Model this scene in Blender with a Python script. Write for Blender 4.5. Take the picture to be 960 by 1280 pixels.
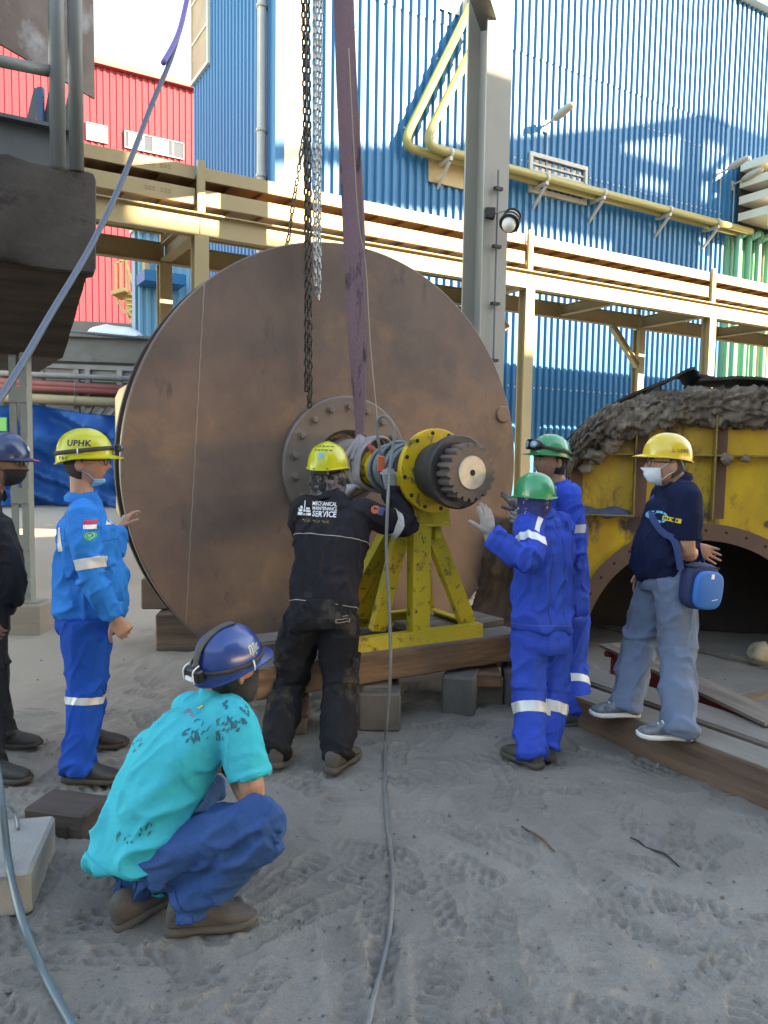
import bpy, bmesh, math, random
import numpy as np
from mathutils import Vector, Matrix, Quaternion
from mathutils.bvhtree import BVHTree

for o in list(bpy.data.objects):
    bpy.data.objects.remove(o)
SC = bpy.context.scene
COL = SC.collection
random.seed(7)
R = math.radians
V = Vector

# ------------------------------------------------------------------ camera
CAM_H, PITCH, ROLL, FPX = 1.6, R(4.4), R(0.9), 961.0
_f = V((0, math.cos(PITCH), -math.sin(PITCH)))
_u0 = V((0, math.sin(PITCH), math.cos(PITCH)))
_r0 = V((1, 0, 0))
CR = _r0 * math.cos(ROLL) + _u0 * math.sin(ROLL)
CU = _u0 * math.cos(ROLL) - _r0 * math.sin(ROLL)
CP = V((0, 0, CAM_H))
cam_d = bpy.data.cameras.new('camera')
cam = bpy.data.objects.new('camera', cam_d)
COL.objects.link(cam)
cam_d.sensor_fit = 'HORIZONTAL'
cam_d.sensor_width = 36
cam_d.lens = 36 * FPX / 960
cam_d.clip_start = 0.05
cam_d.clip_end = 2000
cam.matrix_world = Matrix(((CR.x, CU.x, -_f.x, CP.x), (CR.y, CU.y, -_f.y, CP.y), (CR.z, CU.z, -_f.z, CP.z), (0, 0, 0, 1)))
SC.camera = cam
SC.render.resolution_x, SC.render.resolution_y = 768, 1024

# ------------------------------------------------------------------ sky, sun, exposure
WALL_ANG = R(59.3)                                   # heading of the works building's long wall
WD = V((math.sin(WALL_ANG), math.cos(WALL_ANG), 0))  # along the wall
WN = V((math.cos(WALL_ANG), -math.sin(WALL_ANG), 0)) # out of the wall, towards the yard
SUN = WN + WD * 0.8 + V((0, 0, 0.56))                # towards the sun
SUNn = SUN.normalized()
world = bpy.data.worlds.new('World')
SC.world = world
world.use_nodes = True
wn = world.node_tree.nodes
wn.clear()
sky = wn.new('ShaderNodeTexSky')
sky.sky_type = 'NISHITA'
sky.sun_disc = False
sky.sun_elevation = math.asin(SUNn.z)
sky.sun_rotation = math.atan2(SUNn.x, SUNn.y)
sky.air_density = 1.0
sky.dust_density = 0.4
sky.ozone_density = 1.5
bg = wn.new('ShaderNodeBackground')
bg.inputs['Strength'].default_value = 0.15
wo = wn.new('ShaderNodeOutputWorld')
world.node_tree.links.new(sky.outputs[0], bg.inputs[0])
world.node_tree.links.new(bg.outputs[0], wo.inputs[0])
sl = bpy.data.lights.new('sun', 'SUN')
sl.energy = 3.7
sl.angle = R(0.35)
sl.color = (1.0, 0.93, 0.82)
so = bpy.data.objects.new('sun', sl)
COL.objects.link(so)
so.rotation_euler = SUNn.to_track_quat('Z', 'Y').to_euler()
so.location = SUNn * 60
vs = SC.view_settings
vs.view_transform = 'Standard'
vs.look = 'None'
vs.exposure = 3.0
vs.gamma = 1.0
vs.use_curve_mapping = False
vs.use_white_balance = True
vs.white_balance_temperature = 9500
vs.white_balance_tint = 12

# ------------------------------------------------------------------ measuring helpers (photo reading -> place in the yard)
def _ray(px, py):
    return _f + CR * ((px - 480) / FPX) + CU * ((640 - py) / FPX)
def at(px, py, Y):
    d = _ray(px, py)
    return CP + d * (Y / d.y)
def gr(px, py, z=0.0):
    d = _ray(px, py)
    return CP + d * ((z - CAM_H) / d.z)
def onplane(px, py, P, N):
    d = _ray(px, py)
    return CP + d * ((P - CP).dot(N) / d.dot(N))

# ------------------------------------------------------------------ object helpers
def wmat(o):
    m = o.matrix_basis.copy()
    if o.parent:
        m = wmat(o.parent) @ o.matrix_parent_inverse @ m
    return m
def setp(o, parent):
    if parent:
        o.parent = parent
        o.matrix_parent_inverse = wmat(parent).inverted()
    return o
def tag(o, label=None, cat=None, group=None, kind=None):
    for k, v in (('label', label), ('category', cat), ('group', group), ('kind', kind)):
        if v:
            o[k] = v
    return o
def thing(name, loc, label, cat, group=None):
    o = bpy.data.objects.new(name, None)
    o.empty_display_size = 0.1
    o.location = loc
    COL.objects.link(o)
    return tag(o, label, cat, group)
def link(name, me, mat=None, parent=None, mw=None):
    o = bpy.data.objects.new(name, me)
    COL.objects.link(o)
    if mat and not me.materials:
        me.materials.append(mat)
    if mw is not None:
        o.matrix_basis = mw
    return setp(o, parent)
def mesh(bm, smooth=False, angle=None):
    me = bpy.data.meshes.new('m')
    bmesh.ops.recalc_face_normals(bm, faces=bm.faces)
    bm.to_mesh(me)
    bm.free()
    if smooth:
        me.shade_smooth()
        if angle is not None:
            try:
                me.set_sharp_from_angle(angle=angle)
            except Exception:
                pass
    return me
def centre(o):
    """move a mesh object's origin to the middle of its box, leaving it where it is (world-built meshes)"""
    me = o.data
    n = len(me.vertices)
    a = np.empty(n * 3)
    me.vertices.foreach_get('co', a)
    a = a.reshape(-1, 3)
    c = (a.min(0) + a.max(0)) / 2
    me.vertices.foreach_set('co', (a - c).ravel())
    o.matrix_basis = o.matrix_basis @ Matrix.Translation(V(c))
    return o
def obj(name, bm, mat, parent=None, smooth=False, angle=None):
    return link(name, mesh(bm, smooth, angle), mat, parent)

def xmat(p0, p1, up=V((0, 0, 1))):
    """matrix at p0 with local X towards p1 and Z near up"""
    x = (p1 - p0).normalized()
    if abs(x.dot(up)) > 0.99:
        up = V((0, 1, 0))
    y = up.cross(x).normalized()
    z = x.cross(y)
    m = Matrix((x, y, z)).transposed().to_4x4()
    m.translation = p0
    return m
def bbox(bm, x0, x1, y0, y1, z0, z1, M=None, bevel=0.0, seg=1):
    b = bmesh.new() if bevel else bm
    vs_ = [b.verts.new((x, y, z)) for x in (x0, x1) for y in (y0, y1) for z in (z0, z1)]
    for f in ((0, 1, 3, 2), (4, 6, 7, 5), (0, 4, 5, 1), (2, 3, 7, 6), (0, 2, 6, 4), (1, 5, 7, 3)):
        b.faces.new([vs_[i] for i in f])
    if bevel:
        bmesh.ops.recalc_face_normals(b, faces=b.faces)
        bmesh.ops.bevel(b, geom=b.edges[:], offset=bevel, segments=seg, affect='EDGES', profile=0.6)
        m_ = bpy.data.meshes.new('t')
        if M:
            b.transform(M)
        b.to_mesh(m_)
        b.free()
        bm.from_mesh(m_)
        bpy.data.meshes.remove(m_)
    elif M:
        for v in vs_:
            v.co = M @ v.co
def box(name, p0, p1, w, h, mat, parent=None, bevel=0.0, up=V((0, 0, 1)), rough=0.0):
    """bar from p0 to p1 (centre line), w across, h along up: its own local axes"""
    L = (p1 - p0).length
    bm = bmesh.new()
    bbox(bm, 0, L, -w / 2, w / 2, -h / 2, h / 2, None, bevel)
    if rough:
        bmesh.ops.subdivide_edges(bm, edges=[e for e in bm.edges if e.calc_length() > L * 0.5], cuts=int(max(4, L / 0.06)))
        q = np.array([v.co[:] for v in bm.verts])
        n1 = nz(q * np.array([2.3, 9, 9]) + np.array([0, 0, p0.x * 3]))
        n2 = nz(q * np.array([9, 14, 14]) + np.array([5, 0, p0.y * 3]))
        for v, a, b in zip(bm.verts, n1, n2):
            v.co.y += rough * (a + .5 * b)
            v.co.z += rough * 0.7 * (b + .6 * a)
    return link(name, mesh(bm, bool(rough), R(35)), mat, parent, xmat(p0, p1, up))
def ibeam(name, p0, p1, w, h, mat, parent=None, tf=0.014, tw=0.01, up=V((0, 0, 1))):
    L = (p1 - p0).length
    bm = bmesh.new()
    bbox(bm, 0, L, -w / 2, w / 2, h / 2 - tf, h / 2)
    bbox(bm, 0, L, -w / 2, w / 2, -h / 2, -h / 2 + tf)
    bbox(bm, 0.001, L - 0.001, -tw / 2, tw / 2, -h / 2 + tf, h / 2 - tf)
    return link(name, mesh(bm), mat, parent, xmat(p0, p1, up))
def chan(name, p0, p1, w, h, mat, parent=None, t=0.012, up=V((0, 0, 1)), flip=1):
    """channel: web in the local XZ plane at +y*flip, flanges pointing -y"""
    L = (p1 - p0).length
    bm = bmesh.new()
    s = flip
    ya, yb = sorted((s * (w / 2 - t), s * w / 2))
    bbox(bm, 0, L, ya, yb, -h / 2, h / 2)
    ya, yb = sorted((-s * w / 2, s * (w / 2 - t)))
    bbox(bm, 0, L, ya, yb, h / 2 - t, h / 2)
    bbox(bm, 0, L, ya, yb, -h / 2, -h / 2 + t)
    return link(name, mesh(bm), mat, parent, xmat(p0, p1, up))
def frames(pts, ref=None):
    T = []
    n = len(pts)
    for i in range(n):
        a = pts[max(i - 1, 0)]
        b = pts[min(i + 1, n - 1)]
        T.append((b - a).normalized())
    out = []
    nrm = ref
    if nrm is None:
        nrm = V((0, 0, 1)) if abs(T[0].z) < 0.9 else V((1, 0, 0))
    for t in T:
        nrm = (nrm - t * nrm.dot(t))
        if nrm.length < 1e-6:
            nrm = t.orthogonal()
        nrm.normalize()
        out.append((t, nrm.copy(), t.cross(nrm)))
    return out
def loft(bm, rings, cap=True, closed=False):
    vr = [[bm.verts.new(p) for p in r] for r in rings]
    n = len(vr[0])
    m = len(vr)
    for i in range(m if closed else m - 1):
        a, b = vr[i], vr[(i + 1) % m]
        for j in range(n):
            k = (j + 1) % n
            bm.faces.new((a[j], a[k], b[k], b[j]))
    if cap and not closed:
        bm.faces.new(vr[0][::-1])
        bm.faces.new(vr[-1])
    return vr
def tube(bm, pts, rad, n=10, ref=None, cap=True, sq=2.0):
    """rad: number, list of numbers or list of (ra, rb) along (ref, side)"""
    pts = [V(p) for p in pts]
    if not isinstance(rad, (list, tuple)):
        rad = [rad] * len(pts)
    fr = frames(pts, ref)
    rings = []
    for p, r, (t, a, b) in zip(pts, rad, fr):
        ra, rb = r if isinstance(r, (list, tuple)) else (r, r)
        ring = []
        for j in range(n):
            q = 2 * math.pi * j / n
            c, s = math.cos(q), math.sin(q)
            if sq != 2.0:
                c = math.copysign(abs(c) ** (2 / sq), c)
                s = math.copysign(abs(s) ** (2 / sq), s)
            ring.append(p + a * (ra * c) + b * (rb * s))
        rings.append(ring)
    return loft(bm, rings, cap)
def spline(pts, n=8):
    pts = [V(p) for p in pts]
    out = []
    m = len(pts)
    for i in range(m - 1):
        p0, p1, p2, p3 = pts[max(i - 1, 0)], pts[i], pts[i + 1], pts[min(i + 2, m - 1)]
        for k in range(n):
            t = k / n
            out.append(0.5 * ((2 * p1) + (p2 - p0) * t + (2 * p0 - 5 * p1 + 4 * p2 - p3) * t * t + (3 * p1 - p0 - 3 * p2 + p3) * t ** 3))
    out.append(pts[-1])
    return out
def lathe(bm, prof, M, n=32, cap=True):
    """prof: (r, x) pairs revolved about local X, placed by M"""
    rings = []
    for r, x in prof:
        rings.append([M @ V((x, r * math.cos(2 * math.pi * j / n), r * math.sin(2 * math.pi * j / n))) for j in range(n)])
    return loft(bm, rings, cap)
def ball(bm, c, r, M=None, u=16, v=10):
    """ellipsoid with half sizes r=(a,b,c) in the frame of the 3x3 M"""
    M = M or Matrix.Identity(3)
    rings = []
    for i in range(1, v):
        th = math.pi * i / v
        rings.append([c + M @ V((r[0] * math.sin(th) * math.cos(2 * math.pi * j / u), r[1] * math.sin(th) * math.sin(2 * math.pi * j / u), r[2] * math.cos(th))) for j in range(u)])
    vr = loft(bm, rings, cap=False)
    a = bm.verts.new(c + M @ V((0, 0, r[2])))
    b = bm.verts.new(c - M @ V((0, 0, r[2])))
    for j in range(u):
        bm.faces.new((a, vr[0][(j + 1) % u], vr[0][j]))
        bm.faces.new((b, vr[-1][j], vr[-1][(j + 1) % u]))

# ------------------------------------------------------------------ vectorised gradient noise
_rg = np.random.default_rng(11)
_perm = np.concatenate([_rg.permutation(256)] * 3)
_grad = _rg.normal(size=(256, 3))
_grad /= np.linalg.norm(_grad, axis=1)[:, None]
def nz(p):
    p = np.asarray(p, float)
    i = np.floor(p).astype(int)
    f = p - i
    i &= 255
    u = f * f * f * (f * (f * 6 - 15) + 10)
    def g(a, b, c):
        h = _perm[_perm[_perm[i[:, 0] + a] + i[:, 1] + b] + i[:, 2] + c]
        return (_grad[h] * (f - np.array([a, b, c]))).sum(1)
    x0 = g(0, 0, 0) * (1 - u[:, 0]) + g(1, 0, 0) * u[:, 0]
    x1 = g(0, 1, 0) * (1 - u[:, 0]) + g(1, 1, 0) * u[:, 0]
    x2 = g(0, 0, 1) * (1 - u[:, 0]) + g(1, 0, 1) * u[:, 0]
    x3 = g(0, 1, 1) * (1 - u[:, 0]) + g(1, 1, 1) * u[:, 0]
    y0 = x0 * (1 - u[:, 1]) + x1 * u[:, 1]
    y1 = x2 * (1 - u[:, 1]) + x3 * u[:, 1]
    return y0 * (1 - u[:, 2]) + y1 * u[:, 2]
def fbm(p, o=4):
    p = np.asarray(p, float)
    return sum(nz(p * 2 ** k + 17.3 * k) / 2 ** k for k in range(o))

# ------------------------------------------------------------------ materials
MATS = {}
def mat(name, col, rough=0.7, metal=0.0, col2=None, sc=4.0, amt=0.5, stretch=(1, 1, 1), bump=0.0, bsc=40.0, col3=None, sc3=2.0, th3=0.55, w3=0.12, spec=0.5, coat=0.0, rvar=0.0, fine=0.0, weave=0.0, det=6.0, col4=None, sc4=20.0, th4=0.62, w4=0.05, st4=(1, 1, 1)):
    """base colour, a second one mixed in by noise, a third as patches (stains, rust, dust), grain and relief"""
    if name in MATS:
        return MATS[name]
    m = bpy.data.materials.new(name)
    MATS[name] = m
    m.use_nodes = True
    nt = m.node_tree
    N, L = nt.nodes, nt.links
    b = N['Principled BSDF']
    b.inputs['Roughness'].default_value = rough
    b.inputs['Metallic'].default_value = metal
    b.inputs['Specular IOR Level'].default_value = spec
    b.inputs['Coat Weight'].default_value = coat
    b.inputs['Coat Roughness'].default_value = 0.15
    tc = N.new('ShaderNodeTexCoord')
    mp = N.new('ShaderNodeMapping')
    mp.inputs['Scale'].default_value = stretch
    L.new(tc.outputs['Object'], mp.inputs[0])
    def noise(s, d=6.0, r=0.6, off=0.0, mapped=True):
        n = N.new('ShaderNodeTexNoise')
        n.inputs['Scale'].default_value = s
        n.inputs['Detail'].default_value = d
        n.inputs['Roughness'].default_value = r
        if off:
            o2 = N.new('ShaderNodeVectorMath')
            o2.inputs[1].default_value = (off, off * .7, off * 1.3)
            L.new((mp if mapped else tc).outputs[0 if mapped else 'Object'], o2.inputs[0])
            L.new(o2.outputs[0], n.inputs['Vector'])
        else:
            L.new(mp.outputs[0] if mapped else tc.outputs['Object'], n.inputs['Vector'])
        return n.outputs['Fac']
    def ramp(x, a, c):
        r_ = N.new('ShaderNodeMapRange')
        r_.inputs['From Min'].default_value = a
        r_.inputs['From Max'].default_value = c
        L.new(x, r_.inputs['Value'])
        return r_.outputs[0]
    def mix(f, a, c, mode='MIX'):
        x = N.new('ShaderNodeMix')
        x.data_type = 'RGBA'
        x.blend_type = mode
        for s, v in ((x.inputs[0], f), (x.inputs[6], a), (x.inputs[7], c)):
            if hasattr(v, 'links'):
                L.new(v, s)
            elif isinstance(v, (int, float)):
                s.default_value = v
            else:
                s.default_value = (*v, 1)
        return x.outputs[2]
    c = col
    if col2:
        c = mix(ramp(noise(sc, det), 0.5 - amt * 0.35, 0.5 + amt * 0.35), col, col2)
    if col3:
        c = mix(ramp(noise(sc3, 8, 0.68, 3.1), th3, th3 + w3), c, col3)
    if col4:
        m4 = N.new('ShaderNodeMapping')
        m4.inputs['Scale'].default_value = st4
        m4.inputs['Location'].default_value = (3.3, 1.7, 5.1)
        L.new(tc.outputs['Object'], m4.inputs[0])
        n4 = N.new('ShaderNodeTexNoise')
        n4.inputs['Scale'].default_value = sc4
        n4.inputs['Detail'].default_value = 7
        n4.inputs['Roughness'].default_value = .7
        L.new(m4.outputs[0], n4.inputs['Vector'])
        c = mix(ramp(n4.outputs['Fac'], th4, th4 + w4), c, col4)
    if fine:
        g = ramp(noise(160, 3, 0.7, 7.7, False), 0.3, 0.7)
        k = mix(g, (1 - fine,) * 3, (1 + fine,) * 3)
        c = mix(1.0, c, k, 'MULTIPLY')
    if hasattr(c, 'links'):
        L.new(c, b.inputs['Base Color'])
    else:
        b.inputs['Base Color'].default_value = (*c, 1)
    if rvar:
        r_ = N.new('ShaderNodeMapRange')
        r_.inputs['To Min'].default_value = max(0.05, rough - rvar)
        r_.inputs['To Max'].default_value = min(1, rough + rvar)
        L.new(noise(sc * 2.3, 5, 0.6, 1.9), r_.inputs['Value'])
        L.new(r_.outputs[0], b.inputs['Roughness'])
    if bump or weave:
        bp = N.new('ShaderNodeBump')
        bp.inputs['Strength'].default_value = max(bump, weave)
        bp.inputs['Distance'].default_value = 0.01
        L.new(noise(bsc, 8, 0.65, 5.3), bp.inputs['Height'])
        L.new(bp.outputs[0], b.inputs['Normal'])
    return m

def text_mesh(txt, size, font_shear=0.0, bold=0.0, align='LEFT', sp=1.0):
    cu = bpy.data.curves.new('t', 'FONT')
    cu.body = txt
    cu.size = size
    cu.shear = font_shear
    cu.offset = bold
    cu.align_x = align
    cu.space_character = sp
    cu.resolution_u = 2
    o = bpy.data.objects.new('t', cu)
    COL.objects.link(o)
    me = bpy.data.meshes.new_from_object(o.evaluated_get(bpy.context.evaluated_depsgraph_get()))
    bpy.data.objects.remove(o)
    bpy.data.curves.remove(cu)
    vs_ = [v.co.copy() for v in me.vertices]
    fs = [tuple(p.vertices) for p in me.polygons]
    bpy.data.meshes.remove(me)
    return vs_, fs
def bvh_of(*objs):
    vs_, fs = [], []
    for o in objs:
        b = len(vs_)
        M = wmat(o)
        vs_ += [M @ v.co for v in o.data.vertices]
        fs += [tuple(i + b for i in p.vertices) for p in o.data.polygons]
    return BVHTree.FromPolygons(vs_, fs)
def decal(name, geo, origin, right, up, bvh, matl, parent, off=0.002, sub=None, depth=0.25):
    """lay flat print onto a real surface"""
    vs_, fs = geo
    right = right.normalized()
    n = right.cross(up).normalized()
    up = n.cross(right).normalized()
    bm = bmesh.new()
    bv = [bm.verts.new((v.x, v.y, 0)) for v in vs_]
    for f in fs:
        try:
            bm.faces.new([bv[i] for i in f])
        except ValueError:
            pass
    if sub:
        for _ in range(4):
            es = [e for e in bm.edges if e.calc_length() > sub]
            if not es:
                break
            bmesh.ops.subdivide_edges(bm, edges=es, cuts=1)
        bmesh.ops.triangulate(bm, faces=bm.faces[:])
    for v in bm.verts:
        p = origin + right * v.co.x + up * v.co.y
        hit, hn, _, d = bvh.ray_cast(p + n * depth, -n, depth * 2)
        if hit is None:
            hit, hn, _, d = bvh.find_nearest(p)
        if hn.dot(n) < 0:
            hn = -hn
        v.co = hit + (hn * 0.4 + n * 0.6).normalized() * off
    me = bpy.data.meshes.new('d')
    bm.to_mesh(me)
    bm.free()
    return link(name, me, matl, parent)
def hitpx(bvh, px, py):
    h = bvh.ray_cast(CP, _ray(px, py).normalized())
    if h[0] is not None:
        return h[0], h[1]
    d = _ray(px, py).normalized()
    best = min((bvh.find_nearest(CP + d * (1.5 + .05 * k)) for k in range(120)), key=lambda t: t[3])
    return best[0], best[1]
def marks_on(name, bvh, marks, matl, parent, off=.0018):
    """stains: (px, py, half width, half height, angle) laid in the cloth's own tangent plane"""
    bm = bmesh.new()
    for px, py, w, h, a_ in marks:
        c, n = hitpx(bvh, px, py)
        if c is None:
            continue
        u = V((0, 0, 1)) - n * n.z
        if u.length < .1:
            u = V((0, 1, 0)) - n * n.y
        u.normalize()
        r_ = u.cross(n)
        ring = []
        for k in range(9):
            q = 2 * math.pi * k / 9
            x, y = w * math.cos(q) * (1 + .45 * math.sin(3 * q + px * 7)), h * math.sin(q) * (1 + .4 * math.sin(2 * q + py * 5))
            p = c + r_ * (x * math.cos(a_) - y * math.sin(a_)) + u * (x * math.sin(a_) + y * math.cos(a_))
            hit, hn, _, _ = bvh.find_nearest(p)
            ring.append(bm.verts.new(hit + hn * off))
        bm.faces.new(ring)
    me = bpy.data.meshes.new('d')
    bm.to_mesh(me)
    bm.free()
    o = link(name, me, matl, parent)
    o['kind'] = 'stuff'
    return o
def fitw(g, w):
    xs = [v.x for v in g[0]]
    k = w / max(1e-6, max(xs) - min(xs))
    return [V(((v.x - min(xs)) * k, v.y, 0)) for v in g[0]], g[1]
def rect(w, h, nx=6, ny=4, x0=0, y0=0):
    vs_ = [V((x0 + w * i / nx, y0 + h * j / ny, 0)) for j in range(ny + 1) for i in range(nx + 1)]
    fs = [(j * (nx + 1) + i, j * (nx + 1) + i + 1, (j + 1) * (nx + 1) + i + 1, (j + 1) * (nx + 1) + i) for j in range(ny) for i in range(nx)]
    return vs_, fs
def disc2(r, n=20, x0=0, y0=0, r2=0.0):
    if r2:
        vs_ = [V((x0 + q * math.cos(2 * math.pi * k / n), y0 + q * math.sin(2 * math.pi * k / n), 0)) for k in range(n) for q in (r2, r)]
        fs = [(2 * k, 2 * k + 1, (2 * k + 3) % (2 * n), (2 * k + 2) % (2 * n)) for k in range(n)]
        return vs_, fs
    return [V((x0 + r * math.cos(2 * math.pi * k / n), y0 + r * math.sin(2 * math.pi * k / n), 0)) for k in range(n)], [tuple(range(n))]
def joing(*gs):
    vs_, fs = [], []
    for a, b in gs:
        k = len(vs_)
        vs_ += a
        fs += [tuple(i + k for i in f) for f in b]
    return vs_, fs

# ================================================================== MATERIALS OF THE PLACE
M_dust = mat('dust_ground', (0.25, 0.224, 0.194), 0.95, 0, (0.165, 0.148, 0.129), 1.3, 0.7, bump=0.7, bsc=70, col3=(0.305, 0.275, 0.24), sc3=0.5, th3=0.52, w3=0.2, fine=0.16, spec=0.15)
M_blue = mat('blue_cladding', (0.012, 0.145, 0.30), 0.45, 0, (0.02, 0.165, 0.325), 0.6, 0.6, stretch=(1, 1, 0.15), spec=0.25, col3=(0.05, 0.19, 0.32), sc3=0.5, th3=0.58, w3=0.2, col4=(.16, .14, .12), sc4=1.6, th4=.66, w4=.12, st4=(1, 1, .12))
M_teal = mat('pale_teal_cladding', (0.13, 0.33, 0.44), 0.5, 0, (0.16, 0.37, 0.47), 0.6)
M_red = mat('red_cladding', (0.19, 0.025, 0.04), 0.6, 0, (0.215, 0.033, 0.048), 0.25, 0.6, spec=.15, stretch=(1, 1, 0.2))
M_green = mat('green_cladding', (0.10, 0.33, 0.22), 0.5, 0, (0.13, 0.38, 0.26), 0.6)
M_beige = mat('beige_cladding', (0.42, 0.32, 0.25), 0.55, 0, (0.36, 0.28, 0.22), 0.6)
M_cream = mat('cream_steel', (0.42, 0.32, 0.165), 0.6, 0, (0.37, 0.28, 0.15), 1.2, 0.6, col3=(0.34, 0.22, 0.12), sc3=2.2, th3=0.66, w3=0.1, bump=0.08, bsc=30)
M_tray = mat('tray_slat', (0.36, 0.22, 0.11), 0.7, 0, (0.28, 0.17, 0.09), 3)
M_pillar = mat('grey_cream_steel', (0.34, 0.32, 0.275), 0.55, 0, (0.30, 0.285, 0.25), 1.1, 0.6, stretch=(1, 1, 0.3), col3=(0.33, 0.29, 0.24), sc3=3.5, th3=0.64, w3=0.1, bump=0.06)
M_pipe = mat('yellow_green_pipe', (0.30, 0.26, 0.09), 0.5, 0, (0.25, 0.235, 0.09), 1.5, 0.7, col3=(0.33, 0.25, 0.13), sc3=3, th3=0.66)
M_dpipe = mat('grey_downpipe', (0.42, 0.42, 0.38), 0.55, 0, (0.36, 0.35, 0.31), 2)
M_wframe = mat('cream_frame', (0.60, 0.57, 0.48), 0.5)
M_pane = mat('window_pane', (0.40, 0.26, 0.10), 0.45, 0, (0.30, 0.20, 0.09), 2, spec=0.3)
M_darkpane = mat('dark_pane', (0.03, 0.035, 0.04), 0.1, 0, spec=0.8)
M_ltpane = mat('pale_pane', (0.10, 0.14, 0.17), 0.25, 0, (0.05, 0.075, 0.09), 1.2, spec=0.8)
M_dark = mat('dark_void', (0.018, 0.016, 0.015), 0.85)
M_hopper = mat('hopper_concrete', (0.042, 0.034, 0.029), 0.9, 0, (0.08, 0.065, 0.055), 2.6, 0.6, stretch=(1, 1, 1.6), bump=0.9, bsc=9, col3=(0.035, 0.027, 0.023), sc3=2.6, th3=0.56, w3=0.06, fine=.12)
M_hopper2 = mat('hopper_underside', (0.085, 0.058, 0.036), 0.9, 0, (0.022, 0.017, 0.013), 1.6, 0.7, stretch=(0.6, .6, 9), bump=0.6, bsc=8, fine=.1)
M_greysteel = mat('grey_painted_steel', (0.085, 0.10, 0.105), 0.5, 0, (0.11, 0.12, 0.12), 1.5, 0.7, col3=(0.09, 0.075, 0.06), sc3=5, th3=0.66, bump=0.08)
M_greypipe = mat('grey_green_pipe', (0.15, 0.17, 0.17), 0.45, 0, (0.19, 0.20, 0.19), 2.0, 0.7, col3=(0.10, 0.085, 0.07), sc3=9, th3=0.66, w3=0.06, bump=0.1)
M_rustsheet = mat('rusty_sheet', (0.20, 0.165, 0.145), 0.7, 0.1, (0.10, 0.06, 0.045), 3.2, 0.8, col3=(0.34, 0.34, 0.36), sc3=2.6, th3=0.52, w3=0.2, bump=0.3, bsc=12)
M_conc = mat('concrete', (0.30, 0.275, 0.245), 0.9, 0, (0.22, 0.20, 0.175), 3.0, 0.7, bump=0.3, bsc=30, col3=(0.15, 0.125, 0.10), sc3=4, th3=0.6, w3=0.15)
M_concdk = mat('weathered_concrete', (0.20, 0.185, 0.165), 0.9, 0, (0.14, 0.125, 0.11), 1.2, 0.8, stretch=(1, 1, 2), bump=0.3, bsc=10, col3=(0.085, 0.07, 0.06), sc3=1.2, th3=0.58, w3=0.2)
M_tarp = mat('blue_tarpaulin', (0.0, 0.13, 0.42), 0.5, 0, (0.0, 0.17, 0.5), 2.0, 0.6, bump=0.3, bsc=5)
M_white = mat('white_sheet', (0.70, 0.72, 0.72), 0.6, 0, (0.55, 0.60, 0.62), 1.5, 0.7, bump=0.4, bsc=4)
M_ystair = mat('yellow_stair', (0.60, 0.42, 0.14), 0.6, 0, (0.52, 0.36, 0.13), 2)
M_redpipe = mat('red_pipe', (0.35, 0.09, 0.07), 0.6, 0, (0.28, 0.08, 0.06), 2)
M_postgreen = mat('olive_steel', (0.205, 0.205, 0.165), 0.6, 0, (0.26, 0.255, 0.21), 4, 0.7, col3=(0.13, 0.10, 0.075), sc3=9, th3=0.64, bump=0.15)
M_black = mat('black_steel', (0.022, 0.022, 0.024), 0.5, 0.3, (0.04, 0.036, 0.034), 6)

# ================================================================== GROUND (trampled dust, real relief with boot prints)
def axis(lo, hi, a, b, fine, grow):
    x = list(np.arange(a, b + 1e-6, fine))
    d = fine
    while x[-1] < hi:
        d = min(d * grow, 40)
        x.append(x[-1] + d)
    d = fine
    while x[0] > lo:
        d = min(d * grow, 40)
        x.insert(0, x[0] - d)
    return np.array(x)
GX = axis(-500, 500, -1.75, 1.9, 0.0095, 1.10)
GY = axis(-200, 900, 1.85, 4.75, 0.0095, 1.045)
XX, YY = np.meshgrid(GX, GY)
P3 = np.stack([XX.ravel(), YY.ravel(), np.zeros(XX.size)], 1)
dist = np.hypot(P3[:, 0], P3[:, 1] - 3)
near = np.clip(1.25 - dist / 12, 0, 1)
GZ = 0.022 * nz(P3 * 1.1 + 3) + 0.014 * nz(P3 * 3.1) + 0.010 * nz(P3 * 6.5 + 9) * near
rid = 1 - np.abs(nz(P3 * np.array([4.2, 4.2, 1]) + 31)) * 2
GZ += 0.011 * np.clip(rid - 0.5, 0, 1) * near + (0.0045 * nz(P3 * 15) + 0.0026 * nz(P3 * 31 + 5) + 0.004 * np.clip(1 - np.abs(nz(P3 * 9 + 50)) * 4, 0, 1)) * near
GZ *= np.clip(1.3 - dist / 40, 0, 1)
GZ = GZ.reshape(XX.shape)
rg = np.random.default_rng(5)
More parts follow.
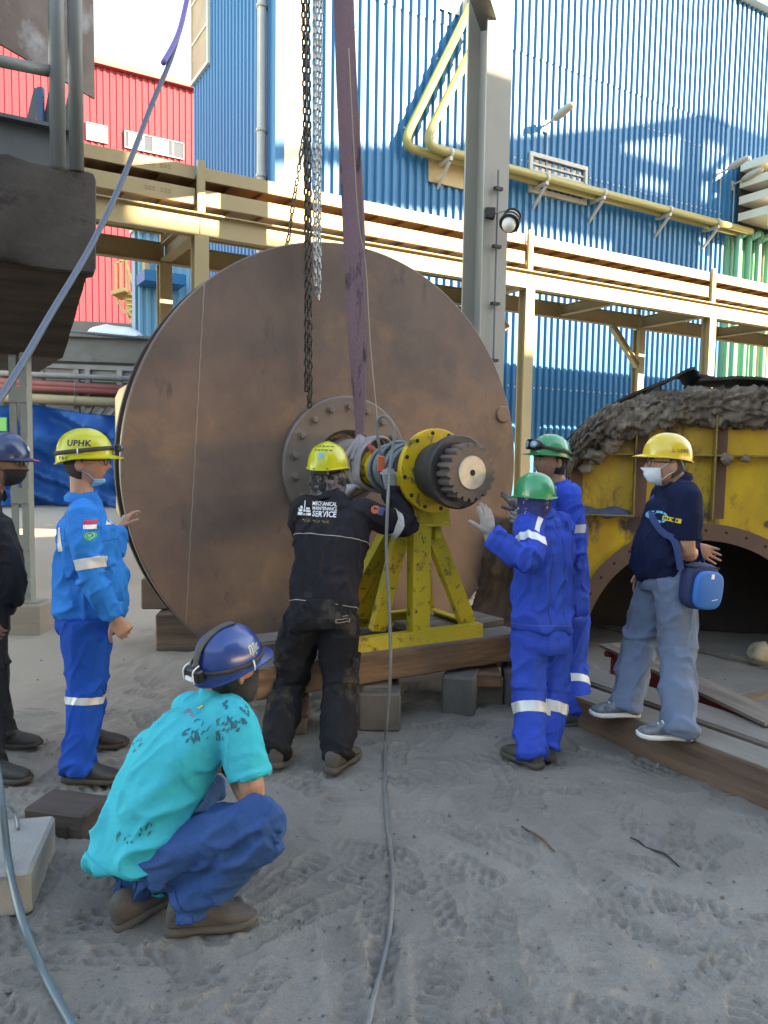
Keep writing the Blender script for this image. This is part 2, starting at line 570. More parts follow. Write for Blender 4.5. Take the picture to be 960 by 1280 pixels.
def stamp(cx, cy, ang, kind, depth, L=0.29, W=0.105):
    i0, i1 = np.searchsorted(GX, [cx - 0.2, cx + 0.2])
    j0, j1 = np.searchsorted(GY, [cy - 0.2, cy + 0.2])
    if i1 - i0 < 8 or j1 - j0 < 8:
        return
    x = XX[j0:j1, i0:i1] - cx
    y = YY[j0:j1, i0:i1] - cy
    u = (x * math.cos(ang) + y * math.sin(ang)) / (L / 2)
    v = (-x * math.sin(ang) + y * math.cos(ang)) / (W / 2)
    half = 1.0 - 0.26 * np.exp(-((u + 0.15) / 0.28) ** 2)
    e = np.sqrt(np.clip(u, -1.6, 1.6) ** 6 + (v / half) ** 4 + 1e-9)
    m = 1 / (1 + np.exp((e - 1) * 17))
    ring = np.exp(-((e - 1.25) / 0.28) ** 2)
    if kind == 0:
        lug = np.tanh(4 * np.sin(u * 20 + np.abs(v) * 2.4)) * 0.5 + 0.5
    elif kind == 1:
        lug = np.tanh(6 * np.sin(u * 17) * np.sin(v * 5 + u * 3)) * .5 + .5
    elif kind == 2:
        lug = (np.tanh(4 * np.sin(u * 16 + v * 5)) * .5 + .5) * (np.abs(v) > 0.18)
    else:
        lug = 0.5 + 0.5 * np.sin(u * 3 + 1)
    GZ[j0:j1, i0:i1] += -m * depth * (0.30 + 0.80 * lug) * (0.75 + 0.25 * np.sin(3 * u + ang)) + ring * depth * 0.42
_done = []
for k in range(700):
    px, py = rg.uniform(-120, 1060), 800 + 520 * rg.uniform(0, 1) ** 0.75
    g = gr(px, py)
    if any((g.x - a) ** 2 + (g.y - b) ** 2 < .125 ** 2 for a, b in _done):
        continue
    _done.append((g.x, g.y))
    stamp(g.x, g.y, rg.uniform(0, 6.28) if k % 3 else rg.normal(1.3, 0.5), (0, 2, 0, 2, 3, 1)[int(rg.integers(0, 6))], rg.uniform(0.009, 0.022), rg.uniform(0.25, 0.30), rg.uniform(0.095, 0.115))
# long smooth scuffs left by dragged feet and timber
for cx, cy, ang, L, W, d in ((-0.10, 2.25, 1.75, 0.55, 0.10, 0.016), (0.03, 2.2, 1.6, 0.5, 0.09, 0.014), (0.88, 2.55, 1.85, 0.6, 0.14, 0.012), (-0.28, 2.5, 0.7, 0.5, 0.07, 0.012), (0.35, 3.1, 2.4, 0.5, 0.05, 0.010)):
    i0, i1 = np.searchsorted(GX, [cx - 0.6, cx + 0.6])
    j0, j1 = np.searchsorted(GY, [cy - 0.6, cy + 0.6])
    x, y = XX[j0:j1, i0:i1] - cx, YY[j0:j1, i0:i1] - cy
    u = x * math.cos(ang) + y * math.sin(ang)
    v = -x * math.sin(ang) + y * math.cos(ang) + 0.12 * u * u
    w = np.exp(-(np.abs(u) / (L / 2)) ** 6)
    GZ[j0:j1, i0:i1] += w * (-d * np.exp(-(v / (W / 2)) ** 4) + 0.8 * d * np.exp(-((np.abs(v) - W * 0.68) / (W * 0.2)) ** 2)) * (1 + 0.12 * np.sin(v * 260))
# dust banked up against the blocks and timber
for cx, cy, r_, h_ in ((0.02, 4.5, 0.4, 0.02), (0.6, 4.75, 0.5, 0.03), (-1.3, 3.05, 0.3, 0.01), (-0.5, 4.3, 0.4, 0.02), (0.6, 4.3, 0.3, 0.03), (-0.2, 4.1, 0.3, 0.015)):
    GZ += h_ * np.exp(-((XX - cx) ** 2 + (YY - cy) ** 2) / r_ ** 2)
nx_, ny_ = len(GX), len(GY)
co = np.stack([XX, YY, GZ], 2).reshape(-1, 3)
idx = np.arange(nx_ * ny_).reshape(ny_, nx_)
quads = np.stack([idx[:-1, :-1], idx[:-1, 1:], idx[1:, 1:], idx[1:, :-1]], 2).reshape(-1, 4)
gme = bpy.data.meshes.new('ground')
gme.vertices.add(len(co))
gme.vertices.foreach_set('co', co.ravel())
gme.loops.add(quads.size)
gme.loops.foreach_set('vertex_index', quads.ravel())
gme.polygons.add(len(quads))
gme.polygons.foreach_set('loop_start', np.arange(0, quads.size, 4))
gme.update(calc_edges=True)
gme.shade_smooth()
# grey ash trodden over the near yard, tan soil beyond it: mixed by place with a ragged edge
_nt = M_dust.node_tree
_b = _nt.nodes['Principled BSDF']
_old = _b.inputs['Base Color'].links[0].from_socket
_tc = _nt.nodes.new('ShaderNodeTexCoord')
_sx = _nt.nodes.new('ShaderNodeSeparateXYZ')
_nt.links.new(_tc.outputs['Object'], _sx.inputs[0])
_no = _nt.nodes.new('ShaderNodeTexNoise')
_no.inputs['Scale'].default_value = 0.9
_no.inputs['Detail'].default_value = 6
_nt.links.new(_tc.outputs['Object'], _no.inputs['Vector'])
_m1 = _nt.nodes.new('ShaderNodeMath')
_m1.operation = 'MULTIPLY_ADD'
_m1.inputs[1].default_value = 2.6
_nt.links.new(_no.outputs['Fac'], _m1.inputs[0])
_nt.links.new(_sx.outputs['Y'], _m1.inputs[2])
_m2 = _nt.nodes.new('ShaderNodeMath')
_m2.operation = 'MULTIPLY_ADD'
_m2.inputs[1].default_value = -0.55
_nt.links.new(_sx.outputs['X'], _m2.inputs[0])
_nt.links.new(_m1.outputs[0], _m2.inputs[2])
_mr = _nt.nodes.new('ShaderNodeMapRange')
_mr.inputs['From Min'].default_value = 5.2
_mr.inputs['From Max'].default_value = 8.0
_nt.links.new(_m2.outputs[0], _mr.inputs['Value'])
_mx = _nt.nodes.new('ShaderNodeMix')
_mx.data_type = 'RGBA'
_nt.links.new(_mr.outputs[0], _mx.inputs[0])
_nt.links.new(_old, _mx.inputs[6])
_mx.inputs[7].default_value = (.36, .295, .23, 1)
_nt.links.new(_mx.outputs[2], _b.inputs['Base Color'])
tag(link('ground', gme, M_dust), kind='structure')
def gh(x, y):
    i = min(max(int(np.searchsorted(GX, x)), 0), nx_ - 1)
    j = min(max(int(np.searchsorted(GY, y)), 0), ny_ - 1)
    return float(GZ[j, i])

# ================================================================== WORKS BUILDING (blue corrugated cladding)
RP = at(653, 560, 12.0)
RP.z = 0
WP = RP - WN * 4.0
def W(s, z, n=0.0):                       # point on the wall: s along, z up, n out
    return WP + WD * s + WN * n + V((0, 0, z))
def RK(s, z, n=0.0):                      # the same on the pipe rack's front plane
    return RP + WD * s + WN * n + V((0, 0, z))
def corr(bm, P, D, N, L, z0, z1, pitch=0.185, depth=0.052, top=0.38, flank=0.12):
    """trapezoid sheeting along D from P, proud towards N"""
    xs = []
    k = 0
    while k * pitch < L:
        b = k * pitch
        for q, d in ((0, 0), (1 - top - 2 * flank, 0), (1 - top - flank, 1), (1 - flank, 1)):
            if b + q * pitch <= L:
                xs.append((b + q * pitch, d))
        k += 1
    xs.append((L, 0))
    rows = []
    zs = z0 if isinstance(z0, (list, tuple)) else None
    for z in (z0, z1):
        rows.append([bm.verts.new(P + D * x + N * (depth * d) + V((0, 0, (z(x) if callable(z) else z)))) for x, d in xs])
    for a in range(len(xs) - 1):
        bm.faces.new((rows[0][a], rows[0][a + 1], rows[1][a + 1], rows[1][a]))
EAVE = 13.3
S0 = -2.47                                 # near corner of the building
bld = thing('factory_building', W(S0, 0), 'tall blue corrugated steel factory building behind the cream pipe rack', 'building')
bm = bmesh.new()
corr(bm, W(S0 + 0.1, 0), WD, WN, 10.0 - S0, 0, 6.15)
centre(obj('front_cladding', bm, M_blue, bld))
bm = bmesh.new()
corr(bm, W(S0 + 0.1, 6.05, .012), WD, WN, 10.0 - S0, 0, 4.15)
centre(obj('front_cladding', bm, M_blue, bld))
bm = bmesh.new()
corr(bm, W(S0 + 0.1, 10.1, .024), WD, WN, 10.0 - S0, 0, EAVE - 10.1)
centre(obj('front_cladding', bm, M_blue, bld))
for zf in (1.5, 3.1, 4.7, 6.2, 7.9, 9.4, 11.0):
    bm = bmesh.new()
    for k in range(66):
        M_ = Matrix((WD, WN, V((0, 0, 1)))).transposed().to_4x4()
        M_.translation = W(S0 + .1 + .185 * (k + .75), zf + .01 * math.sin(k * 2.1), .052 + (.024 if zf > 10.1 else .012 if zf > 6.05 else 0))
        bbox(bm, -.018, .018, 0, .008, -.018, .018, M_)
    o = obj('screw_row', bm, M_dpipe, bld)
    o['kind'] = 'stuff'
bm = bmesh.new()
corr(bm, W(10.0 - S0 + S0 + 0.1, 0), WD, WN, 1.55, 0, 7.4)
centre(tag(obj('green_cladding', bm, M_green, bld), 'green sheets at the right end of the blue wall'))
bm = bmesh.new()
corr(bm, W(10.1, 7.4), WD, WN, 30, 0, EAVE - 7.4)
centre(obj('front_cladding', bm, M_blue, bld))
bm = bmesh.new()
corr(bm, W(11.66, 0), WD, WN, 28, 0, 7.4)
centre(tag(obj('beige_cladding', bm, M_beige, bld), 'beige sheets beyond the green strip'))
SL = 4.85
bm = bmesh.new()
corr(bm, W(S0, 0), -WN, -WD, SL, 0, EAVE, 0.20, 0.04)
centre(obj('side_cladding', bm, M_blue, bld))
box('corner_trim', W(S0 + 0.02, 0, 0.03), W(S0 + 0.02, EAVE, 0.03), 0.16, 0.16, M_blue, bld, up=WN)
box('eave_trim', W(S0 - 0.2, EAVE + .08, 0.12), W(40, EAVE + .08, 0.12), 0.3, 0.18, M_wframe, bld)
bm = bmesh.new()
bbox(bm, 0, 42, 0.0, SL, -0.06, 0.06, xmat(W(S0, EAVE + .2), W(40, EAVE + .2)) )
obj('roof', bm, M_blue, bld)
box('rear_cladding', W(S0, 6.6, -SL + .05), W(40, 6.6, -SL + .05), 0.05, 13.2, M_blue, bld)
box('end_cladding', W(39.9, 6.6, -SL + .1), W(39.9, 6.6, 0), 0.05, 13.2, M_blue, bld)
def side_z(px, py):
    return onplane(px, py, W(S0, 0), WD).z
# gutter end seen at the top left corner, with the cable coming off it
e0 = W(S0 - 0.1, side_z(232, 1), -SL + .1)
box('gutter_end', e0 + WN * .3 - WD * .05, e0 - WN * .3 - WD * .05, 0.5, 0.16, M_black, bld)
# side window
def side(px, py):
    q = onplane(px, py, W(S0, 0), WD)
    return -(q - WP).dot(WN), q.z
def panel(name, P, D, N, a0, a1, z0, z1, n0, n1, m, parent):
    bm = bmesh.new()
    M = Matrix((D, N, V((0, 0, 1)))).transposed().to_4x4()
    M.translation = P
    bbox(bm, a0, a1, n0, n1, z0, z1, M)
    return centre(obj(name, bm, m, parent))
def window(P, D, N, a0, a1, z0, z1, mf, mp, parent, mull=1, rail=1, fr=0.07, out=0.10):
    w = panel('window', P, D, N, a0 + fr, a1 - fr, z0 + fr, z1 - fr, -0.02, out - 0.035, mp, parent)
    for a, b, c, d in ((a0, a1, z0, z0 + fr), (a0, a1, z1 - fr, z1), (a0, a0 + fr, z0 + fr, z1 - fr), (a1 - fr, a1, z0 + fr, z1 - fr)):
        panel('frame', P, D, N, a, b, c, d, -0.02, out, mf, w)
    for k in range(mull):
        x = a0 + (a1 - a0) * (k + 1) / (mull + 1)
        panel('mullion', P, D, N, x - .025, x + .025, z0 + fr, z1 - fr, -0.02, out - 0.01, mf, w)
    for k in range(rail):
        z = z0 + (z1 - z0) * (k + 1) / (rail + 1)
        panel('glazing_bar', P, D, N, a0 + fr, a1 - fr, z - .025, z + .025, -0.02, out - 0.015, mf, w)
    return w
a0_, zl = side(265, 80)
a1_, _z = side(243, 108)
window(W(S0, 0), -WN, -WD, min(a0_, a1_), max(a0_, a1_), zl, zl + 2.6, M_wframe, M_pane, bld, 0, 2)
# downpipe on the side wall near the corner
bm = bmesh.new()
dp = onplane(336, 100, W(S0, 0), WD)
dp.z = 0
dp -= WD * 0.14
tube(bm, [dp, dp + V((0, 0, EAVE))], 0.085, 14)
d_ = obj('downpipe', bm, M_dpipe, bld, True)
for z in (2, 4.3, 6.55, 7.35, 9.5):
    bm = bmesh.new()
    tube(bm, [dp + V((0, 0, z)), dp + V((0, 0, z + .06))], 0.10, 14)
    obj('pipe_clamp', bm, M_dpipe, d_, True)
# light band of shallower cladding just round the corner (plain flashing strip)
panel('corner_flashing', W(S0 + 0.1, 0), WD, WN, 0.02, 0.42, 0.5, EAVE - .2, 0.080, 0.084, M_wframe, bld)
# louvre window in the front wall, half hidden by the pipes
def wl(px, py):
    q = onplane(px, py, WP, WN)
    return (q - WP).dot(WD), q.z
s_a, z_a = wl(662, 200)
s_b, z_b = wl(726, 246)
lw = panel('louvre', W(0, 0), WD, WN, s_a, s_b, z_b - .1, z_a + .05, 0.0, 0.05, M_darkpane, bld)
for a, b, c, d in ((s_a - .08, s_b + .08, z_a + .05, z_a + .14), (s_a - .08, s_b + .08, z_b - .2, z_b - .1), (s_a - .08, s_a, z_b - .1, z_a + .05), (s_b, s_b + .08, z_b - .1, z_a + .05)):
    panel('frame', W(0, 0), WD, WN, a, b, c, d, 0.0, 0.12, M_dpipe, lw)
for k in range(4):
    z = z_b - .02 + k * (z_a - z_b + .05) / 4
    panel('blade', W(0, 0), WD, WN, s_a, s_b, z, z + .04, 0.05, 0.09, M_dpipe, lw)
# patch sheet high up at the left of the big column
panel('patch_sheet', W(0, 0), WD, WN, 0.95, 2.15, 10.35, 12.2, 0.046, 0.075, M_wframe, bld)
panel('patch_sheet', W(0, 0), WD, WN, 0.75, 1.6, 7.0, 7.75, 0.046, 0.10, M_cream, bld)

# wall lights on arms
def wall_lamp(px, py, label):
    s, z = wl(px, py)
    t = thing('wall_light', W(s, z, 0.05), label, 'lamp', 'lights on arms along the blue wall')
    bm = bmesh.new()
    tube(bm, [W(s, z, 0.0), W(s, z + .05, 0.35)], 0.022, 8)
    obj('arm', bm, M_dpipe, t, True)
    bm = bmesh.new()
    tube(bm, spline([W(s + .02, z + .05, 0.3), W(s + .03, z + .12, 0.55), W(s + .04, z + .18, 0.85)], 4), [(.05, .06), (.06, .08), (.075, .10), (.08, .11), (.08, .11), (.075, .1), (.07, .09), (.06, .08), (.03, .04)], 10)
    obj('head', bm, M_dpipe, t, True)
    panel('bracket', W(s, z), WD, WN, -.06, .06, -.14, .1, 0.0, 0.06, M_dpipe, t)
    bm = bmesh.new()
    tube(bm, [W(s + .05, z - .1, .06), W(s + .05, z - 1.6, .06)], 0.014, 6)
    obj('conduit', bm, M_dpipe, t, True)
wall_lamp(680, 158, 'grey arm light on the blue wall above the louvre window')
wall_lamp(897, 218, 'grey arm light on the blue wall, left of the two by the slatted platform')
wall_lamp(914, 232, 'grey arm light on the blue wall, right of the two by the slatted platform')

# yellow-green pipes on the wall: out of the slanting riser, then level along the wall
def wall_pipe(label, dz, dn, px_top, px_low):
    t = thing('wall_pipe', W(0.1, 7.5 + dz, dn), label, 'pipe')
    a = W(*wl(*px_top), dn)
    bm = bmesh.new()
    s1, z1 = wl(*px_low)
    pts = [a, W(s1 + .12, z1 + .35, dn), W(s1 + .02, z1 + .1, dn), W(s1 + .08, z1 - .06, dn), W(s1 + .35, z1 - .1, dn)]
    pts = [a] + spline(pts[1:], 5) + [W(10.6, z1 - .12, dn)]
    tube(bm, pts, 0.085, 12)
    obj('pipe', bm, M_pipe, t, True)
    for s in (1.0, 3.5, 5.2, 7.4, 9.2):
        bm = bmesh.new()
        tube(bm, [W(s, z1 - .11, dn), W(s + .06, z1 - .11, dn)], 0.105, 12)
        obj('clamp', bm, M_dpipe, t, True)
        if dz == 0:
            box('bracket', W(s, z1 - .2, 0), W(s, z1 - .2, 0.5), 0.07, 0.07, M_dpipe, t)
            box('strut', W(s, z1 - .65, 0.02), W(s, z1 - .25, 0.45), 0.05, 0.05, M_dpipe, t)
wall_pipe('upper yellow pipe slanting down then level along the blue wall', 0, 0.22, (590, -5), (500, 183))
wall_pipe('lower thinner yellow pipe bending beside the upper one on the blue wall', -.1, 0.42, (590, 42), (520, 186))

# slatted platform and descending pipes at the right edge
pt = thing('slatted_platform', W(10.2, 7.6, 0.2), 'pale slatted platform box at the right end of the blue wall', 'platform')
for k in range(4):
    z = 7.75 + k * .42
    panel('slat', W(0, 0), WD, WN, 10.35, 16, z, z + .2, 0.2, 1.2, M_wframe, pt)
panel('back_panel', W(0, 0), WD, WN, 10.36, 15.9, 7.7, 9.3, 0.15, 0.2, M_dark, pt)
panel('post', W(0, 0), WD, WN, 10.25, 10.35, 7.4, 9.5, 1.1, 1.2, M_wframe, pt)
for k in range(4):
    s = 10.35 + .42 * k
    t = thing('downcomer_pipe', W(s, 0, 0.25), ('first', 'second', 'third', 'fourth')[k] + ' from the left of the pale green pipes dropping below the slatted platform', 'pipe', 'green pipes below the platform')
    bm = bmesh.new()
    tube(bm, spline([W(s + .25, 7.5, .35), W(s + .05, 7.35, .3), W(s, 7.0, .25), W(s, 0, .25)], 5), 0.08, 10)
    obj('pipe', bm, M_green, t, True)
    for z in (2.5, 5.0):
        bm = bmesh.new()
        tube(bm, [W(s, z, .25), W(s, z + .06, .25)], 0.1, 10)
        obj('clamp', bm, M_dpipe, t, True)

# ================================================================== PIPE RACK
rack = thing('pipe_rack', RK(0, 0), 'long cream steel pipe rack with slatted trays in front of the blue wall', 'pipe rack')
SA, SB, DEP = -11.5, 16.0, 1.6
cols = [-9.85, -5.1, 0.0, 4.33, 9.0, 13.7]
for i, s in enumerate(cols):
    for n in (0, -DEP):
        ibeam('column', RK(s, 0, n), RK(s, 4.13, n), 0.17, 0.17, M_cream, rack, up=WN)
    ibeam('cross_beam', RK(s, 4.265, -0.07), RK(s, 4.265, -DEP + .07), 0.15, 0.22, M_cream, rack)
    panel('post', RK(s, 0), WD, WN, -.045, .045, 4.41, 5.0, 0.02, 0.07, M_cream, rack)
    panel('post', RK(s - .0, 0), WD, WN, -.045, .045, 4.41, 5.0, -DEP - .07, -DEP - .02, M_cream, rack)
    if i < len(cols) - 1:
        m_ = (s + cols[i + 1]) / 2
        ibeam('cross_beam', RK(m_, 4.265, -0.06), RK(m_, 4.265, -DEP + .06), 0.12, 0.18, M_cream, rack)
for n in (0, -DEP):
    for a, b in zip([SA] + cols, cols + [SB]):
        ibeam('main_beam', RK(a + .004, 4.27, n), RK(b - .004, 4.27, n), 0.13, 0.27, M_cream, rack)
for lv, (z0, z1) in enumerate(((4.50, 4.68), (4.79, 4.94))):
    for n, nm in ((0.0, 'front_rail'), (-DEP + .1, 'rear_rail')):
        for a, b in zip([SA] + cols, cols + [SB]):
            panel(nm, RK(0, 0), WD, WN, a + .06, b - .06, z0, z1, n - .03, n + .02, M_cream, rack)
    slat_me = None
    k = 0
    s = SA + .2
    while s < SB:
        if slat_me is None:
            bm = bmesh.new()
            bbox(bm, -.11, .11, -DEP / 2 + .09, DEP / 2 - .04, -.02, .02)
            slat_me = mesh(bm)
        M = Matrix((WD, WN, V((0, 0, 1)))).transposed().to_4x4()
        M.translation = RK(s, z0 + .03, -DEP / 2)
        link('tray_slat', slat_me, M_tray, rack, M)
        s += 0.42
    panel('tray_floor', RK(0, 0), WD, WN, SA, SB, z0 + .055, z0 + .075, -DEP + .12, -.05, M_tray, rack)
# knee braces
def brace(s0, z0, s1, z1, n, w=.1):
    ibeam('brace', RK(s0, z0, n), RK(s1, z1, n), w, w * 1.1, M_cream, rack)
brace(-5.0, 3.3, -4.15, 4.12, -0.35, .12)
brace(-0.1, 3.55, -0.75, 4.12, -0.35, .12)
brace(4.25, 3.4, 3.5, 4.12, -DEP + .05)
# stencilled numbers on the rails are only rows of illegible ticks
bm = bmesh.new()
for s_ in (-5.75, -0.95, 5.6):
    for zz in (4.875, 4.845, 4.60, 4.57):
        for q in range(7):
            if q % 4 != 3:
                M = Matrix((WD, WN, V((0, 0, 1)))).transposed().to_4x4()
                M.translation = RK(s_ + q * .045, zz, .021)
                bbox(bm, 0, .032, 0, .0015, 0, .014, M)
obj('stencil_marks', bm, M_tray, rack)

# big column carrying the hoist beam
PC = at(601, 500, 8.6)
PC.z = 0
pil = thing('steel_column', PC, 'tall grey-cream steel column rising behind the disc', 'column')
ibeam('shaft', PC, PC + V((0, 0, 9.5)), 0.33, 0.36, M_pillar, pil, .02, .014, up=V((WN.x, WN.y, 0)) )
pf = PC + WN * .2
bm = bmesh.new()
tube(bm, [PC + WN * .23 - WD * .02, PC + WN * .23 - WD * .02 + V((0, 0, 4.6))], .011, 6)
obj('conduit', bm, M_greysteel, pil, True)
for z in (2.6, 3.2, 3.8, 4.4):
    panel('conduit_clip', PC, WD, WN, -.06, .04, z, z + .03, .2, .245, M_black, pil)
# flood lamp on the column
fl = thing('flood_lamp', PC + V((.25, -.1, 3.98)), 'round white flood lamp with black rings on a rod from the column', 'lamp')
q0 = at(612, 268, 8.4)
q1 = at(640, 262, 8.35)
q2 = at(633, 290, 8.3)
bm = bmesh.new()
tube(bm, spline([q0, q1, at(641, 272, 8.3)], 4), .012, 6)
obj('rod', bm, M_dpipe, fl, True)
bm = bmesh.new()
bbox(bm, -.05, .05, -.08, .08, -.05, .05, Matrix.Translation(q0))
obj('bracket', bm, M_black, fl)
ax = xmat(at(642, 268, 8.35), at(630, 294, 8.1))
bm = bmesh.new()
lathe(bm, [(.04, -.02), (.07, .02), (.088, .10), (.096, .16), (.092, .17), (.0, .17)][:5], ax, 20)
obj('housing', bm, M_wframe, fl, True)
for x in (.03, .11, .17):
    bm = bmesh.new()
    lathe(bm, [(.078 + x * .12, x), (.092 + x * .10, x), (.092 + x * .10, x + .016), (.078 + x * .12, x + .016)], ax, 20)
    obj('guard_ring', bm, M_black, fl, True)
bm = bmesh.new()
ball(bm, ax @ V((.19, 0, 0)), (.10, .075, .075), ax.to_3x3())
obj('lens', bm, mat('lamp_glass', (.75, .7, .6), .25), fl, True)

# ================================================================== FAR LEFT BACKGROUND
# red building
RBP = WP - WN * 26
def RB(s, z, n=0):
    return RBP + WD * s + WN * n + V((0, 0, z))
def rbp(px, py):
    q = onplane(px, py, RBP, WN)
    return (q - RBP).dot(WD), q.z
sr0, zr0 = rbp(105, 80)
sr1, zr1 = rbp(233, 110)
zt = (zr0 + zr1) / 2
rb = thing('red_building', RB(sr0, 0), 'red corrugated shed with a strip of windows in the far left', 'building')
bm = bmesh.new()
corr(bm, RB(sr0 - 14, 0), WD, WN, 34, 0, zt, 0.30, 0.05)
centre(obj('wall', bm, M_red, rb))
panel('roof', RBP, WD, WN, sr0 - 14.2, sr0 + 20, zt, zt + .25, -14, .35, mat('red_roof', (.30, .06, .06), .6), rb)
panel('rear_wall', RBP, WD, WN, sr0 - 14, sr0 + 20, 0, zt, -14, -13.9, M_red, rb)
zw0 = rbp(120, 178)[1]
zw1 = rbp(120, 156)[1]
for a, b, mp_ in ((88, 104, M_ltpane), (107, 121, M_ltpane), (121, 134, M_ltpane), (155, 161, M_darkpane), (161, 178, M_ltpane), (178, 191, M_darkpane), (191, 208, M_ltpane), (208, 215, M_darkpane), (215, 229, M_darkpane)):
    window(RBP, WD, WN, rbp(a, 165)[0], rbp(b, 170)[0], zw0, zw1, mat('grey_frame', (.22, .22, .22), .6), mp_, rb, 0, 0, .045, .14)

# pale teal annex with lit side, small canopy
AXP = WP - WN * 12
def axp(px, py):
    q = onplane(px, py, AXP, WN)
    return (q - AXP).dot(WD), q.z
sa0, za0 = axp(168, 288)
an = thing('teal_annex', AXP + WD * sa0, 'pale teal clad annex seen between the rack columns behind the disc', 'building')
bm = bmesh.new()
corr(bm, AXP + WD * sa0, WD, WN, 9, 0, za0, 0.25, 0.05)
centre(obj('wall', bm, M_teal, an))
panel('side_wall', AXP, WD, WN, sa0 + .02, sa0 + .1, 0, za0, -.4, 0, M_teal, an)
panel('roof', AXP, WD, WN, sa0 - .05, sa0 + 9, za0, za0 + .1, -.5, .2, M_wframe, an)
panel('rear_wall', AXP, WD, WN, sa0 + .02, sa0 + 9, 0, za0, -.5, -.42, M_teal, an)
cs0, cz0 = axp(170, 345)
cs1, cz1 = axp(205, 362)
cn = panel('canopy', AXP, WD, WN, cs0, cs1 + .4, cz1, cz0, 0.05, 1.1, M_blue, an)
dw0, dz0 = axp(177, 320)
dw1, dz1 = axp(183, 346)
panel('vent', AXP, WD, WN, dw0, dw1, dz1, dz0, 0.05, .4, M_cream, an)

# yellow stair against the red building
stY = 27.0
st = thing('yellow_stair', at(165, 425, stY), 'small yellow steel staircase with railings against the red building', 'staircase')
p_t0, p_t1 = at(158, 365, stY), at(175, 367, stY - .4)
p_b0, p_b1 = at(176, 424, stY), at(192, 418, stY - .4)
for a, b in ((p_t0, p_b0), (p_t1, p_b1)):
    box('stringer', a, b, .08, .3, M_ystair, st)
    box('handrail', a + V((0, 0, 1.0)), b + V((0, 0, 1.0)), .07, .07, M_ystair, st)
    for k in range(5):
        q = a.lerp(b, k / 4)
        box('baluster', q, q + V((0, 0, 1.0)), .05, .05, M_ystair, st)
for k in range(9):
    f_ = (k + .5) / 9
    box('tread', p_t0.lerp(p_b0, f_), p_t1.lerp(p_b1, f_), .28, .05, M_ystair, st)
l0 = at(145, 370, stY)
box('landing', l0, p_t0 + V((.1, 0, 0)), 1.0, .12, M_ystair, st)
for q in (l0, l0.lerp(p_t0, .5), p_t0):
    box('landing_post', q, q + V((0, 0, 1.1)), .06, .06, M_ystair, st)
box('landing_rail', l0 + V((0, 0, 1.1)), p_t0 + V((0, 0, 1.1)), .06, .06, M_ystair, st)
box('landing_brace', l0 + V((0, 0, -.1)), at(163, 398, stY), .08, .08, M_ystair, st)
box('stair_leg', p_b0, V((p_b0.x, p_b0.y, 0)), .12, .12, M_ystair, st, up=V((1, 0, 0)))
box('stair_leg', p_b1, V((p_b1.x, p_b1.y, 0)), .12, .12, M_ystair, st, up=V((1, 0, 0)))

# white covered heap on the concrete gantry
def gantry_beam(name, label, a, b, z_top_px, z_bot_px, Y, m, cat):
    p0, p1 = at(a, z_top_px[0], Y), at(b, z_top_px[1], Y + (b - a) * .012)
    h = p0.z - at(a, z_bot_px[0], Y).z
    t = thing(name, V((p0.x, p0.y, 0)), label, cat)
    d = V((0, 0, h / 2))
    pa, pb = V((p0.x - 6, p0.y - .5, p0.z)), V((p1.x + 4, p1.y + .4, p0.z))
    box('beam', pa - d, pb - d, .9, h, m, t)
    box('top_flange', pa + V((0, 0, .06)), pb + V((0, 0, .06)), 1.2, .11, m, t)
    for q in (pa.lerp(pb, .12), pa.lerp(pb, .97)):
        box('pier', V((q.x, q.y, 0)), V((q.x, q.y, q.z - h)), .6, .6, m, t, up=V((1, 0, 0)))
    return pa, pb, h
ga, gb, _ = gantry_beam('concrete_gantry', 'upper dark weathered concrete beam below the white covered heap', 70, 185, (420, 428), (450, 455), 24, M_concdk, 'beam')
gantry_beam('concrete_walkway', 'lower pale concrete beam running below the dark one', 40, 165, (459, 467), (474, 478), 22.5, M_conc, 'beam')
wh = thing('covered_heap', at(140, 418, 24.8), 'white sheeted heap on top of the dark concrete beam', 'heap')
bm = bmesh.new()
hp = [(112, 420), (120, 409), (133, 406), (150, 408), (165, 410), (175, 414), (182, 421)]
rings = []
for px, py in hp:
    q = at(px, py, 24.9)
    b_ = at(px, 424, 24.9)
    rings.append([V((q.x, 24.9 + .7 * math.cos(t_), b_.z + (q.z - b_.z) * max(0, math.sin(t_)))) for t_ in np.linspace(0, math.pi, 9)])
loft(bm, rings)
bmesh.ops.subdivide_edges(bm, edges=bm.edges[:], cuts=1, use_grid_fill=True)
for v in bm.verts:
    v.co += V((0, 0, .06 * nz(np.array([[v.co.x * 3, v.co.y * 3, v.co.z * 3]]))[0]))
obj('sheet', bm, M_white, wh, True)
bm = bmesh.new()
tube(bm, [at(60, 411, 23.4), at(188, 424, 24.2)], .045, 8)
tag(obj('guard_pipe', bm, M_greysteel, None, True), 'thin grey pipe running along the top of the dark concrete beam', 'pipe')

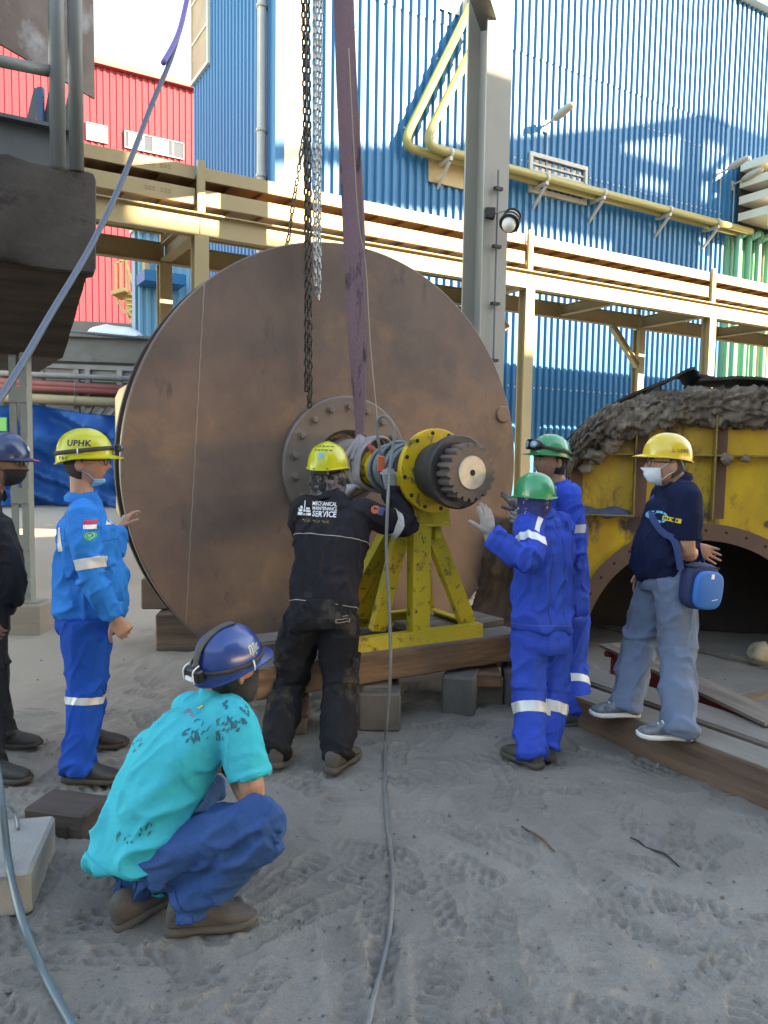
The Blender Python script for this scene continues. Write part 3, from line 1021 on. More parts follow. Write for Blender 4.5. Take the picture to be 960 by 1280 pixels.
# pipe bundle between the concrete beams and the tarpaulin
for py0, py1, r_, m_, lb in ((463 + 16, 487, .10, M_redpipe, 'upper red pipe of the pipe run above the tarpaulin'), (486, 491, .10, M_redpipe, 'lower red pipe of the pipe run above the tarpaulin'), (499, 505, .14, M_cream, 'thick cream pipe just above the blue tarpaulin'), (470, 474, .07, M_conc, 'thin grey pipe highest in the run above the tarpaulin')):
    t = thing('service_pipe', at(80, py0, 21.5), lb, 'pipe')
    a, b = at(-60, py0 - 6, 21.3), at(175, py1, 21.9)
    bm = bmesh.new()
    tube(bm, [a, b], r_, 10)
    obj('pipe', bm, m_, t, True)
    for k in range(4):
        q = a.lerp(b, .15 + .25 * k)
        bm = bmesh.new()
        tube(bm, [q, q.lerp(b, .01)], r_ * 1.25, 10)
        obj('flange', bm, M_conc, t, True)
sup = thing('pipe_support', at(60, 500, 21.8), 'pale steel trestle frame carrying the pipes above the tarpaulin', 'frame')
for py in (496, 465):
    a, b = at(-60, py - 4, 21.8), at(180, py + 6, 22.2)
    ibeam('rail', a, b, .2, .3, M_conc, sup)
for px in (8, 52, 96, 110, 150):
    a = at(px, 462, 22.0)
    box('leg', V((a.x, a.y, 0)), a, .14, .14, M_conc, sup, up=V((1, 0, 0)))
for px in (104, 120, 134):
    box('stay', at(px, 522, 21.9), at(px + 18, 500, 21.9), .1, .1, M_conc, sup)
bk = thing('plant_wall', at(60, 560, 30), 'dim grey plant wall behind the pipe run and tarpaulin', 'wall')
bm = bmesh.new()
a, b = at(-120, 600, 27), at(190, 600, 29)
bbox(bm, -3, (b - a).length + 3, -.1, .1, -2, 4.2, xmat(V((a.x, a.y, 2)), V((b.x, b.y, 2))))
obj('panel', bm, M_concdk, bk)
yt = thing('yellow_tank', at(150, 560, 17), 'cream yellow tank end peeking out behind the left of the disc', 'tank')
bm = bmesh.new()
q = at(184, 560, 17)
lathe(bm, [(.02, 0), (.5, 0), (.62, .05), (.66, .15), (.66, 2.6), (.58, 2.78), (.4, 2.9), (.02, 2.95)], xmat(V((q.x, q.y, 0.1)), V((q.x, q.y, 3.2))), 24)
obj('shell', bm, mat('cream_tank', (.55, .40, .17), .5), yt, True)
# steelwork silhouettes beyond the hopper: blue wall and lattice
bw = thing('bright_blue_block', at(40, 400, 45), 'small bright blue clad block framed by the pipes at far left', 'building')
bm = bmesh.new()
a, b = at(28, 130, 45), at(62, 130, 45)
corr(bm, V((a.x, 45, 0)), V((1, 0, 0)), V((0, -1, 0)), b.x - a.x, 0, a.z + 2, .35, .07)
obj('wall', bm, mat('bright_blue', (.03, .25, .55), .5), bw)
bm = bmesh.new()
bbox(bm, a.x, b.x, 45.1, 48, 0, a.z + 2)
obj('body', bm, M_white, bw)
wb = thing('white_lattice_tower', at(10, 400, 44), 'pale lattice tower at the far left edge behind the hopper pipes', 'tower')
for px in (-12, 2, 12):
    a = at(px, 100, 44)
    box('leg', V((a.x, 44, 0)), V((a.x, 44, a.z + 2)), .3, .3, M_wframe, wb, up=V((1, 0, 0)))
for py in (112, 122, 132, 142, 152):
    box('tie', at(-14, py, 44), at(13, py, 44), .25, .25, M_cream, wb)
    box('brace', at(-12, py, 44), at(12, py + 10, 44), .15, .15, M_cream, wb)
wb2 = thing('white_clad_block', at(20, 300, 46), 'white clad strip beside the lattice tower at far left', 'building')
bm = bmesh.new()
a, b = at(12, 130, 46), at(30, 130, 46)
corr(bm, V((a.x, 46, 0)), V((1, 0, 0)), V((0, -1, 0)), b.x - a.x, 0, a.z + 2.5, .3, .05)
obj('wall', bm, M_white, wb2)
bm = bmesh.new()
bbox(bm, a.x, b.x, 46.1, 49, 0, a.z + 2.5)
obj('body', bm, M_white, wb2)

# blue tarpaulins
def tarp(px0, px1, py0, py1, Y, label, seed):
    bm = bmesh.new()
    nx, ny = 60, 34
    g = []
    pts = []
    for j in range(ny + 1):
        for i in range(nx + 1):
            fx, fy = i / nx, j / ny
            q = at(px0 + (px1 - px0) * fx, py1[0] + (py1[1] - py1[0]) * fx, Y)
            tz = at(px0 + (px1 - px0) * fx, py0[0] + (py0[1] - py0[0]) * fx + 3 * math.sin(fx * 3.1), Y).z
            pts.append((q.x, Y, max(q.z, .02) * (1 - fy) + tz * fy))
    pa = np.array(pts)
    fold = fbm(np.stack([pa[:, 0] * .9 + seed, pa[:, 2] * .8, pa[:, 0] * .5 + pa[:, 2] * .5], 1), 3)
    diag = 1 - np.abs(nz(np.stack([pa[:, 0] * .7 + pa[:, 2] * 1.5, pa[:, 2] * .3 + seed, pa[:, 0] * .2], 1))) * 2
    pa[:, 1] += -.55 * fold - .40 * np.clip(diag, 0, 1) ** 2
    vs_ = [bm.verts.new(p) for p in pa]
    for j in range(ny):
        for i in range(nx):
            k = j * (nx + 1) + i
            bm.faces.new((vs_[k], vs_[k + 1], vs_[k + nx + 2], vs_[k + nx + 1]))
    bmesh.ops.solidify(bm, geom=bm.faces[:], thickness=.02)
    return centre(tag(obj('tarpaulin', bm, M_tarp, None, True), label, 'tarpaulin'))
tarp(34, 175, (503, 522), (632, 640), 21.0, 'large creased blue tarpaulin hung behind the yellow helmet', 2)
tarp(-60, 30, (500, 508), (630, 632), 20.6, 'bright blue tarpaulin left of the olive post', 9)
gb_ = thing('green_board', at(4, 535, 20.3), 'small green board at the left edge above the navy helmet', 'sign')
bm = bmesh.new()
a, b = at(-14, 540, 20.2), at(9, 522, 20.2)
bbox(bm, a.x, b.x, 20.15, 20.2, a.z - .1, b.z)
obj('board', bm, mat('green_board', (.12, .45, .10), .5, 0, (.16, .5, .14), 5), gb_)

# ================================================================== SHED ON THE SUN SIDE (out of the picture, its frame shades the yard)
shed = thing('workshop_shed', WP + WN * 28 + WD * 22, 'tall workshop shed on the sunny right side whose roof frame shades the yard', 'building')
TS = 28.0
def cast(name, poly):
    """flat steel/sheet piece standing TS metres out from the wall, given by the outline of its shadow on the wall"""
    bm = bmesh.new()
    vs_ = [W(s, z) + SUN * TS for s, z in poly]
    rings = [[p - WN * .15 for p in vs_], [p + WN * .15 for p in vs_]]
    loft(bm, rings)
    return centre(obj(name, bm, M_greysteel, shed))
cast('low_wall', [(-34, -13.5), (-0.8, -13.5), (-0.8, .75), (-6.4, .9), (-6.4, 1.9), (-9.2, 1.9), (-9.2, 8.2), (-34, 8.2)])
cast('low_wall', [(-0.8, -13.5), (30, -13.5), (30, -1.2), (-0.8, -1.2)])
cast('rake_beam', [(-9.2, 4.9), (-9.2, 5.2), (-2.4, 7.0), (-.2, 7.45), (1.0, 7.75), (1.0, 7.4), (-.2, 7.15), (-2.4, 6.7)])
cast('gable_panel', [(1.0, 6.6), (1.0, 7.75), (6.0, 9.2), (6.0, 6.6)])
cast('rake_beam', [(6.0, 8.8), (6.0, 9.2), (8.9, 10.15), (8.9, 9.7), (8.25, 9.5)])
cast('post', [(8.25, 5.2), (8.25, 9.5), (8.9, 9.7), (8.9, 5.2)])
cast('tie_bar', [(6.0, 8.3), (6.0, 8.66), (8.25, 8.62), (8.25, 8.3)])
cast('gable_panel', [(6.0, 6.0), (6.0, 7.95), (8.25, 7.95), (8.25, 6.0)])
cast('infill', [(6.0, 7.95), (6.0, 8.3), (6.6, 8.3), (6.6, 7.95)])
cast('infill', [(7.85, 7.95), (7.85, 8.3), (8.25, 8.3), (8.25, 7.95)])
cast('roof_edge', [(8.9, 9.6), (8.9, 10.15), (12.5, 10.1), (12.5, 9.5)])
cast('post', [(10.3, 5.6), (10.3, 9.8), (10.6, 9.8), (10.6, 5.6)])
cast('diagonal', [(8.8, 8.3), (8.8, 8.6), (10.3, 9.8), (10.3, 9.45)])
cast('rail', [(8.8, 7.5), (8.8, 8.0), (14, 8.1), (14, 7.6)])
cast('rail', [(2.2, 5.55), (2.2, 5.8), (9, 6.0), (9, 5.75)])
cast('stub_panel', [(-1.0, 6.3), (-1.0, 7.25), (1.2, 7.7), (1.2, 6.5)])
cast('stub_panel', [(5.2, 1.6), (5.2, 3.3), (9.2, 3.4), (9.2, 1.5)])

# long store wall behind the photographer, unseen, added to dim camera-facing surfaces
blocker = thing('added_light_blocker', V((-8, -9, 0)), 'added unseen store building standing behind the photographer', 'building')
bm = bmesh.new()
corr(bm, V((-30, -12.5, 0)), V((1, 0, 0)), V((0, 1, 0)), 42, 0, 9.0, .3, .05)
centre(obj('wall', bm, mat('bounce_cladding', (.42, .42, .41), .6), blocker))  # pale so that this added wall also bounces light forward
bm = bmesh.new()
bbox(bm, -30.3, 12.3, -22, -12.1, 9.0, 9.3)
obj('roof', bm, M_greysteel, blocker)

# ================================================================== HOPPER AT LEFT
HPc = at(121, 300, 6.3)
HPc.z = 0
def HQ(s, z, n=0.0):
    return HPc + WD * s + WN * n + V((0, 0, z))
zt_, zb_ = at(110, 214, 6.3).z, at(115, 343, 6.3).z
hop = thing('hopper', HQ(-2, 0, -1.5), 'dark crusted steel and concrete hopper hanging over the left of the yard', 'hopper')
bm = bmesh.new()
M = Matrix((WD, WN, V((0, 0, 1)))).transposed().to_4x4()
M.translation = HPc
bbox(bm, -6, 0, -3, 0, zb_, zt_, M, 0.06, 2)
bmesh.ops.subdivide_edges(bm, edges=[e for e in bm.edges if e.calc_length() > 1], cuts=40, use_grid_fill=True)
a = np.array([v.co[:] for v in bm.verts])
bm.normal_update()
d1 = fbm(a * np.array([3, 3, 4.5]), 5)
for v, q in zip(bm.verts, d1):
    v.co += v.normal * (0.05 * q)
obj('rim_block', bm, M_hopper, hop, True, R(50))
bm = bmesh.new()
lo = 2.32
r1 = [HQ(-6, zb_ + .02, -.05), HQ(-.06, zb_ + .02, -.05), HQ(-.06, zb_ + .02, -2.95), HQ(-6, zb_ + .02, -2.95)]
cz = at(78, 447, 6.75)
sx = (cz - HPc).dot(WD)
sn = (cz - HPc).dot(WN)
r2 = [HQ(-6, cz.z, sn), HQ(sx, cz.z, sn), HQ(sx, cz.z, -2.2), HQ(-6, cz.z, -2.2)]
loft(bm, [r1, r2])
bmesh.ops.subdivide_edges(bm, edges=bm.edges[:], cuts=9, use_grid_fill=True)
a = np.array([v.co[:] for v in bm.verts])
bm.normal_update()
for v, q in zip(bm.verts, fbm(a * np.array([2, 2, 6.]), 3)):
    v.co += v.normal * (0.018 * q)
obj('chute', bm, M_hopper2, hop, True, R(50))
panel('girder', HPc, WD, WN, -6, -.08, zt_ + .01, zt_ + .42, -.62, -.5, M_greysteel, hop)
panel('girder_flange', HPc, WD, WN, -6, -.06, zt_ + .42, zt_ + .45, -.72, -.4, M_greysteel, hop)
q = at(52, 60, 6.9)
bm = bmesh.new()
sh0, sh1 = at(-90, 118, 5.6), at(104, 116, 6.95)
bbox(bm, 0, (sh1 - sh0).length, -.01, .01, 0, 2.6, xmat(V((sh0.x, sh0.y, sh1.z)), V((sh1.x, sh1.y, sh1.z))))
obj('side_sheet', bm, M_rustsheet, hop)
def railpipe(name, a, b, r_, m=M_greypipe):
    bm = bmesh.new()
    tube(bm, [a, b], r_, 14)
    obj(name, bm, m, hop, True)
b0 = at(73, 210, 5.95)
railpipe('rail_post', b0, b0 + V((0, 0, 2.6)), .056)
b0 = at(96, 214, 6.25)
railpipe('rail_post', b0, b0 + V((0, 0, 2.6)), .055)
railpipe('handrail', at(-60, 64, 5.5), at(67, 90, 5.96), .042)
for (a, b) in (((38, 155), (48, 112)), ((58, 160), (66, 118)), ((82, 160), (92, 112))):
    box('stay', at(*a, 7.3), at(*b, 7.3), .05, .06, M_greysteel, hop)
box('stay', at(51, 160, 7.25), at(51, 110, 7.25), .05, .05, mat('blue_stay', (.03, .10, .22), .5), hop)

# olive built-up post with its block
pb = gr(38, 752, 0.26)
post = thing('lattice_post', V((pb.x, pb.y, .26)), 'olive steel post of two bars with batten plates beside the black-clad man', 'post')
pz = 2.40
for dx in (-.046, .046):
    bm = bmesh.new()
    x, y = pb.x - .05 + dx, pb.y
    bbox(bm, x - .03, x + .03, y - .045, y - .035, .27, pz)
    xx = x - .03 if dx < 0 else x + .02
    bbox(bm, xx, xx + .01, y - .035, y + .05, .27, pz)
    obj('bar', bm, M_postgreen, post)
for z in (.34, .72, 1.12, 1.55, 1.98):
    bm = bmesh.new()
    bbox(bm, pb.x - .05 - .075, pb.x - .05 + .075, pb.y - .058, pb.y - .046, z, z + .13)
    obj('batten_plate', bm, M_postgreen, post)
bm = bmesh.new()
bbox(bm, pb.x - .2, pb.x + .1, pb.y - .1, pb.y + .1, .262, .275)
obj('base_plate', bm, M_postgreen, post)
o = box('footing_block', V((pb.x - .24, pb.y - .0, .12)), V((pb.x + .15, pb.y, .12)), .34, .28, mat('wood_pale', (.30, .245, .19), .85, 0, (.24, .19, .145), 3, .7, stretch=(1, 8, 8), bump=.25, bsc=10), None, .012)
tag(o, 'brown grey footing block under the olive post', 'block')

# ================================================================== THE BIG DISC
KD = 1.06
DA = R(30.3)
DT = V((math.cos(DA), math.sin(DA), 0))
DN = V((math.sin(DA), -math.cos(DA), 0))
DC = at(432, 583, 5.07 * KD)
DR = 1.43 * KD
M_disc = mat('disc_steel', (0.225, 0.140, 0.104), 0.5, 0.05, (0.135, 0.092, 0.076), 1.9, 0.45, bump=0.1, bsc=40, col3=(0.285, 0.165, 0.095), sc3=1.1, th3=0.52, w3=0.16, rvar=0.12, fine=0.09, col4=(.08, .058, .05), sc4=5.5, th4=.615, w4=.10, st4=(1, 1, .3))
M_rim = mat('disc_rim', (0.030, 0.024, 0.021), 0.7, 0.1, (0.055, 0.042, 0.036), 4, bump=0.15)
M_hub = mat('hub_steel', (0.22, 0.18, 0.155), 0.5, 0.25, (0.155, 0.125, 0.107), 4.0, 0.8, bump=0.12, bsc=50, col3=(0.24, 0.155, 0.105), sc3=4, th3=0.6)
M_weld = mat('weld_line', (0.32, 0.25, 0.20), 0.6, 0.2)
M_yel = mat('machine_yellow', (0.62, 0.40, 0.012), 0.5, 0, (0.52, 0.33, 0.015), 5, 0.7, col3=(0.06, 0.045, 0.03), sc3=9, th3=0.56, w3=0.07, bump=0.12, bsc=40, col4=(.30, .22, .12), sc4=26, th4=.6)
M_yel2 = mat('stand_yellow', (0.60, 0.47, 0.03), 0.5, 0, (0.50, 0.38, 0.035), 4, 0.7, col3=(0.14, 0.095, 0.04), sc3=7, th3=0.57, w3=0.07, bump=0.15, bsc=40, col4=(.05, .036, .022), sc4=24, th4=.615, w4=.03)
M_chrome = mat('bright_steel', (0.38, 0.39, 0.40), 0.4, .55, (0.28, 0.29, 0.30), 12, bump=0.03)
M_gear = mat('gear_steel', (0.085, 0.072, 0.068), 0.5, 0.3, (0.125, 0.10, 0.09), 8, bump=0.1)
M_blksteel = mat('black_coupling', (0.035, 0.036, 0.040), 0.45, 0.4, (0.055, 0.054, 0.056), 6, bump=0.1)
DM = Matrix((DN, DT, V((0, 0, 1)))).transposed().to_4x4()
DM.translation = DC
disc = thing('steel_disc', DC - V((0, 0, DR)), 'huge upright brown steel disc with a bolted hub and a shaft towards the camera', 'disc')
bm = bmesh.new()
lathe(bm, [(.30, -.05), (.30, 0.0), (DR - .008, 0.0), (DR, -.008), (DR, -.045), (DR - .05, -.05)], DM, 160, cap=False)
obj('front_plate', bm, M_disc, disc, True, R(30))
bm = bmesh.new()
lathe(bm, [(DR - .045, -.02), (DR - .035, -.028), (DR - .035, -.18), (DR - .045, -.19)], DM, 160, cap=False)
obj('rim', bm, M_rim, disc, True, R(30))
bm = bmesh.new()
lathe(bm, [(.05, -.18), (DR - .02, -.18), (DR - .004, -.185), (DR - .004, -.225), (DR - .03, -.23), (.05, -.23)], DM, 160)
obj('back_plate', bm, M_rim, disc, True, R(30))
def onD(px, py, off=0.0):
    q = onplane(px, py, DC, DN)
    return q + DN * off
def local(q):
    v = q - DC
    return v.dot(DT), v.z
# weld seam
bm = bmesh.new()
u0_, _ = local(onD(255, 350))
u1_, _ = local(onD(232, 785))
zz0 = math.sqrt(DR ** 2 - u0_ ** 2) - .01
zz1 = -math.sqrt(DR ** 2 - u1_ ** 2) + .01
pts = []
for k in range(60):
    f_ = k / 59
    pts.append(DC + DT * (u0_ + (u1_ - u0_) * f_ + .002 * math.sin(k * 1.7)) + V((0, 0, zz0 + (zz1 - zz0) * f_)) + DN * .001)
tube(bm, pts, .0045, 6)
obj('weld_seam', bm, M_weld, disc, True)
# round plug plate
q = onD(628, 518)
bm = bmesh.new()
PM = DM.copy()
PM.translation = q
lathe(bm, [(.002, -.01), (.065, -.01), (.065, .014), (.058, .02), (.002, .02)], PM, 28)
obj('plug', bm, M_disc, disc, True, R(30))
# hub flange ring with bolts
HF = .46 * KD
bm = bmesh.new()
lathe(bm, [(.27, -.01), (HF, -.01), (HF, .03), (HF - .012, .04), (.27, .04)], DM, 80, cap=False)
lathe(bm, [(.27, .04), (.255, .04), (.23, .005), (.23, -.04)], DM, 80, cap=False)
hubo = obj('hub_flange', bm, M_hub, disc, True, R(30))
bm = bmesh.new()
lathe(bm, [(.005, -.045), (.24, -.045), (.24, -.035), (.005, -.035)], DM, 60)
obj('hub_disc', bm, M_hub, disc, True, R(30))
bm = bmesh.new()
lathe(bm, [(.2, -.035), (.19, .1), (.16, .13), (.115, .14)], DM, 48, cap=False)
obj('hub_boss', bm, M_hub, disc, True, R(40))
bolt_me = None
for k in range(18):
    an_ = 2 * math.pi * (k + .5) / 18
    if bolt_me is None:
        b2 = bmesh.new()
        rr = .021
        rings = [[V((x, r_ * math.cos(math.pi / 3 * j), r_ * math.sin(math.pi / 3 * j))) for j in range(6)] for x, r_ in ((0, rr), (.02, rr), (.024, rr * .8))]
        loft(b2, rings)
        lathe(b2, [(.03, -.002), (.03, .003), (.02, .004)], Matrix.Identity(4), 14)
        bolt_me = mesh(b2)
    BM_ = DM.copy()
    BM_.translation = DC + DN * .042 + (DT * math.cos(an_) + V((0, 0, math.sin(an_)))) * (.385 * KD)
    link('bolt', bolt_me, M_hub, hubo, BM_)
# shaft and the machine parts on it
def sh(name, prof, m, n=48, parent=disc, ang=R(30)):
    bm = bmesh.new()
    lathe(bm, [(r_ * KD, x * KD) for r_, x in prof], DM, n)
    return obj(name, bm, m, parent, True, ang)
shaft = sh('shaft', [(.115, -.03), (.115, .24), (.095, .25), (.095, 1.30), (.085, 1.31)], M_hub)
brg = sh('bearing', [(.098, .20), (.112, .205), (.118, .22), (.118, .26), (.108, .27), (.108, .33), (.118, .34), (.118, .42), (.108, .43), (.108, .50), (.12, .51), (.12, .54), (.098, .545)], M_yel)
sh('collar', [(.098, .86), (.15, .87), (.15, 1.02), (.098, 1.03)], M_blksteel)
flg = sh('yellow_flange', [(.098, 1.028), (.224, 1.03), (.228, 1.035), (.228, 1.062), (.224, 1.067), (.098, 1.07)], M_yel, 64)
for k in range(12):
    an_ = 2 * math.pi * (k + .3) / 12
    b2 = bmesh.new()
    BM_ = DM.copy()
    BM_.translation = DC + DN * (1.0705 * KD) + (DT * math.cos(an_) + V((0, 0, math.sin(an_)))) * (.205 * KD)
    lathe(b2, [(.0115, -.004), (.0115, .001), (.001, .0012)], BM_, 10)
    obj('bolt_hole', b2, M_dark, flg)
for an_ in (.3, 2.2, 4.4):
    pass
sh('coupling_barrel', [(.098, 1.068), (.15, 1.072), (.155, 1.09), (.155, 1.225), (.16, 1.23)], M_blksteel)
sh('coupling_ring', [(.10, 1.228), (.185, 1.23), (.192, 1.237), (.192, 1.275), (.185, 1.282), (.10, 1.283)], M_blksteel, 64)
bm = bmesh.new()
NT = 20
rings = []
for x, f_ in ((1.28, 1), (1.29, 1.0), (1.372, 1.0), (1.382, .985)):
    ring = []
    for j in range(NT * 8):
        q = 2 * math.pi * j / (NT * 8)
        ph = (j % 8)
        r_ = (.150 if ph < 4 else (.142 if ph in (4, 7) else .130)) * f_ * KD
        ring.append(DM @ V((x * KD, r_ * math.cos(q), r_ * math.sin(q))))
    rings.append(ring)
loft(bm, rings)
obj('gear', bm, M_gear, disc)
cap = sh('shaft_end', [(.002, 1.37), (.086, 1.37), (.086, 1.384), (.083, 1.388), (.002, 1.388)], M_chrome, 40)
bm = bmesh.new()
lathe(bm, [(x * KD, y * KD) for x, y in ((.016, 1.38), (.016, 1.3892), (.001, 1.3892))], DM, 16)
obj('centre_bore', bm, M_dark, cap)

# coil of grey cable wound on the shaft
M_cablegrey = mat('grey_cable', (0.15, 0.18, 0.20), 0.5, 0, (0.11, 0.13, 0.145), 9)
coil = thing('cable_coil', DC + DN * .7 * KD, 'loops of grey blue cable wound round the shaft beside the gloved hand', 'cable')
rnd = random.Random(3)
for k in range(9):
    c0 = (.56 + .033 * k) * KD
    r_ = (.128 + .028 * rnd.random()) * KD
    tl = rnd.uniform(-.07, .07)
    t2 = rnd.uniform(-.05, .05)
    bm = bmesh.new()
    rr = []
    for j in range(48):
        q = 2 * math.pi * j / 48
        p = DC + DN * (c0 + r_ * (tl * math.cos(q) + t2 * math.sin(q))) + (DT * math.cos(q) + V((0, 0, math.sin(q)))) * (r_ * (1 + .05 * math.sin(2 * q + k)))
        rr.append(p)
    tn = len(rr)
    rings = []
    for j in range(tn):
        t_ = (rr[(j + 1) % tn] - rr[j - 1]).normalized()
        o_ = (rr[j] - DC - DN * c0).normalized()
        s_ = t_.cross(o_)
        rings.append([rr[j] + (o_ * math.cos(a_) + s_ * math.sin(a_)) * (.0115 + .003 * (k % 2)) for a_ in np.linspace(0, 2 * math.pi, 9)[:-1]])
    loft(bm, rings, closed=True)
    obj('loop', bm, mat('blue_grey_cable', (.10, .17, .24), .5) if k in (0, 2) else M_cablegrey, coil, True)

# ================================================================== YELLOW STAND, TIMBER AND BLOCKS
M_timber = mat('timber', (0.27, 0.16, 0.09), 0.85, 0, (0.085, 0.05, 0.033), 2.2, 0.5, stretch=(0.7, 7, 7), bump=0.35, bsc=9, col3=(0.045, 0.034, 0.03), sc3=1.6, th3=0.6, w3=0.12, fine=0.1)
M_timber2 = mat('dusty_timber', (0.22, 0.175, 0.14), 0.9, 0, (0.11, 0.083, 0.065), 2.0, 0.5, stretch=(0.7, 7, 7), bump=0.35, bsc=9, col3=(0.27, 0.245, 0.215), sc3=1.4, th3=0.52, w3=0.2, fine=0.1)
M_timberR = mat('brown_timber', (0.21, 0.125, 0.08), 0.85, 0, (0.07, 0.043, 0.031), 2.0, 0.5, stretch=(0.5, 6, 6), bump=0.3, bsc=9, col3=(0.19, 0.155, 0.13), sc3=1.2, th3=0.56, w3=0.2, fine=0.1)
M_block = mat('grey_block', (0.085, 0.075, 0.066), 0.9, 0, (0.17, 0.15, 0.13), 3, 0.5, bump=0.25, bsc=18, col3=(0.07, 0.055, 0.045), sc3=4, th3=0.58, w3=0.15, fine=0.1)
TZ = 0.46
tf = gr(447, 820, TZ)
tf.z = 0
TL = tf + DN * 0.0
def TB(u, n, z):
    return TL + DT * u + DN * n + V((0, 0, z))
o = box('support_timber', TB(-.6, -.11, TZ - .085), TB(1.22, -.11, TZ - .085), .22, .17, M_timber, None, .01, rough=.006)
tag(o, 'thick rough brown timber under the yellow stand, nearest the camera', 'timber')
o = box('support_timber', TB(-.45, -.62, TZ - .085), TB(1.3, -.62, TZ - .085), .22, .17, M_timber2, None, .01, rough=.006)
tag(o, 'dusty timber under the yellow stand, behind the nearer one', 'timber')
o = box('plank', TB(.55, -.33, TZ + .025), TB(1.22, -.40, TZ + .025), .34, .05, M_timber2, None, .008, rough=.004)
tag(o, 'short dusty plank lying on the timber right of the stand base', 'plank')
# dark steel packing sheet under the base
stand = thing('shaft_stand', TB(.25, -.3, TZ), 'yellow welded steel A frame stand holding up the shaft', 'stand')
SPt = DC + DN * (.93 * KD)
def SB_(u, n, z):
    return V((SPt.x, SPt.y, 0)) + DT * u + DN * n + V((0, 0, z))
nf = (TL - SB_(0, 0, 0)).dot(DN) - .03     # front edge of base just behind the timber's front edge
uL = -.46
uR = (gr(591, 777, TZ + .08) - SB_(0, 0, 0)).dot(DT)
nb = nf - .60
zc = TZ + .045
chan('base_channel', SB_(uL, nf - .03, zc), SB_(uR, nf - .03, zc), .06, .085, M_yel2, stand, .009, flip=-1)
chan('base_channel', SB_(uL, nb + .03, zc), SB_(uR, nb + .03, zc), .06, .085, M_yel2, stand, .009)
chan('base_channel', SB_(uL + .03, nf - .062, zc), SB_(uL + .03, nb + .062, zc), .06, .085, M_yel2, stand, .009)
chan('base_channel', SB_(uR - .03, nf - .062, zc), SB_(uR - .03, nb + .062, zc), .06, .085, M_yel2, stand, .009, flip=-1)
zt2 = DC.z - .27
top = SB_(0, 0, zt2)
um = (uL + uR) / 2
legs = [((um + .0, nf - .04), (-.05, .05), .12), ((uR - .05, nf - .10), (.05, .0), .10), ((uR - .07, nb + .05), (.05, -.12), .10), ((uL + .24, nf - .16), (-.13, .0), .09), ((uL + .2, nb + .06), (-.12, -.12), .10), ((um - .10, nb + .05), (-.05, -.14), .10)]
for (u_, n_), (tu, tn), w_ in legs:
    a, b = SB_(u_, n_, zc + .04), SB_(tu, tn, zt2 - .05)
    chan('leg', a, b, w_ * .6, w_, M_yel2, stand, .009, up=DT)
bm = bmesh.new()
SM = Matrix((DT, DN, V((0, 0, 1)))).transposed().to_4x4()
SM.translation = SB_(0, -.03, 0)
bbox(bm, -.15, .15, -.12, .12, zt2 - .055, zt2 - .035, SM)
obj('top_plate', bm, M_yel2, stand)
bm = bmesh.new()
rings = []
for n_ in (-.06, .05):
    pr_ = []
    for k in range(13):
        q = math.pi + math.pi * k / 12
        pr_.append(SB_(.158 * math.cos(q), n_, DC.z + .158 * math.sin(q)))
    pr_ += [SB_(.165, n_, zt2 - .034), SB_(-.165, n_, zt2 - .034)]
    rings.append(pr_)
loft(bm, rings)
obj('saddle', bm, M_yel2, stand)
bm = bmesh.new()
SM.translation = SB_(0, 0, 0)
bbox(bm, .06, .10, -.05, .06, zt2 - .13, zt2 - .04, SM)
obj('gusset', bm, M_yel2, stand)

def cblock(name, px, py, w, d, h, label, cat, m, ang=DA, z0=0.0, grp=None, rough=.005):
    p = gr(px, py, z0)
    t_ = V((math.cos(ang), math.sin(ang), 0))
    n_ = V((math.sin(ang), -math.cos(ang), 0))
    c = p - n_ * (d / 2)
    o = box(name, c - t_ * w / 2 + V((0, 0, h / 2 - .02)), c + t_ * w / 2 + V((0, 0, h / 2 - .02)), d, h + .04, m, None, .012, rough=rough)
    return tag(o, label, cat, grp)
cblock('concrete_block', 474, 906, .24, .42, .18, 'grey concrete block under the middle of the nearer timber', 'block', M_block, DA - .5, .07)
cblock('packing_block', 470, 868, .16, .3, .05, 'small dark packing block on top of the middle concrete block', 'block', M_block, DA - .4, .23)
cblock('concrete_block', 572, 892, .20, .5, .22, 'dark concrete block under the right part of the timber', 'block', M_block, DA - .75, .05)
cblock('packing_block', 610, 852, .17, .3, .05, 'brown wooden packing block right of the dark concrete block', 'block', M_timber, DA - .55, .21)
cblock('concrete_block', 612, 878, .17, .3, .16, 'pale dusty block under the brown packing block', 'block', M_block, DA - .55, .05)
cblock('concrete_block', 366, 915, .16, .3, .15, 'dusty block between the legs of the man in the black jacket', 'block', M_block, DA - .4, .05)
cblock('packing_block', 372, 890, .13, .2, .07, 'small brown packing block on the dusty block behind the black trousers', 'block', M_timberR, DA - .4, .2)
cblock('concrete_block', 648, 878, .18, .3, .2, 'dark block at the right end of the timbers behind the blue coverall', 'block', M_block, DA - .6, .05)
# blocks and beam end behind the left of the disc
cblock('timber_block', 228, 814, .42, .36, .30, 'dark brown timber block on the ground behind the disc at left', 'block', M_timberR, .08, .0)
bo = gr(222, 812)
o = box('timber_baulk', V((bo.x - .32, bo.y + .2, .435)), V((bo.x + 1.5, bo.y + .35, .435)), .3, .25, mat('ruddy_timber', (.21, .125, .08), .8, 0, (.14, .085, .06), 2, .9, stretch=(.7, 6, 6), bump=.3, bsc=9), None, .012, rough=.005)
tag(o, 'reddish brown baulk end sticking out behind the disc at left', 'timber')
o = box('timber_baulk', V((bo.x - .26, bo.y + .62, .46)), V((bo.x + 1.5, bo.y + .75, .46)), .22, .3, M_timber2, None, .012, rough=.005)
tag(o, 'paler baulk lying behind the reddish one at the left of the disc', 'timber')

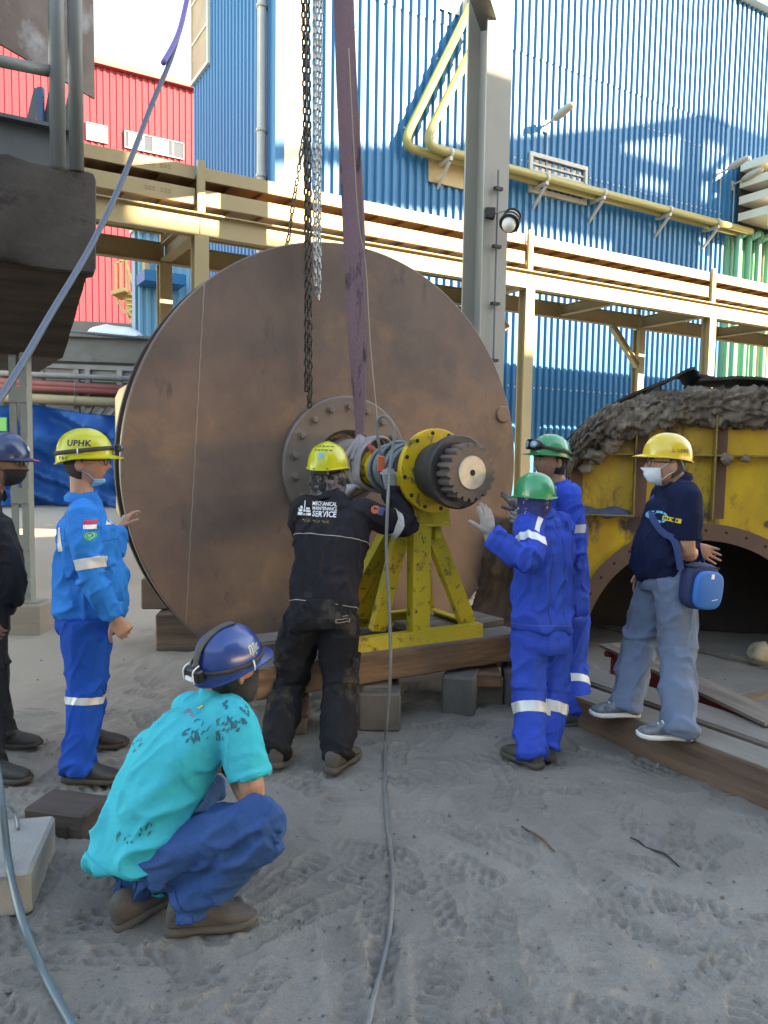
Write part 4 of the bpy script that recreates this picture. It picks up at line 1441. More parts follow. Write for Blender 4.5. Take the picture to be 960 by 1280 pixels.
# bark heap and pale board behind the disc at right
M_bark = mat('bark', (0.13, 0.075, 0.04), 0.95, 0, (0.055, 0.034, 0.022), 7, 0.9, stretch=(1, 1, .35), bump=0.8, bsc=16, fine=.2)
bh = thing('bark_heap', at(632, 790, 5.9), 'rough brown stump of bark and fibre behind the lower right of the disc', 'stump')
bm = bmesh.new()
rings = []
base = at(640, 760, 5.95)
FQ, QQ = np.meshgrid(np.linspace(0, 1, 46), np.arange(72) * 2 * math.pi / 72, indexing='ij')
ff, qq = FQ.ravel(), QQ.ravel()
cq, sq_ = np.cos(qq), np.sin(qq)
rr_ = .40 - .34 * ff ** 1.1 + nz(np.stack([cq * 2.5, sq_ * 2.5, ff * 3], 1)) * .15 + (1 - np.abs(nz(np.stack([cq * 6, sq_ * 6, ff * 3], 1))) * 2) * .05 + nz(np.stack([cq * 12, sq_ * 12, ff * 13], 1)) * .06 + nz(np.stack([cq * 24, sq_ * 24, ff * 26], 1)) * .03
pts_ = np.stack([base.x + rr_ * cq + .06 * ff, base.y + rr_ * sq_ * .7, ff * 1.1 + .04 * nz(np.stack([cq * 4, sq_ * 4, ff * 2], 1))], 1).reshape(46, 72, 3)
rings = [[V(p) for p in row] for row in pts_]
loft(bm, rings)
obj('bark', bm, M_bark, bh, True)
o = box('leaning_board', at(668, 800, 5.75), at(630, 640, 6.2), .20, .03, mat('pale_board', (.34, .26, .19), .8, 0, (.27, .2, .15), 3, .7, stretch=(1, 6, 6), bump=.2), None, .004, up=V((.2, -1, .2)))
tag(o, 'pale board leaning behind the disc next to the bark stump', 'board')

# ================================================================== SLING, CHAINS, HOIST BEAM
HB = DC + DN * .36 + V((.02, 0, 0))
M_sling = mat('purple_sling', (0.22, 0.125, 0.14), 0.9, 0, (0.145, 0.08, 0.095), 3, 0.8, stretch=(1, 1, .25), bump=.5, bsc=90, col3=(0.04, 0.026, 0.032), sc3=8, th3=0.56, w3=0.08, fine=.25)
hoist_z = 6.1
hbm = thing('hoist_beam', V((HB.x, HB.y, hoist_z)), 'overhead hoist beam above the picture carrying sling and chains', 'beam')
bmA = PC + V((0, 0, hoist_z + .2))
ibeam('beam', bmA, bmA + (V((HB.x, HB.y, hoist_z + .2)) - bmA) * 2.2, .2, .34, M_greysteel, hbm)
bm = bmesh.new()
bbox(bm, HB.x - .3, HB.x + .3, HB.y - .15, HB.y + .15, hoist_z - .35, hoist_z + .03, None, .02)
obj('hoist_body', bm, M_yel, hbm)
YS = HB.y
sl_pts = [(426, -160, 22), (430, 0, 24), (434, 110, 26), (440, 225, 29), (443, 300, 29), (446, 400, 27), (449, 480, 20), (450, 525, 12), (449, 548, 10)]
sling = thing('lifting_sling', at(449, 548, YS), 'worn purple webbing sling hanging down to the shaft', 'sling')
def strip(name, pts, thick, m, parent, twist=None, ref=V((1, 0, 0)), seg=4):
    """flat webbing: pts = (point, width)"""
    P_ = spline([p for p, _ in pts], seg)
    Wd = np.interp(np.linspace(0, len(pts) - 1, len(P_)), range(len(pts)), [w for _, w in pts])
    bm = bmesh.new()
    rings = []
    n = len(P_)
    for i, p in enumerate(P_):
        t_ = (P_[min(i + 1, n - 1)] - P_[max(i - 1, 0)]).normalized()
        a_ = (ref - t_ * ref.dot(t_)).normalized()
        if twist:
            a_ = Quaternion(t_, twist(i / (n - 1))) @ a_
        b_ = t_.cross(a_)
        w = Wd[i] / 2
        cup = .10 * w
        ring = []
        for k in range(7):
            f_ = -1 + k / 3
            ring.append(p + a_ * (w * f_) + b_ * (thick / 2 + cup * f_ * f_))
        for k in range(7):
            f_ = 1 - k / 3
            ring.append(p + a_ * (w * f_) + b_ * (-thick / 2 + cup * f_ * f_))
        rings.append(ring)
    loft(bm, rings)
    return obj(name, bm, m, parent, True, R(60))
pp = [(at(a, b, YS), w * YS / 961) for a, b, w in sl_pts]
strip('webbing', pp, .009, M_sling, sling, lambda f_: .5 * math.sin(f_ * 2.4))
strip('edge_ply', [(at(a + w * .33, b + 2, YS + .03), w * .45 * YS / 961) for a, b, w in sl_pts], .008, mat('sling_edge', (.17, .105, .12), .9, 0, (.13, .075, .09), 5, fine=.15), sling, lambda f_: .9)
# grey sling eye wrapped round the shaft
M_wrap = mat('grey_sling_cloth', (0.34, 0.30, 0.30), 0.9, 0, (0.24, 0.20, 0.20), 12, .8, bump=.5, bsc=50, fine=.15)
for k, (c0, tilt) in enumerate(((.30, .12), (.36, -.06), (.42, .05))):
    rings = []
    bm = bmesh.new()
    rr = (.128 + .006 * k) * KD
    for j in range(40):
        q = 2 * math.pi * j / 40
        ring = []
        for dx, dr in ((-.038, 0), (-.02, .012), (0, .006), (.02, .013), (.038, 0), (.02, -.004), (-.02, -.004)):
            r_ = rr + dr + .008 * math.sin(5 * q + k) + (.05 * max(0, math.sin(q)) ** 6)
            ring.append(DC + DN * ((c0 + tilt * math.cos(q) * .12) * KD + dx) + (DT * math.cos(q) + V((0, 0, math.sin(q)))) * r_)
        rings.append(ring)
    loft(bm, rings, closed=True)
    obj('sling_eye', bm, M_wrap, sling, True)
bm = bmesh.new()
pk = at(449, 548, YS)
for k in range(6):
    a_ = at(432 + 8 * k, 572 + (k % 3) * 3, YS - .10)
    tube(bm, spline([pk + V((.003 * k, 0, .02)), pk.lerp(a_, .5) + V((0, -.02, .005)), a_], 4), [.012, .013, .015, .017, .018, .018, .02, .02, .018], 8)
obj('gathered_cloth', bm, M_wrap, sling, True)
bm = bmesh.new()
tube(bm, [at(460, 556, YS - .16), at(466, 562, YS - .17), at(472, 570, YS - .17)], [.012, .02, .014], 8)
obj('red_tag', bm, mat('red_cloth', (.35, .06, .04), .8), sling, True)

def link_mesh(L=.05, w=.032, r_=.0062):
    bm = bmesh.new()
    rings = []
    n = 20
    path = []
    for k in range(n):
        q = 2 * math.pi * k / n
        x = (w / 2 - r_) * math.cos(q)
        z = (w / 2 - r_) * math.sin(q) + math.copysign((L - w) / 2, math.sin(q) + 1e-9)
        path.append(V((x, 0, z)))
    for k in range(n):
        t_ = (path[(k + 1) % n] - path[k - 1]).normalized()
        o_ = V((0, 1, 0))
        s_ = t_.cross(o_)
        rings.append([path[k] + (o_ * math.cos(a_) + s_ * math.sin(a_)) * r_ for a_ in np.linspace(0, 2 * math.pi, 7)[:-1]])
    loft(bm, rings, closed=True)
    return mesh(bm, True)
def chain(name, label, strands, m, L=.05, w=.032, r_=.0062, grp=None):
    t = thing(name, strands[0][-1], label, 'chain', grp)
    me = link_mesh(L, w, r_)
    pitch = L - 2 * r_ - .001
    for pts in strands:
        P_ = spline(pts, 12)
        cum = [0]
        for a, b in zip(P_, P_[1:]):
            cum.append(cum[-1] + (b - a).length)
        k = 0
        d = 0.0
        i = 0
        while d < cum[-1]:
            while i < len(cum) - 2 and cum[i + 1] < d:
                i += 1
            f_ = (d - cum[i]) / max(1e-6, cum[i + 1] - cum[i])
            p = P_[i].lerp(P_[i + 1], f_)
            dr = (P_[i + 1] - P_[i]).normalized()
            qn = dr.to_track_quat('Z', 'Y')
            M_ = Matrix.Translation(p) @ qn.to_matrix().to_4x4() @ Matrix.Rotation(math.pi / 2 * (k % 2) + .4 + .15 * math.sin(k), 4, 'Z')
            link('link', me, m, t, M_)
            k += 1
            d += pitch
    return t
M_chd = mat('dark_chain', (0.055, 0.045, 0.04), 0.45, 0.7, (0.09, 0.065, 0.05), 12)
M_chl = mat('bright_chain', (0.42, 0.42, 0.40), 0.35, 0.9, (0.28, 0.27, 0.26), 12)
Yc = YS + .05
def hang(lst, Y):
    return [at(a, b, Y) for a, b in lst]
chain('load_chain', 'heavy dark double chain hanging lowest in front of the disc', [hang([(378, -60), (381, 140), (383, 300), (383, 488)], Yc), hang([(384, -60), (386, 140), (387, 300), (388, 490), (385, 497)], Yc - .04)], M_chd, .058, .038, .0075)
chain('hand_chain', 'bright silver chain loop beside the dark chain, ending above the hub', [hang([(393, -60), (393, 140), (394, 355)], Yc + .05), hang([(402, -60), (400, 140), (399, 356), (396, 362)], Yc + .02), hang([(397, -60), (397, 150), (397, 330)], Yc + .08)], M_chl, .052, .030, .0056)
chain('hand_chain', 'thin slack chain slanting left of the dark chain over the rack', [hang([(380, 165), (373, 215), (366, 258), (360, 300), (352, 318)], Yc + .35)], M_chd, .06, .034, .0055)
# thin wire beside the sling
bm = bmesh.new()
tube(bm, spline([at(436, 60, YS - .04), at(447, 260, YS - .04), at(457, 330, YS - .04), at(463, 430, YS - .06), at(472, 530, YS - .1), at(474, 560, YS - .15)], 6), .0032, 6)
tag(obj('tag_line', bm, mat('tan_wire', (.36, .27, .18), .7), None, True), 'thin tan line running down beside the purple sling', 'line')

# pendant control with its cable down to the ground
pdY = DC.y - .863 * .80 * KD - .10
pend = thing('pendant_control', at(475, 575, pdY), 'orange hand control held by the gloved hand at the shaft, on a long grey cable', 'control')
bm = bmesh.new()
PMx = xmat(at(476, 590, pdY), at(476.5, 567, pdY))
bbox(bm, 0, .095, -.022, .022, -.02, .02, PMx, .006)
pb_ = obj('body', bm, mat('orange_plastic', (.55, .10, .03), .45), pend)
for k in range(3):
    bm = bmesh.new()
    bm2 = PMx @ Matrix.Translation(V((.02 + .025 * k, 0, .02)))
    lathe(bm, [(.008, 0), (.008, .006), (.002, .007)], bm2 @ Matrix.Rotation(-math.pi / 2, 4, 'Y'), 10)
    obj('button', bm, M_black, pb_)
bm = bmesh.new()
cb = [at(476, 568, pdY), at(472, 545, pdY), at(472, 527, pdY - .01), at(479, 520, pdY - .02), at(488, 526, pdY - .03), at(493, 545, pdY - .04), at(488, 575, pdY - .12), at(485, 620, 4.05), at(483, 690, 3.98), at(487, 770, 3.93), at(488, 840, 3.90), at(484, 895, 3.93), gr(481, 938, .03), gr(482, 1000, .022), gr(490, 1075, .02), gr(488, 1150, .02), gr(473, 1220, .02), gr(455, 1300, .02)]
cb = spline(cb, 7)
for p in cb:
    if p.y < 3.95 and p.z < .2:
        p.z = max(p.z if p.y > 3.9 else 0, gh(p.x, p.y) + .010)
tube(bm, cb, .0088, 8)
obj('cable', bm, mat('pendant_cable', (.115, .12, .12), .5, 0, (.17, .175, .17), 3, .8), pend, True)

# blue cable swinging across the upper left, and the teal one on the ground
M_bluecab = mat('blue_cable', (0.085, 0.105, 0.145), 0.5, 0, (0.06, 0.08, 0.115), 3, .7)
bm = bmesh.new()
cc = [at(246, -60, 5.2), at(233, 5, 5.0), at(215, 70, 4.7), at(190, 130, 4.4), at(155, 220, 4.0), at(115, 305, 3.6), at(62, 395, 3.1), at(15, 475, 2.7), at(-45, 560, 2.4)]
tube(bm, spline(cc, 8), .0135, 10)
swc = obj('hanging_cable', bm, M_bluecab, None, True)
tag(swc, 'thick blue grey cable swinging across the upper left of the yard', 'cable')
bm = bmesh.new()
tube(bm, spline([at(245, -60, 5.18), at(232.5, 5, 4.97), at(222, 45, 4.8), at(204, 79, 4.6)], 6), .0155, 10)
obj('purple_tape', bm, mat('purple_tape', (.19, .14, .42), .5), swc, True)
bm = bmesh.new()
cc = [at(-30, 880, 2.9), at(-6, 950, 2.72), at(3, 1010, 2.62), at(12, 1085, 2.55), gr(28, 1150, .14), gr(58, 1222, .03), gr(98, 1295, .02)]
tube(bm, spline(cc, 8), .0125, 10)
tag(obj('ground_cable', bm, mat('teal_cable', (.06, .10, .12), .45, 0, (.085, .13, .15), 3), None, True), 'teal grey cable trailing over the concrete block at lower left', 'cable')
bm = bmesh.new()
tube(bm, spline([at(-8, 1000, 2.95), at(10, 1006, 2.9), at(20, 1020, 2.9), gr(23, 1036, .16)], 5), .006, 6)
tag(obj('thin_cable', bm, M_cablegrey, None, True), 'thin grey cable loop behind the concrete block at lower left', 'cable')

# concrete block and wooden block at lower left
p = gr(60, 1178)
cb_ = box('concrete_block', V((p.x - .9, p.y + .20, .07)), V((p.x - .17, p.y + .36, .07)), .42, .16, mat('pale_concrete', (.30, .285, .265), .9, 0, (.23, .215, .2), 3, .8, bump=.4, bsc=25, col3=(.16, .14, .12), sc3=2.5, th3=.58, fine=.12), None, .012, rough=.005)
tag(cb_, 'pale dusty concrete block at the lower left edge under the teal cable', 'block')
p = gr(80, 1052)
o = box('wooden_block', V((p.x - .17, p.y + .15, .05)), V((p.x + .11, p.y + .09, .05)), .2, .13, mat('dark_block_wood', (.075, .052, .042), .85, 0, (.04, .03, .026), 3, .6, stretch=(1, 6, 6), bump=.4, bsc=12, fine=.1), None, .012, rough=.008)
tag(o, 'dark wooden block with a slot lying beside the squatting man', 'block')
b0 = xmat(V((p.x - .17, p.y + .15, .05)), V((p.x + .11, p.y + .09, .05)))
bm = bmesh.new()
bbox(bm, .12, .21, -.112, -.096, -.045, .008, b0)
obj('slot', bm, M_dark, o)

# ================================================================== TIMBERS AND RED BEAM AT RIGHT
g0, g1 = gr(690, 899), gr(960, 1013)
bd = (g1 - g0).normalized()
bn = V((-bd.y, bd.x, 0))           # away from the camera
if bn.y < 0:
    bn = -bn
BH = .185
o = box('long_timber', g0 + bn * .12 + V((0, 0, BH / 2 - .01)) - bd * .25, g1 + bn * .12 + bd * 1.2 + V((0, 0, BH / 2 - .01)), .235, BH + .02, M_timberR, None, .01, rough=.004)
tag(o, 'long brown timber in front, on which the man with the bag stands', 'timber')
o = box('long_timber', g0 + bn * .42 - bd * .55 + V((0, 0, .095)), g1 + bn * .40 + bd * 1.2 + V((0, 0, .095)), .26, .2, M_timber2, None, .01, rough=.004)
tag(o, 'long dusty timber lying behind the front one at right', 'timber')
M_redst = mat('red_steel', (.36, .035, .03), .5, 0, (.28, .03, .03), 4, .7, col3=(.20, .15, .12), sc3=4, th3=.62)
ra, rb_ = gr(768, 836, .12), gr(985, 935, .12)
rdir = (rb_ - ra).normalized()
rbm = thing('red_beam', ra, 'red painted steel beam with a dusty top behind the timbers', 'beam')
box('web', ra + V((0, .05, .03)), rb_ + V((0, .05, -.02)), .03, .22, M_redst, rbm)
box('top_flange', ra + V((.0, .09, .15)), rb_ + V((0, .09, .10)), .2, .02, M_timber2, rbm)
box('bottom_flange', ra + V((.0, .09, -.085)), rb_ + V((0, .09, -.135)), .2, .02, M_redst, rbm)
bm = bmesh.new()
tube(bm, [ra + V((-.06, .03, .1)), ra + V((.02, .03, .09))], .022, 10)
obj('pin', bm, M_redst, rbm, True)
o = box('short_plank', gr(895, 880, .03), gr(975, 862, .03), .1, .05, M_timber2, None, .004)
tag(o, 'dark plank on the ground at the right edge beyond the red beam', 'plank')

# dust lying on the upper faces of the timbers
M_topdust = mat('timber_dust', (.235, .21, .185), .95, 0, (.17, .145, .12), 5, .8, stretch=(.6, 2, 2), bump=.4, bsc=40, fine=.15, spec=.1)
for o in [x for x in COL.objects if x.name.startswith(('long_timber', 'support_timber')) and x.type == 'MESH']:
    q = np.array([v.co[:] for v in o.data.vertices])
    L_, w_, h_ = q[:, 0].max(), q[:, 1].max(), q[:, 2].max()
    bm = bmesh.new()
    nn = int(L_ / .05)
    rows = []
    for side_ in (-1, 1):
        rows.append([bm.verts.new((L_ * k / nn, side_ * (w_ - .010 - .016 * abs(nz(np.array([[k * .31, side_ * 3.1, h_]]))[0])), h_ + .003)) for k in range(nn + 1)])
    for k in range(nn):
        bm.faces.new((rows[0][k], rows[0][k + 1], rows[1][k + 1], rows[1][k]))
    e = bmesh.ops.extrude_face_region(bm, geom=bm.faces[:])
    for v in [g for g in e['geom'] if isinstance(g, bmesh.types.BMVert)]:
        v.co.z -= .012
    link('dust_layer', mesh(bm), M_topdust, o, o.matrix_basis.copy())
# twigs on the dust
for k, (a, b) in enumerate((((788, 1048), (850, 1082)), ((652, 1035), (694, 1064)))):
    bm = bmesh.new()
    p0, p1 = gr(*a), gr(*b)
    pts = []
    for j in range(7):
        q = p0.lerp(p1, j / 6)
        pts.append(V((q.x + .004 * math.sin(j * 2), q.y, gh(q.x, q.y) + .006)))
    tube(bm, pts, [.003, .005, .005, .0055, .005, .004, .003], 6)
    tag(obj('stick', bm, M_black if k == 0 else M_timberR, None, True), ('long dark stick lying on the dust at right', 'short brown stick half buried in the dust')[k], 'stick')

# ================================================================== YELLOW HOUSING
hA = R(-12)
FD = V((math.cos(hA), math.sin(hA), 0))
FN = V((math.sin(hA), -math.cos(hA), 0))
hl = gr(727, 816)
HC = hl + FD * .90
M_house = mat('housing_yellow', (.62, .39, .012), .5, 0, (.42, .23, .018), 2.4, .5, stretch=(1.3, 1, .7), bump=.2, bsc=30, col3=(.055, .034, .026), sc3=1.7, th3=.53, w3=.09, fine=.1)
M_houserib = mat('housing_rib', (.15, .085, .045), .7, 0, (.33, .22, .035), 3.2, .9, bump=.2, bsc=30, col3=(.05, .035, .028), sc3=3, th3=.55, w3=.12)
M_houserust = mat('housing_rust', (.11, .06, .042), .75, 0, (.16, .09, .055), 5, .8, bump=.25, bsc=30)
M_housein = mat('housing_inside_darkened', (.03, .022, .018), .85, 0, (.05, .03, .022), 3)  # rust brown taken near black: shade of the interior put into the colour
house = thing('fan_housing', HC, 'rusty yellow half round steel housing with an arched dark opening and ribs', 'housing')
def HS(u, z, n=0.0):
    return HC + FD * u + FN * n + V((0, 0, z))
UW, ZS, ZT = 1.06, 1.60, 2.08
def outer(k, n_=40):
    """outline from left foot over the top to right foot"""
    if k < 6:
        return (-UW, ZS * k / 6)
    if k > n_ - 6:
        return (2.3, (ZT - .1) * (n_ - k) / 6)
    f_ = (k - 6) / (n_ - 12)
    if f_ < .5:
        q = math.pi / 2 * (1 - f_ / .5)
        return (-UW * math.sin(q) ** .9 if q > 0 else 0.0, ZS + (ZT - ZS) * math.cos(q) ** 1.15)
    return ((f_ - .5) / .5 * 2.3, ZT - .1 * ((f_ - .5) / .5) ** 2)
AR, AH = .90, .97
def inner(k, n_=40):
    q = math.pi * (1 - k / n_)
    return (AR * math.cos(q), AH * math.sin(q) ** .95)
NO = 40
bm = bmesh.new()
def plate(n0, n1, fo, fi):
    rings = []
    o0 = [HS(*fo(k), n0) for k in range(NO + 1)]
    i0 = [HS(*fi(k), n0) for k in range(NO + 1)]
    o1 = [HS(*fo(k), n1) for k in range(NO + 1)]
    i1 = [HS(*fi(k), n1) for k in range(NO + 1)]
    vs_ = [[bm.verts.new(p) for p in r] for r in (o0, i0, i1, o1)]
    for a in range(4):
        A_, B_ = vs_[a], vs_[(a + 1) % 4]
        for k in range(NO):
            bm.faces.new((A_[k], A_[k + 1], B_[k + 1], B_[k]))
    for k in (0, NO):
        bm.faces.new([vs_[a][k] for a in range(4)])
plate(-.02, 0, outer, inner)
obj('front_plate', bm, M_house, house)
# arch flange with bolts
bm = bmesh.new()
plate(.0, .028, lambda k: tuple(c * s for c, s in zip(inner(k), (1.13, 1.125))), lambda k: tuple(c * .99 for c in inner(k)))
fl_ = obj('arch_flange', bm, M_houserust, house)
hole_me = None
for k in range(2, NO - 1, 2):
    u_, z_ = inner(k)
    b2 = bmesh.new()
    PM = Matrix((FN, FD, V((0, 0, 1)))).transposed().to_4x4()
    PM.translation = HS(u_ * 1.06, z_ * 1.058 + .01, .0285)
    lathe(b2, [(.012, -.004), (.012, .001), (.001, .0012)], PM, 10)
    obj('bolt_hole', b2, M_dark, fl_)
bm = bmesh.new()
oo = [outer(k) for k in range(6, NO + 1)]
r0 = [HS(u_, z_, -.0) for u_, z_ in oo]
r1 = [HS(u_, z_, -1.15) for u_, z_ in oo]
r2 = [HS(u_, z_ + .014, -1.15) for u_, z_ in oo]
r3 = [HS(u_, z_ + .014, .05) for u_, z_ in oo]
for A_, B_ in ((r0, r1), (r1, r2), (r2, r3), (r3, r0)):
    va = [bm.verts.new(p) for p in A_]
    vb = [bm.verts.new(p) for p in B_]
    for k in range(len(va) - 1):
        bm.faces.new((va[k], va[k + 1], vb[k + 1], vb[k]))
bmesh.ops.remove_doubles(bm, verts=bm.verts[:], dist=.0005)
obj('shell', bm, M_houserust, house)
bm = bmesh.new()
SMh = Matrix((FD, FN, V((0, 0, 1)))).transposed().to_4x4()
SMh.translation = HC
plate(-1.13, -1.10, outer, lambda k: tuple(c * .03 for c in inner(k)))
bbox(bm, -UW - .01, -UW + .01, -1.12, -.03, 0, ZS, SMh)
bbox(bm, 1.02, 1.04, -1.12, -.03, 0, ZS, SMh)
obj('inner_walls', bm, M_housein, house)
def hrib(u0, z0, u1, z1, n1=.10, t=.012, m=M_houserib, name='rib'):
    bm = bmesh.new()
    a, b = HS(u0, z0, 0), HS(u1, z1, 0)
    if abs(u0 - u1) < 1e-3:
        bbox(bm, u0 - t / 2, u0 + t / 2, 0.001, n1, min(z0, z1), max(z0, z1), SMh)
    else:
        bbox(bm, u0, u1, 0.001, n1, z0 - t / 2, z0 + t / 2, SMh)
    return obj(name, bm, m, house)
ztop = lambda u_: ZS + (ZT - ZS) * (1 - (abs(min(u_, 0)) / UW) ** 2.2) ** .85 - .03
for u_, zb2 in ((-.55, 1.13), (.03, 1.13), (.60, 1.13), (-1.04, .02)):
    hrib(u_, zb2, u_, ztop(u_), .11)
    bm = bmesh.new()
    bbox(bm, u_ + .008, u_ + .10, .002, .009, max(zb2, .9), ztop(u_) - .02, SMh)
    obj('doubler', bm, M_houserust, house)
for a, b in ((-1.03, -.56), (-.54, .02), (.04, .59), (.61, 2.2)):
    hrib(a, 1.62, b, 1.62, .10)
hrib(-1.03, 1.14, -.56, 1.14, .12, name='ledge')
bm = bmesh.new()
PM = Matrix((FN, FD, V((0, 0, 1)))).transposed().to_4x4()
PM.translation = HS(.45, 1.10, 0)
lathe(bm, [(.028, 0), (.028, .012), (.012, .014), (.011, .006), (.001, .006)], PM, 16)
obj('boss', bm, M_houserust, house, True, R(40))
# rag on the ledge
bm = bmesh.new()
rings = []
for k in range(12):
    f_ = k / 11
    u_ = -.98 + .40 * f_
    ring = []
    for j in range(10):
        q = 2 * math.pi * j / 10
        ring.append(HS(u_, 1.165 + .03 * math.sin(q) * (1 + .5 * math.sin(k)) - .05 * max(0, math.cos(q)) * (.6 + .4 * math.sin(k * 1.3)), .06 + .06 * math.cos(q)))
    rings.append(ring)
loft(bm, rings)
tag(obj('rag', bm, mat('blue_rag', (.035, .05, .10), .9, 0, (.06, .08, .14), 9, bump=.4), None, True), 'dark blue rag draped on the ledge of the yellow housing', 'rag')
# mineral wool lagging along the top edge
M_wool = mat('lagging_wool', (.23, .185, .14), 1.0, 0, (.085, .067, .052), 7, .6, bump=1.0, bsc=26, col3=(.27, .22, .165), sc3=5, th3=.55, w3=.12, fine=.35)
bm = bmesh.new()
rings = []
nk = 280
path = []
for k in range(nk):
    f_ = k / (nk - 1)
    kk = 5.2 + f_ * (NO - 11.5)
    a_, b_ = outer(int(kk)), outer(int(kk) + 1)
    fr_ = kk - int(kk)
    path.append((a_[0] * (1 - fr_) + b_[0] * fr_, a_[1] * (1 - fr_) + b_[1] * fr_))
pa_ = np.array(path)
NJ = 60
qj = np.arange(NJ) * 2 * math.pi / NJ
KK, QJ = np.meshgrid(np.arange(nk), qj, indexing='ij')
KK, QJ = KK.ravel(), QJ.ravel()
uu, zz_ = pa_[KK, 0], pa_[KK, 1]
pn_ = np.stack([uu * 3.1, zz_ * 3.1 + np.cos(QJ), np.sin(QJ) + 4], 1)
rw = .055 + .085 * nz(pn_) + .055 * (1 - 2 * np.abs(nz(pn_ * 2.3))) + .05 * nz(pn_ * 5) + .045 * (1 - 2 * np.abs(nz(pn_ * 8.3))) + .022 * nz(pn_ * 17) + .012 * nz(pn_ * 33)
rw *= .55 + .45 * np.minimum(1, np.minimum(KK / 15, (nk - 1 - KK) / 6))
sagw = .09 * np.maximum(0, nz(np.stack([uu * 2.6 + 9, uu * 0 + .5, uu * 0 + .5], 1)) + .12)
dzw = np.sin(QJ)
zw = zz_ - .055 + rw * dzw * np.where(dzw > 0, .85, 1.15) - np.where(dzw < 0, sagw, 0)
nw = .03 + rw * np.cos(QJ)
rings = [[HS(uu[a], zw[a], nw[a]) for a in range(k * NJ, k * NJ + NJ)] for k in range(nk)]
loft(bm, rings)
wool = obj('lagging', bm, M_wool, None, True)
tag(wool, 'torn grey brown lagging wool heaped along the top edge of the yellow housing', 'insulation')
for (u_, z_, r_) in ((-.86, 1.60, .085), (-.93, 1.50, .05), (-.40, 1.62, .05), (.12, 1.60, .055), (.25, 1.6, .04), (-.75, 1.69, .09), (.66, 1.9, .08)):
    b2 = bmesh.new()
    ball(b2, HS(u_, z_, .08), (r_, r_ * .8, r_ * .8), None, 24, 16)
    aa = np.array([v.co[:] for v in b2.verts])
    b2.normal_update()
    for v, q in zip(b2.verts, fbm(aa * 14, 3)):
        v.co += v.normal * (r_ * .8 * q)
    obj('tuft', b2, M_wool, wool, True)
# dark felt sheets lifted off above the lagging
M_felt = mat('dark_felt', (.03, .027, .025), .85, 0, (.05, .043, .038), 5, bump=.3)
for lab, pl in (('black felt sheet lifting off the top left of the yellow housing', [(-1.12, 1.66), (-.95, 1.84), (-.66, 2.04), (-.34, 2.18), (-.16, 2.27), (-.1, 2.22), (.0, 2.20)]), ('flat black felt sheet lying on the crown of the yellow housing', [(-.1, 2.185), (.2, 2.20), (.45, 2.18), (.75, 2.175), (1.2, 2.17)])):
    bm = bmesh.new()
    pp_ = spline([HS(u_, z_, 0) for u_, z_ in pl], 5)
    rings = []
    for k, p in enumerate(pp_):
        j = .02 * math.sin(k * 1.9)
        rings.append([p + FN * (.06 + j) + V((0, 0, 0)), p - FN * .7, p - FN * .7 + V((0, 0, .022)), p + FN * (.06 + j) + V((0, 0, .022))])
    loft(bm, rings)
    tag(obj('felt_sheet', bm, M_felt, None), lab, 'sheet')
# pale debris at the right foot of the housing
b2 = bmesh.new()
q = gr(952, 828)
ball(b2, V((q.x, q.y, .06)), (.12, .10, .09), None, 28, 18)
aa = np.array([v.co[:] for v in b2.verts])
b2.normal_update()
for v, d in zip(b2.verts, fbm(aa * 9, 4)):
    v.co += v.normal * (.07 * d)
tag(obj('wool_clump', b2, mat('pale_wool', (.42, .36, .24), 1, 0, (.30, .24, .15), 8, bump=.8, bsc=25), None, True), 'pale tuft of wool on the ground at the right edge by the housing', 'insulation')
# bright edge strip on the floor inside the housing
ea, eb = gr(728, 778, .03), gr(962, 832, .03)
tag(box('steel_strip', ea, eb, .02, .02, M_wool, None), 'thin pale steel strip on the floor inside the dark arch', 'strip')

# ================================================================== PEOPLE
def np_co(me):
    a = np.empty(len(me.vertices) * 3)
    me.vertices.foreach_get('co', a)
    return a.reshape(-1, 3)
def np_no(me):
    a = np.empty(len(me.vertices) * 3)
    me.vertices.foreach_get('normal', a)
    return a.reshape(-1, 3)
def remesh(bm, vox, smooth=3, fac=0.5):
    me = bpy.data.meshes.new('r')
    bmesh.ops.recalc_face_normals(bm, faces=bm.faces)
    bm.to_mesh(me)
    bm.free()
    o = bpy.data.objects.new('r', me)
    COL.objects.link(o)
    md = o.modifiers.new('r', 'REMESH')
    md.mode = 'VOXEL'
    md.voxel_size = vox
    if smooth:
        sm = o.modifiers.new('s', 'SMOOTH')
        sm.iterations = smooth
        sm.factor = fac
    out = bpy.data.meshes.new_from_object(o.evaluated_get(bpy.context.evaluated_depsgraph_get()))
    bpy.data.objects.remove(o)
    bpy.data.meshes.remove(me)
    out.shade_smooth()
    return out
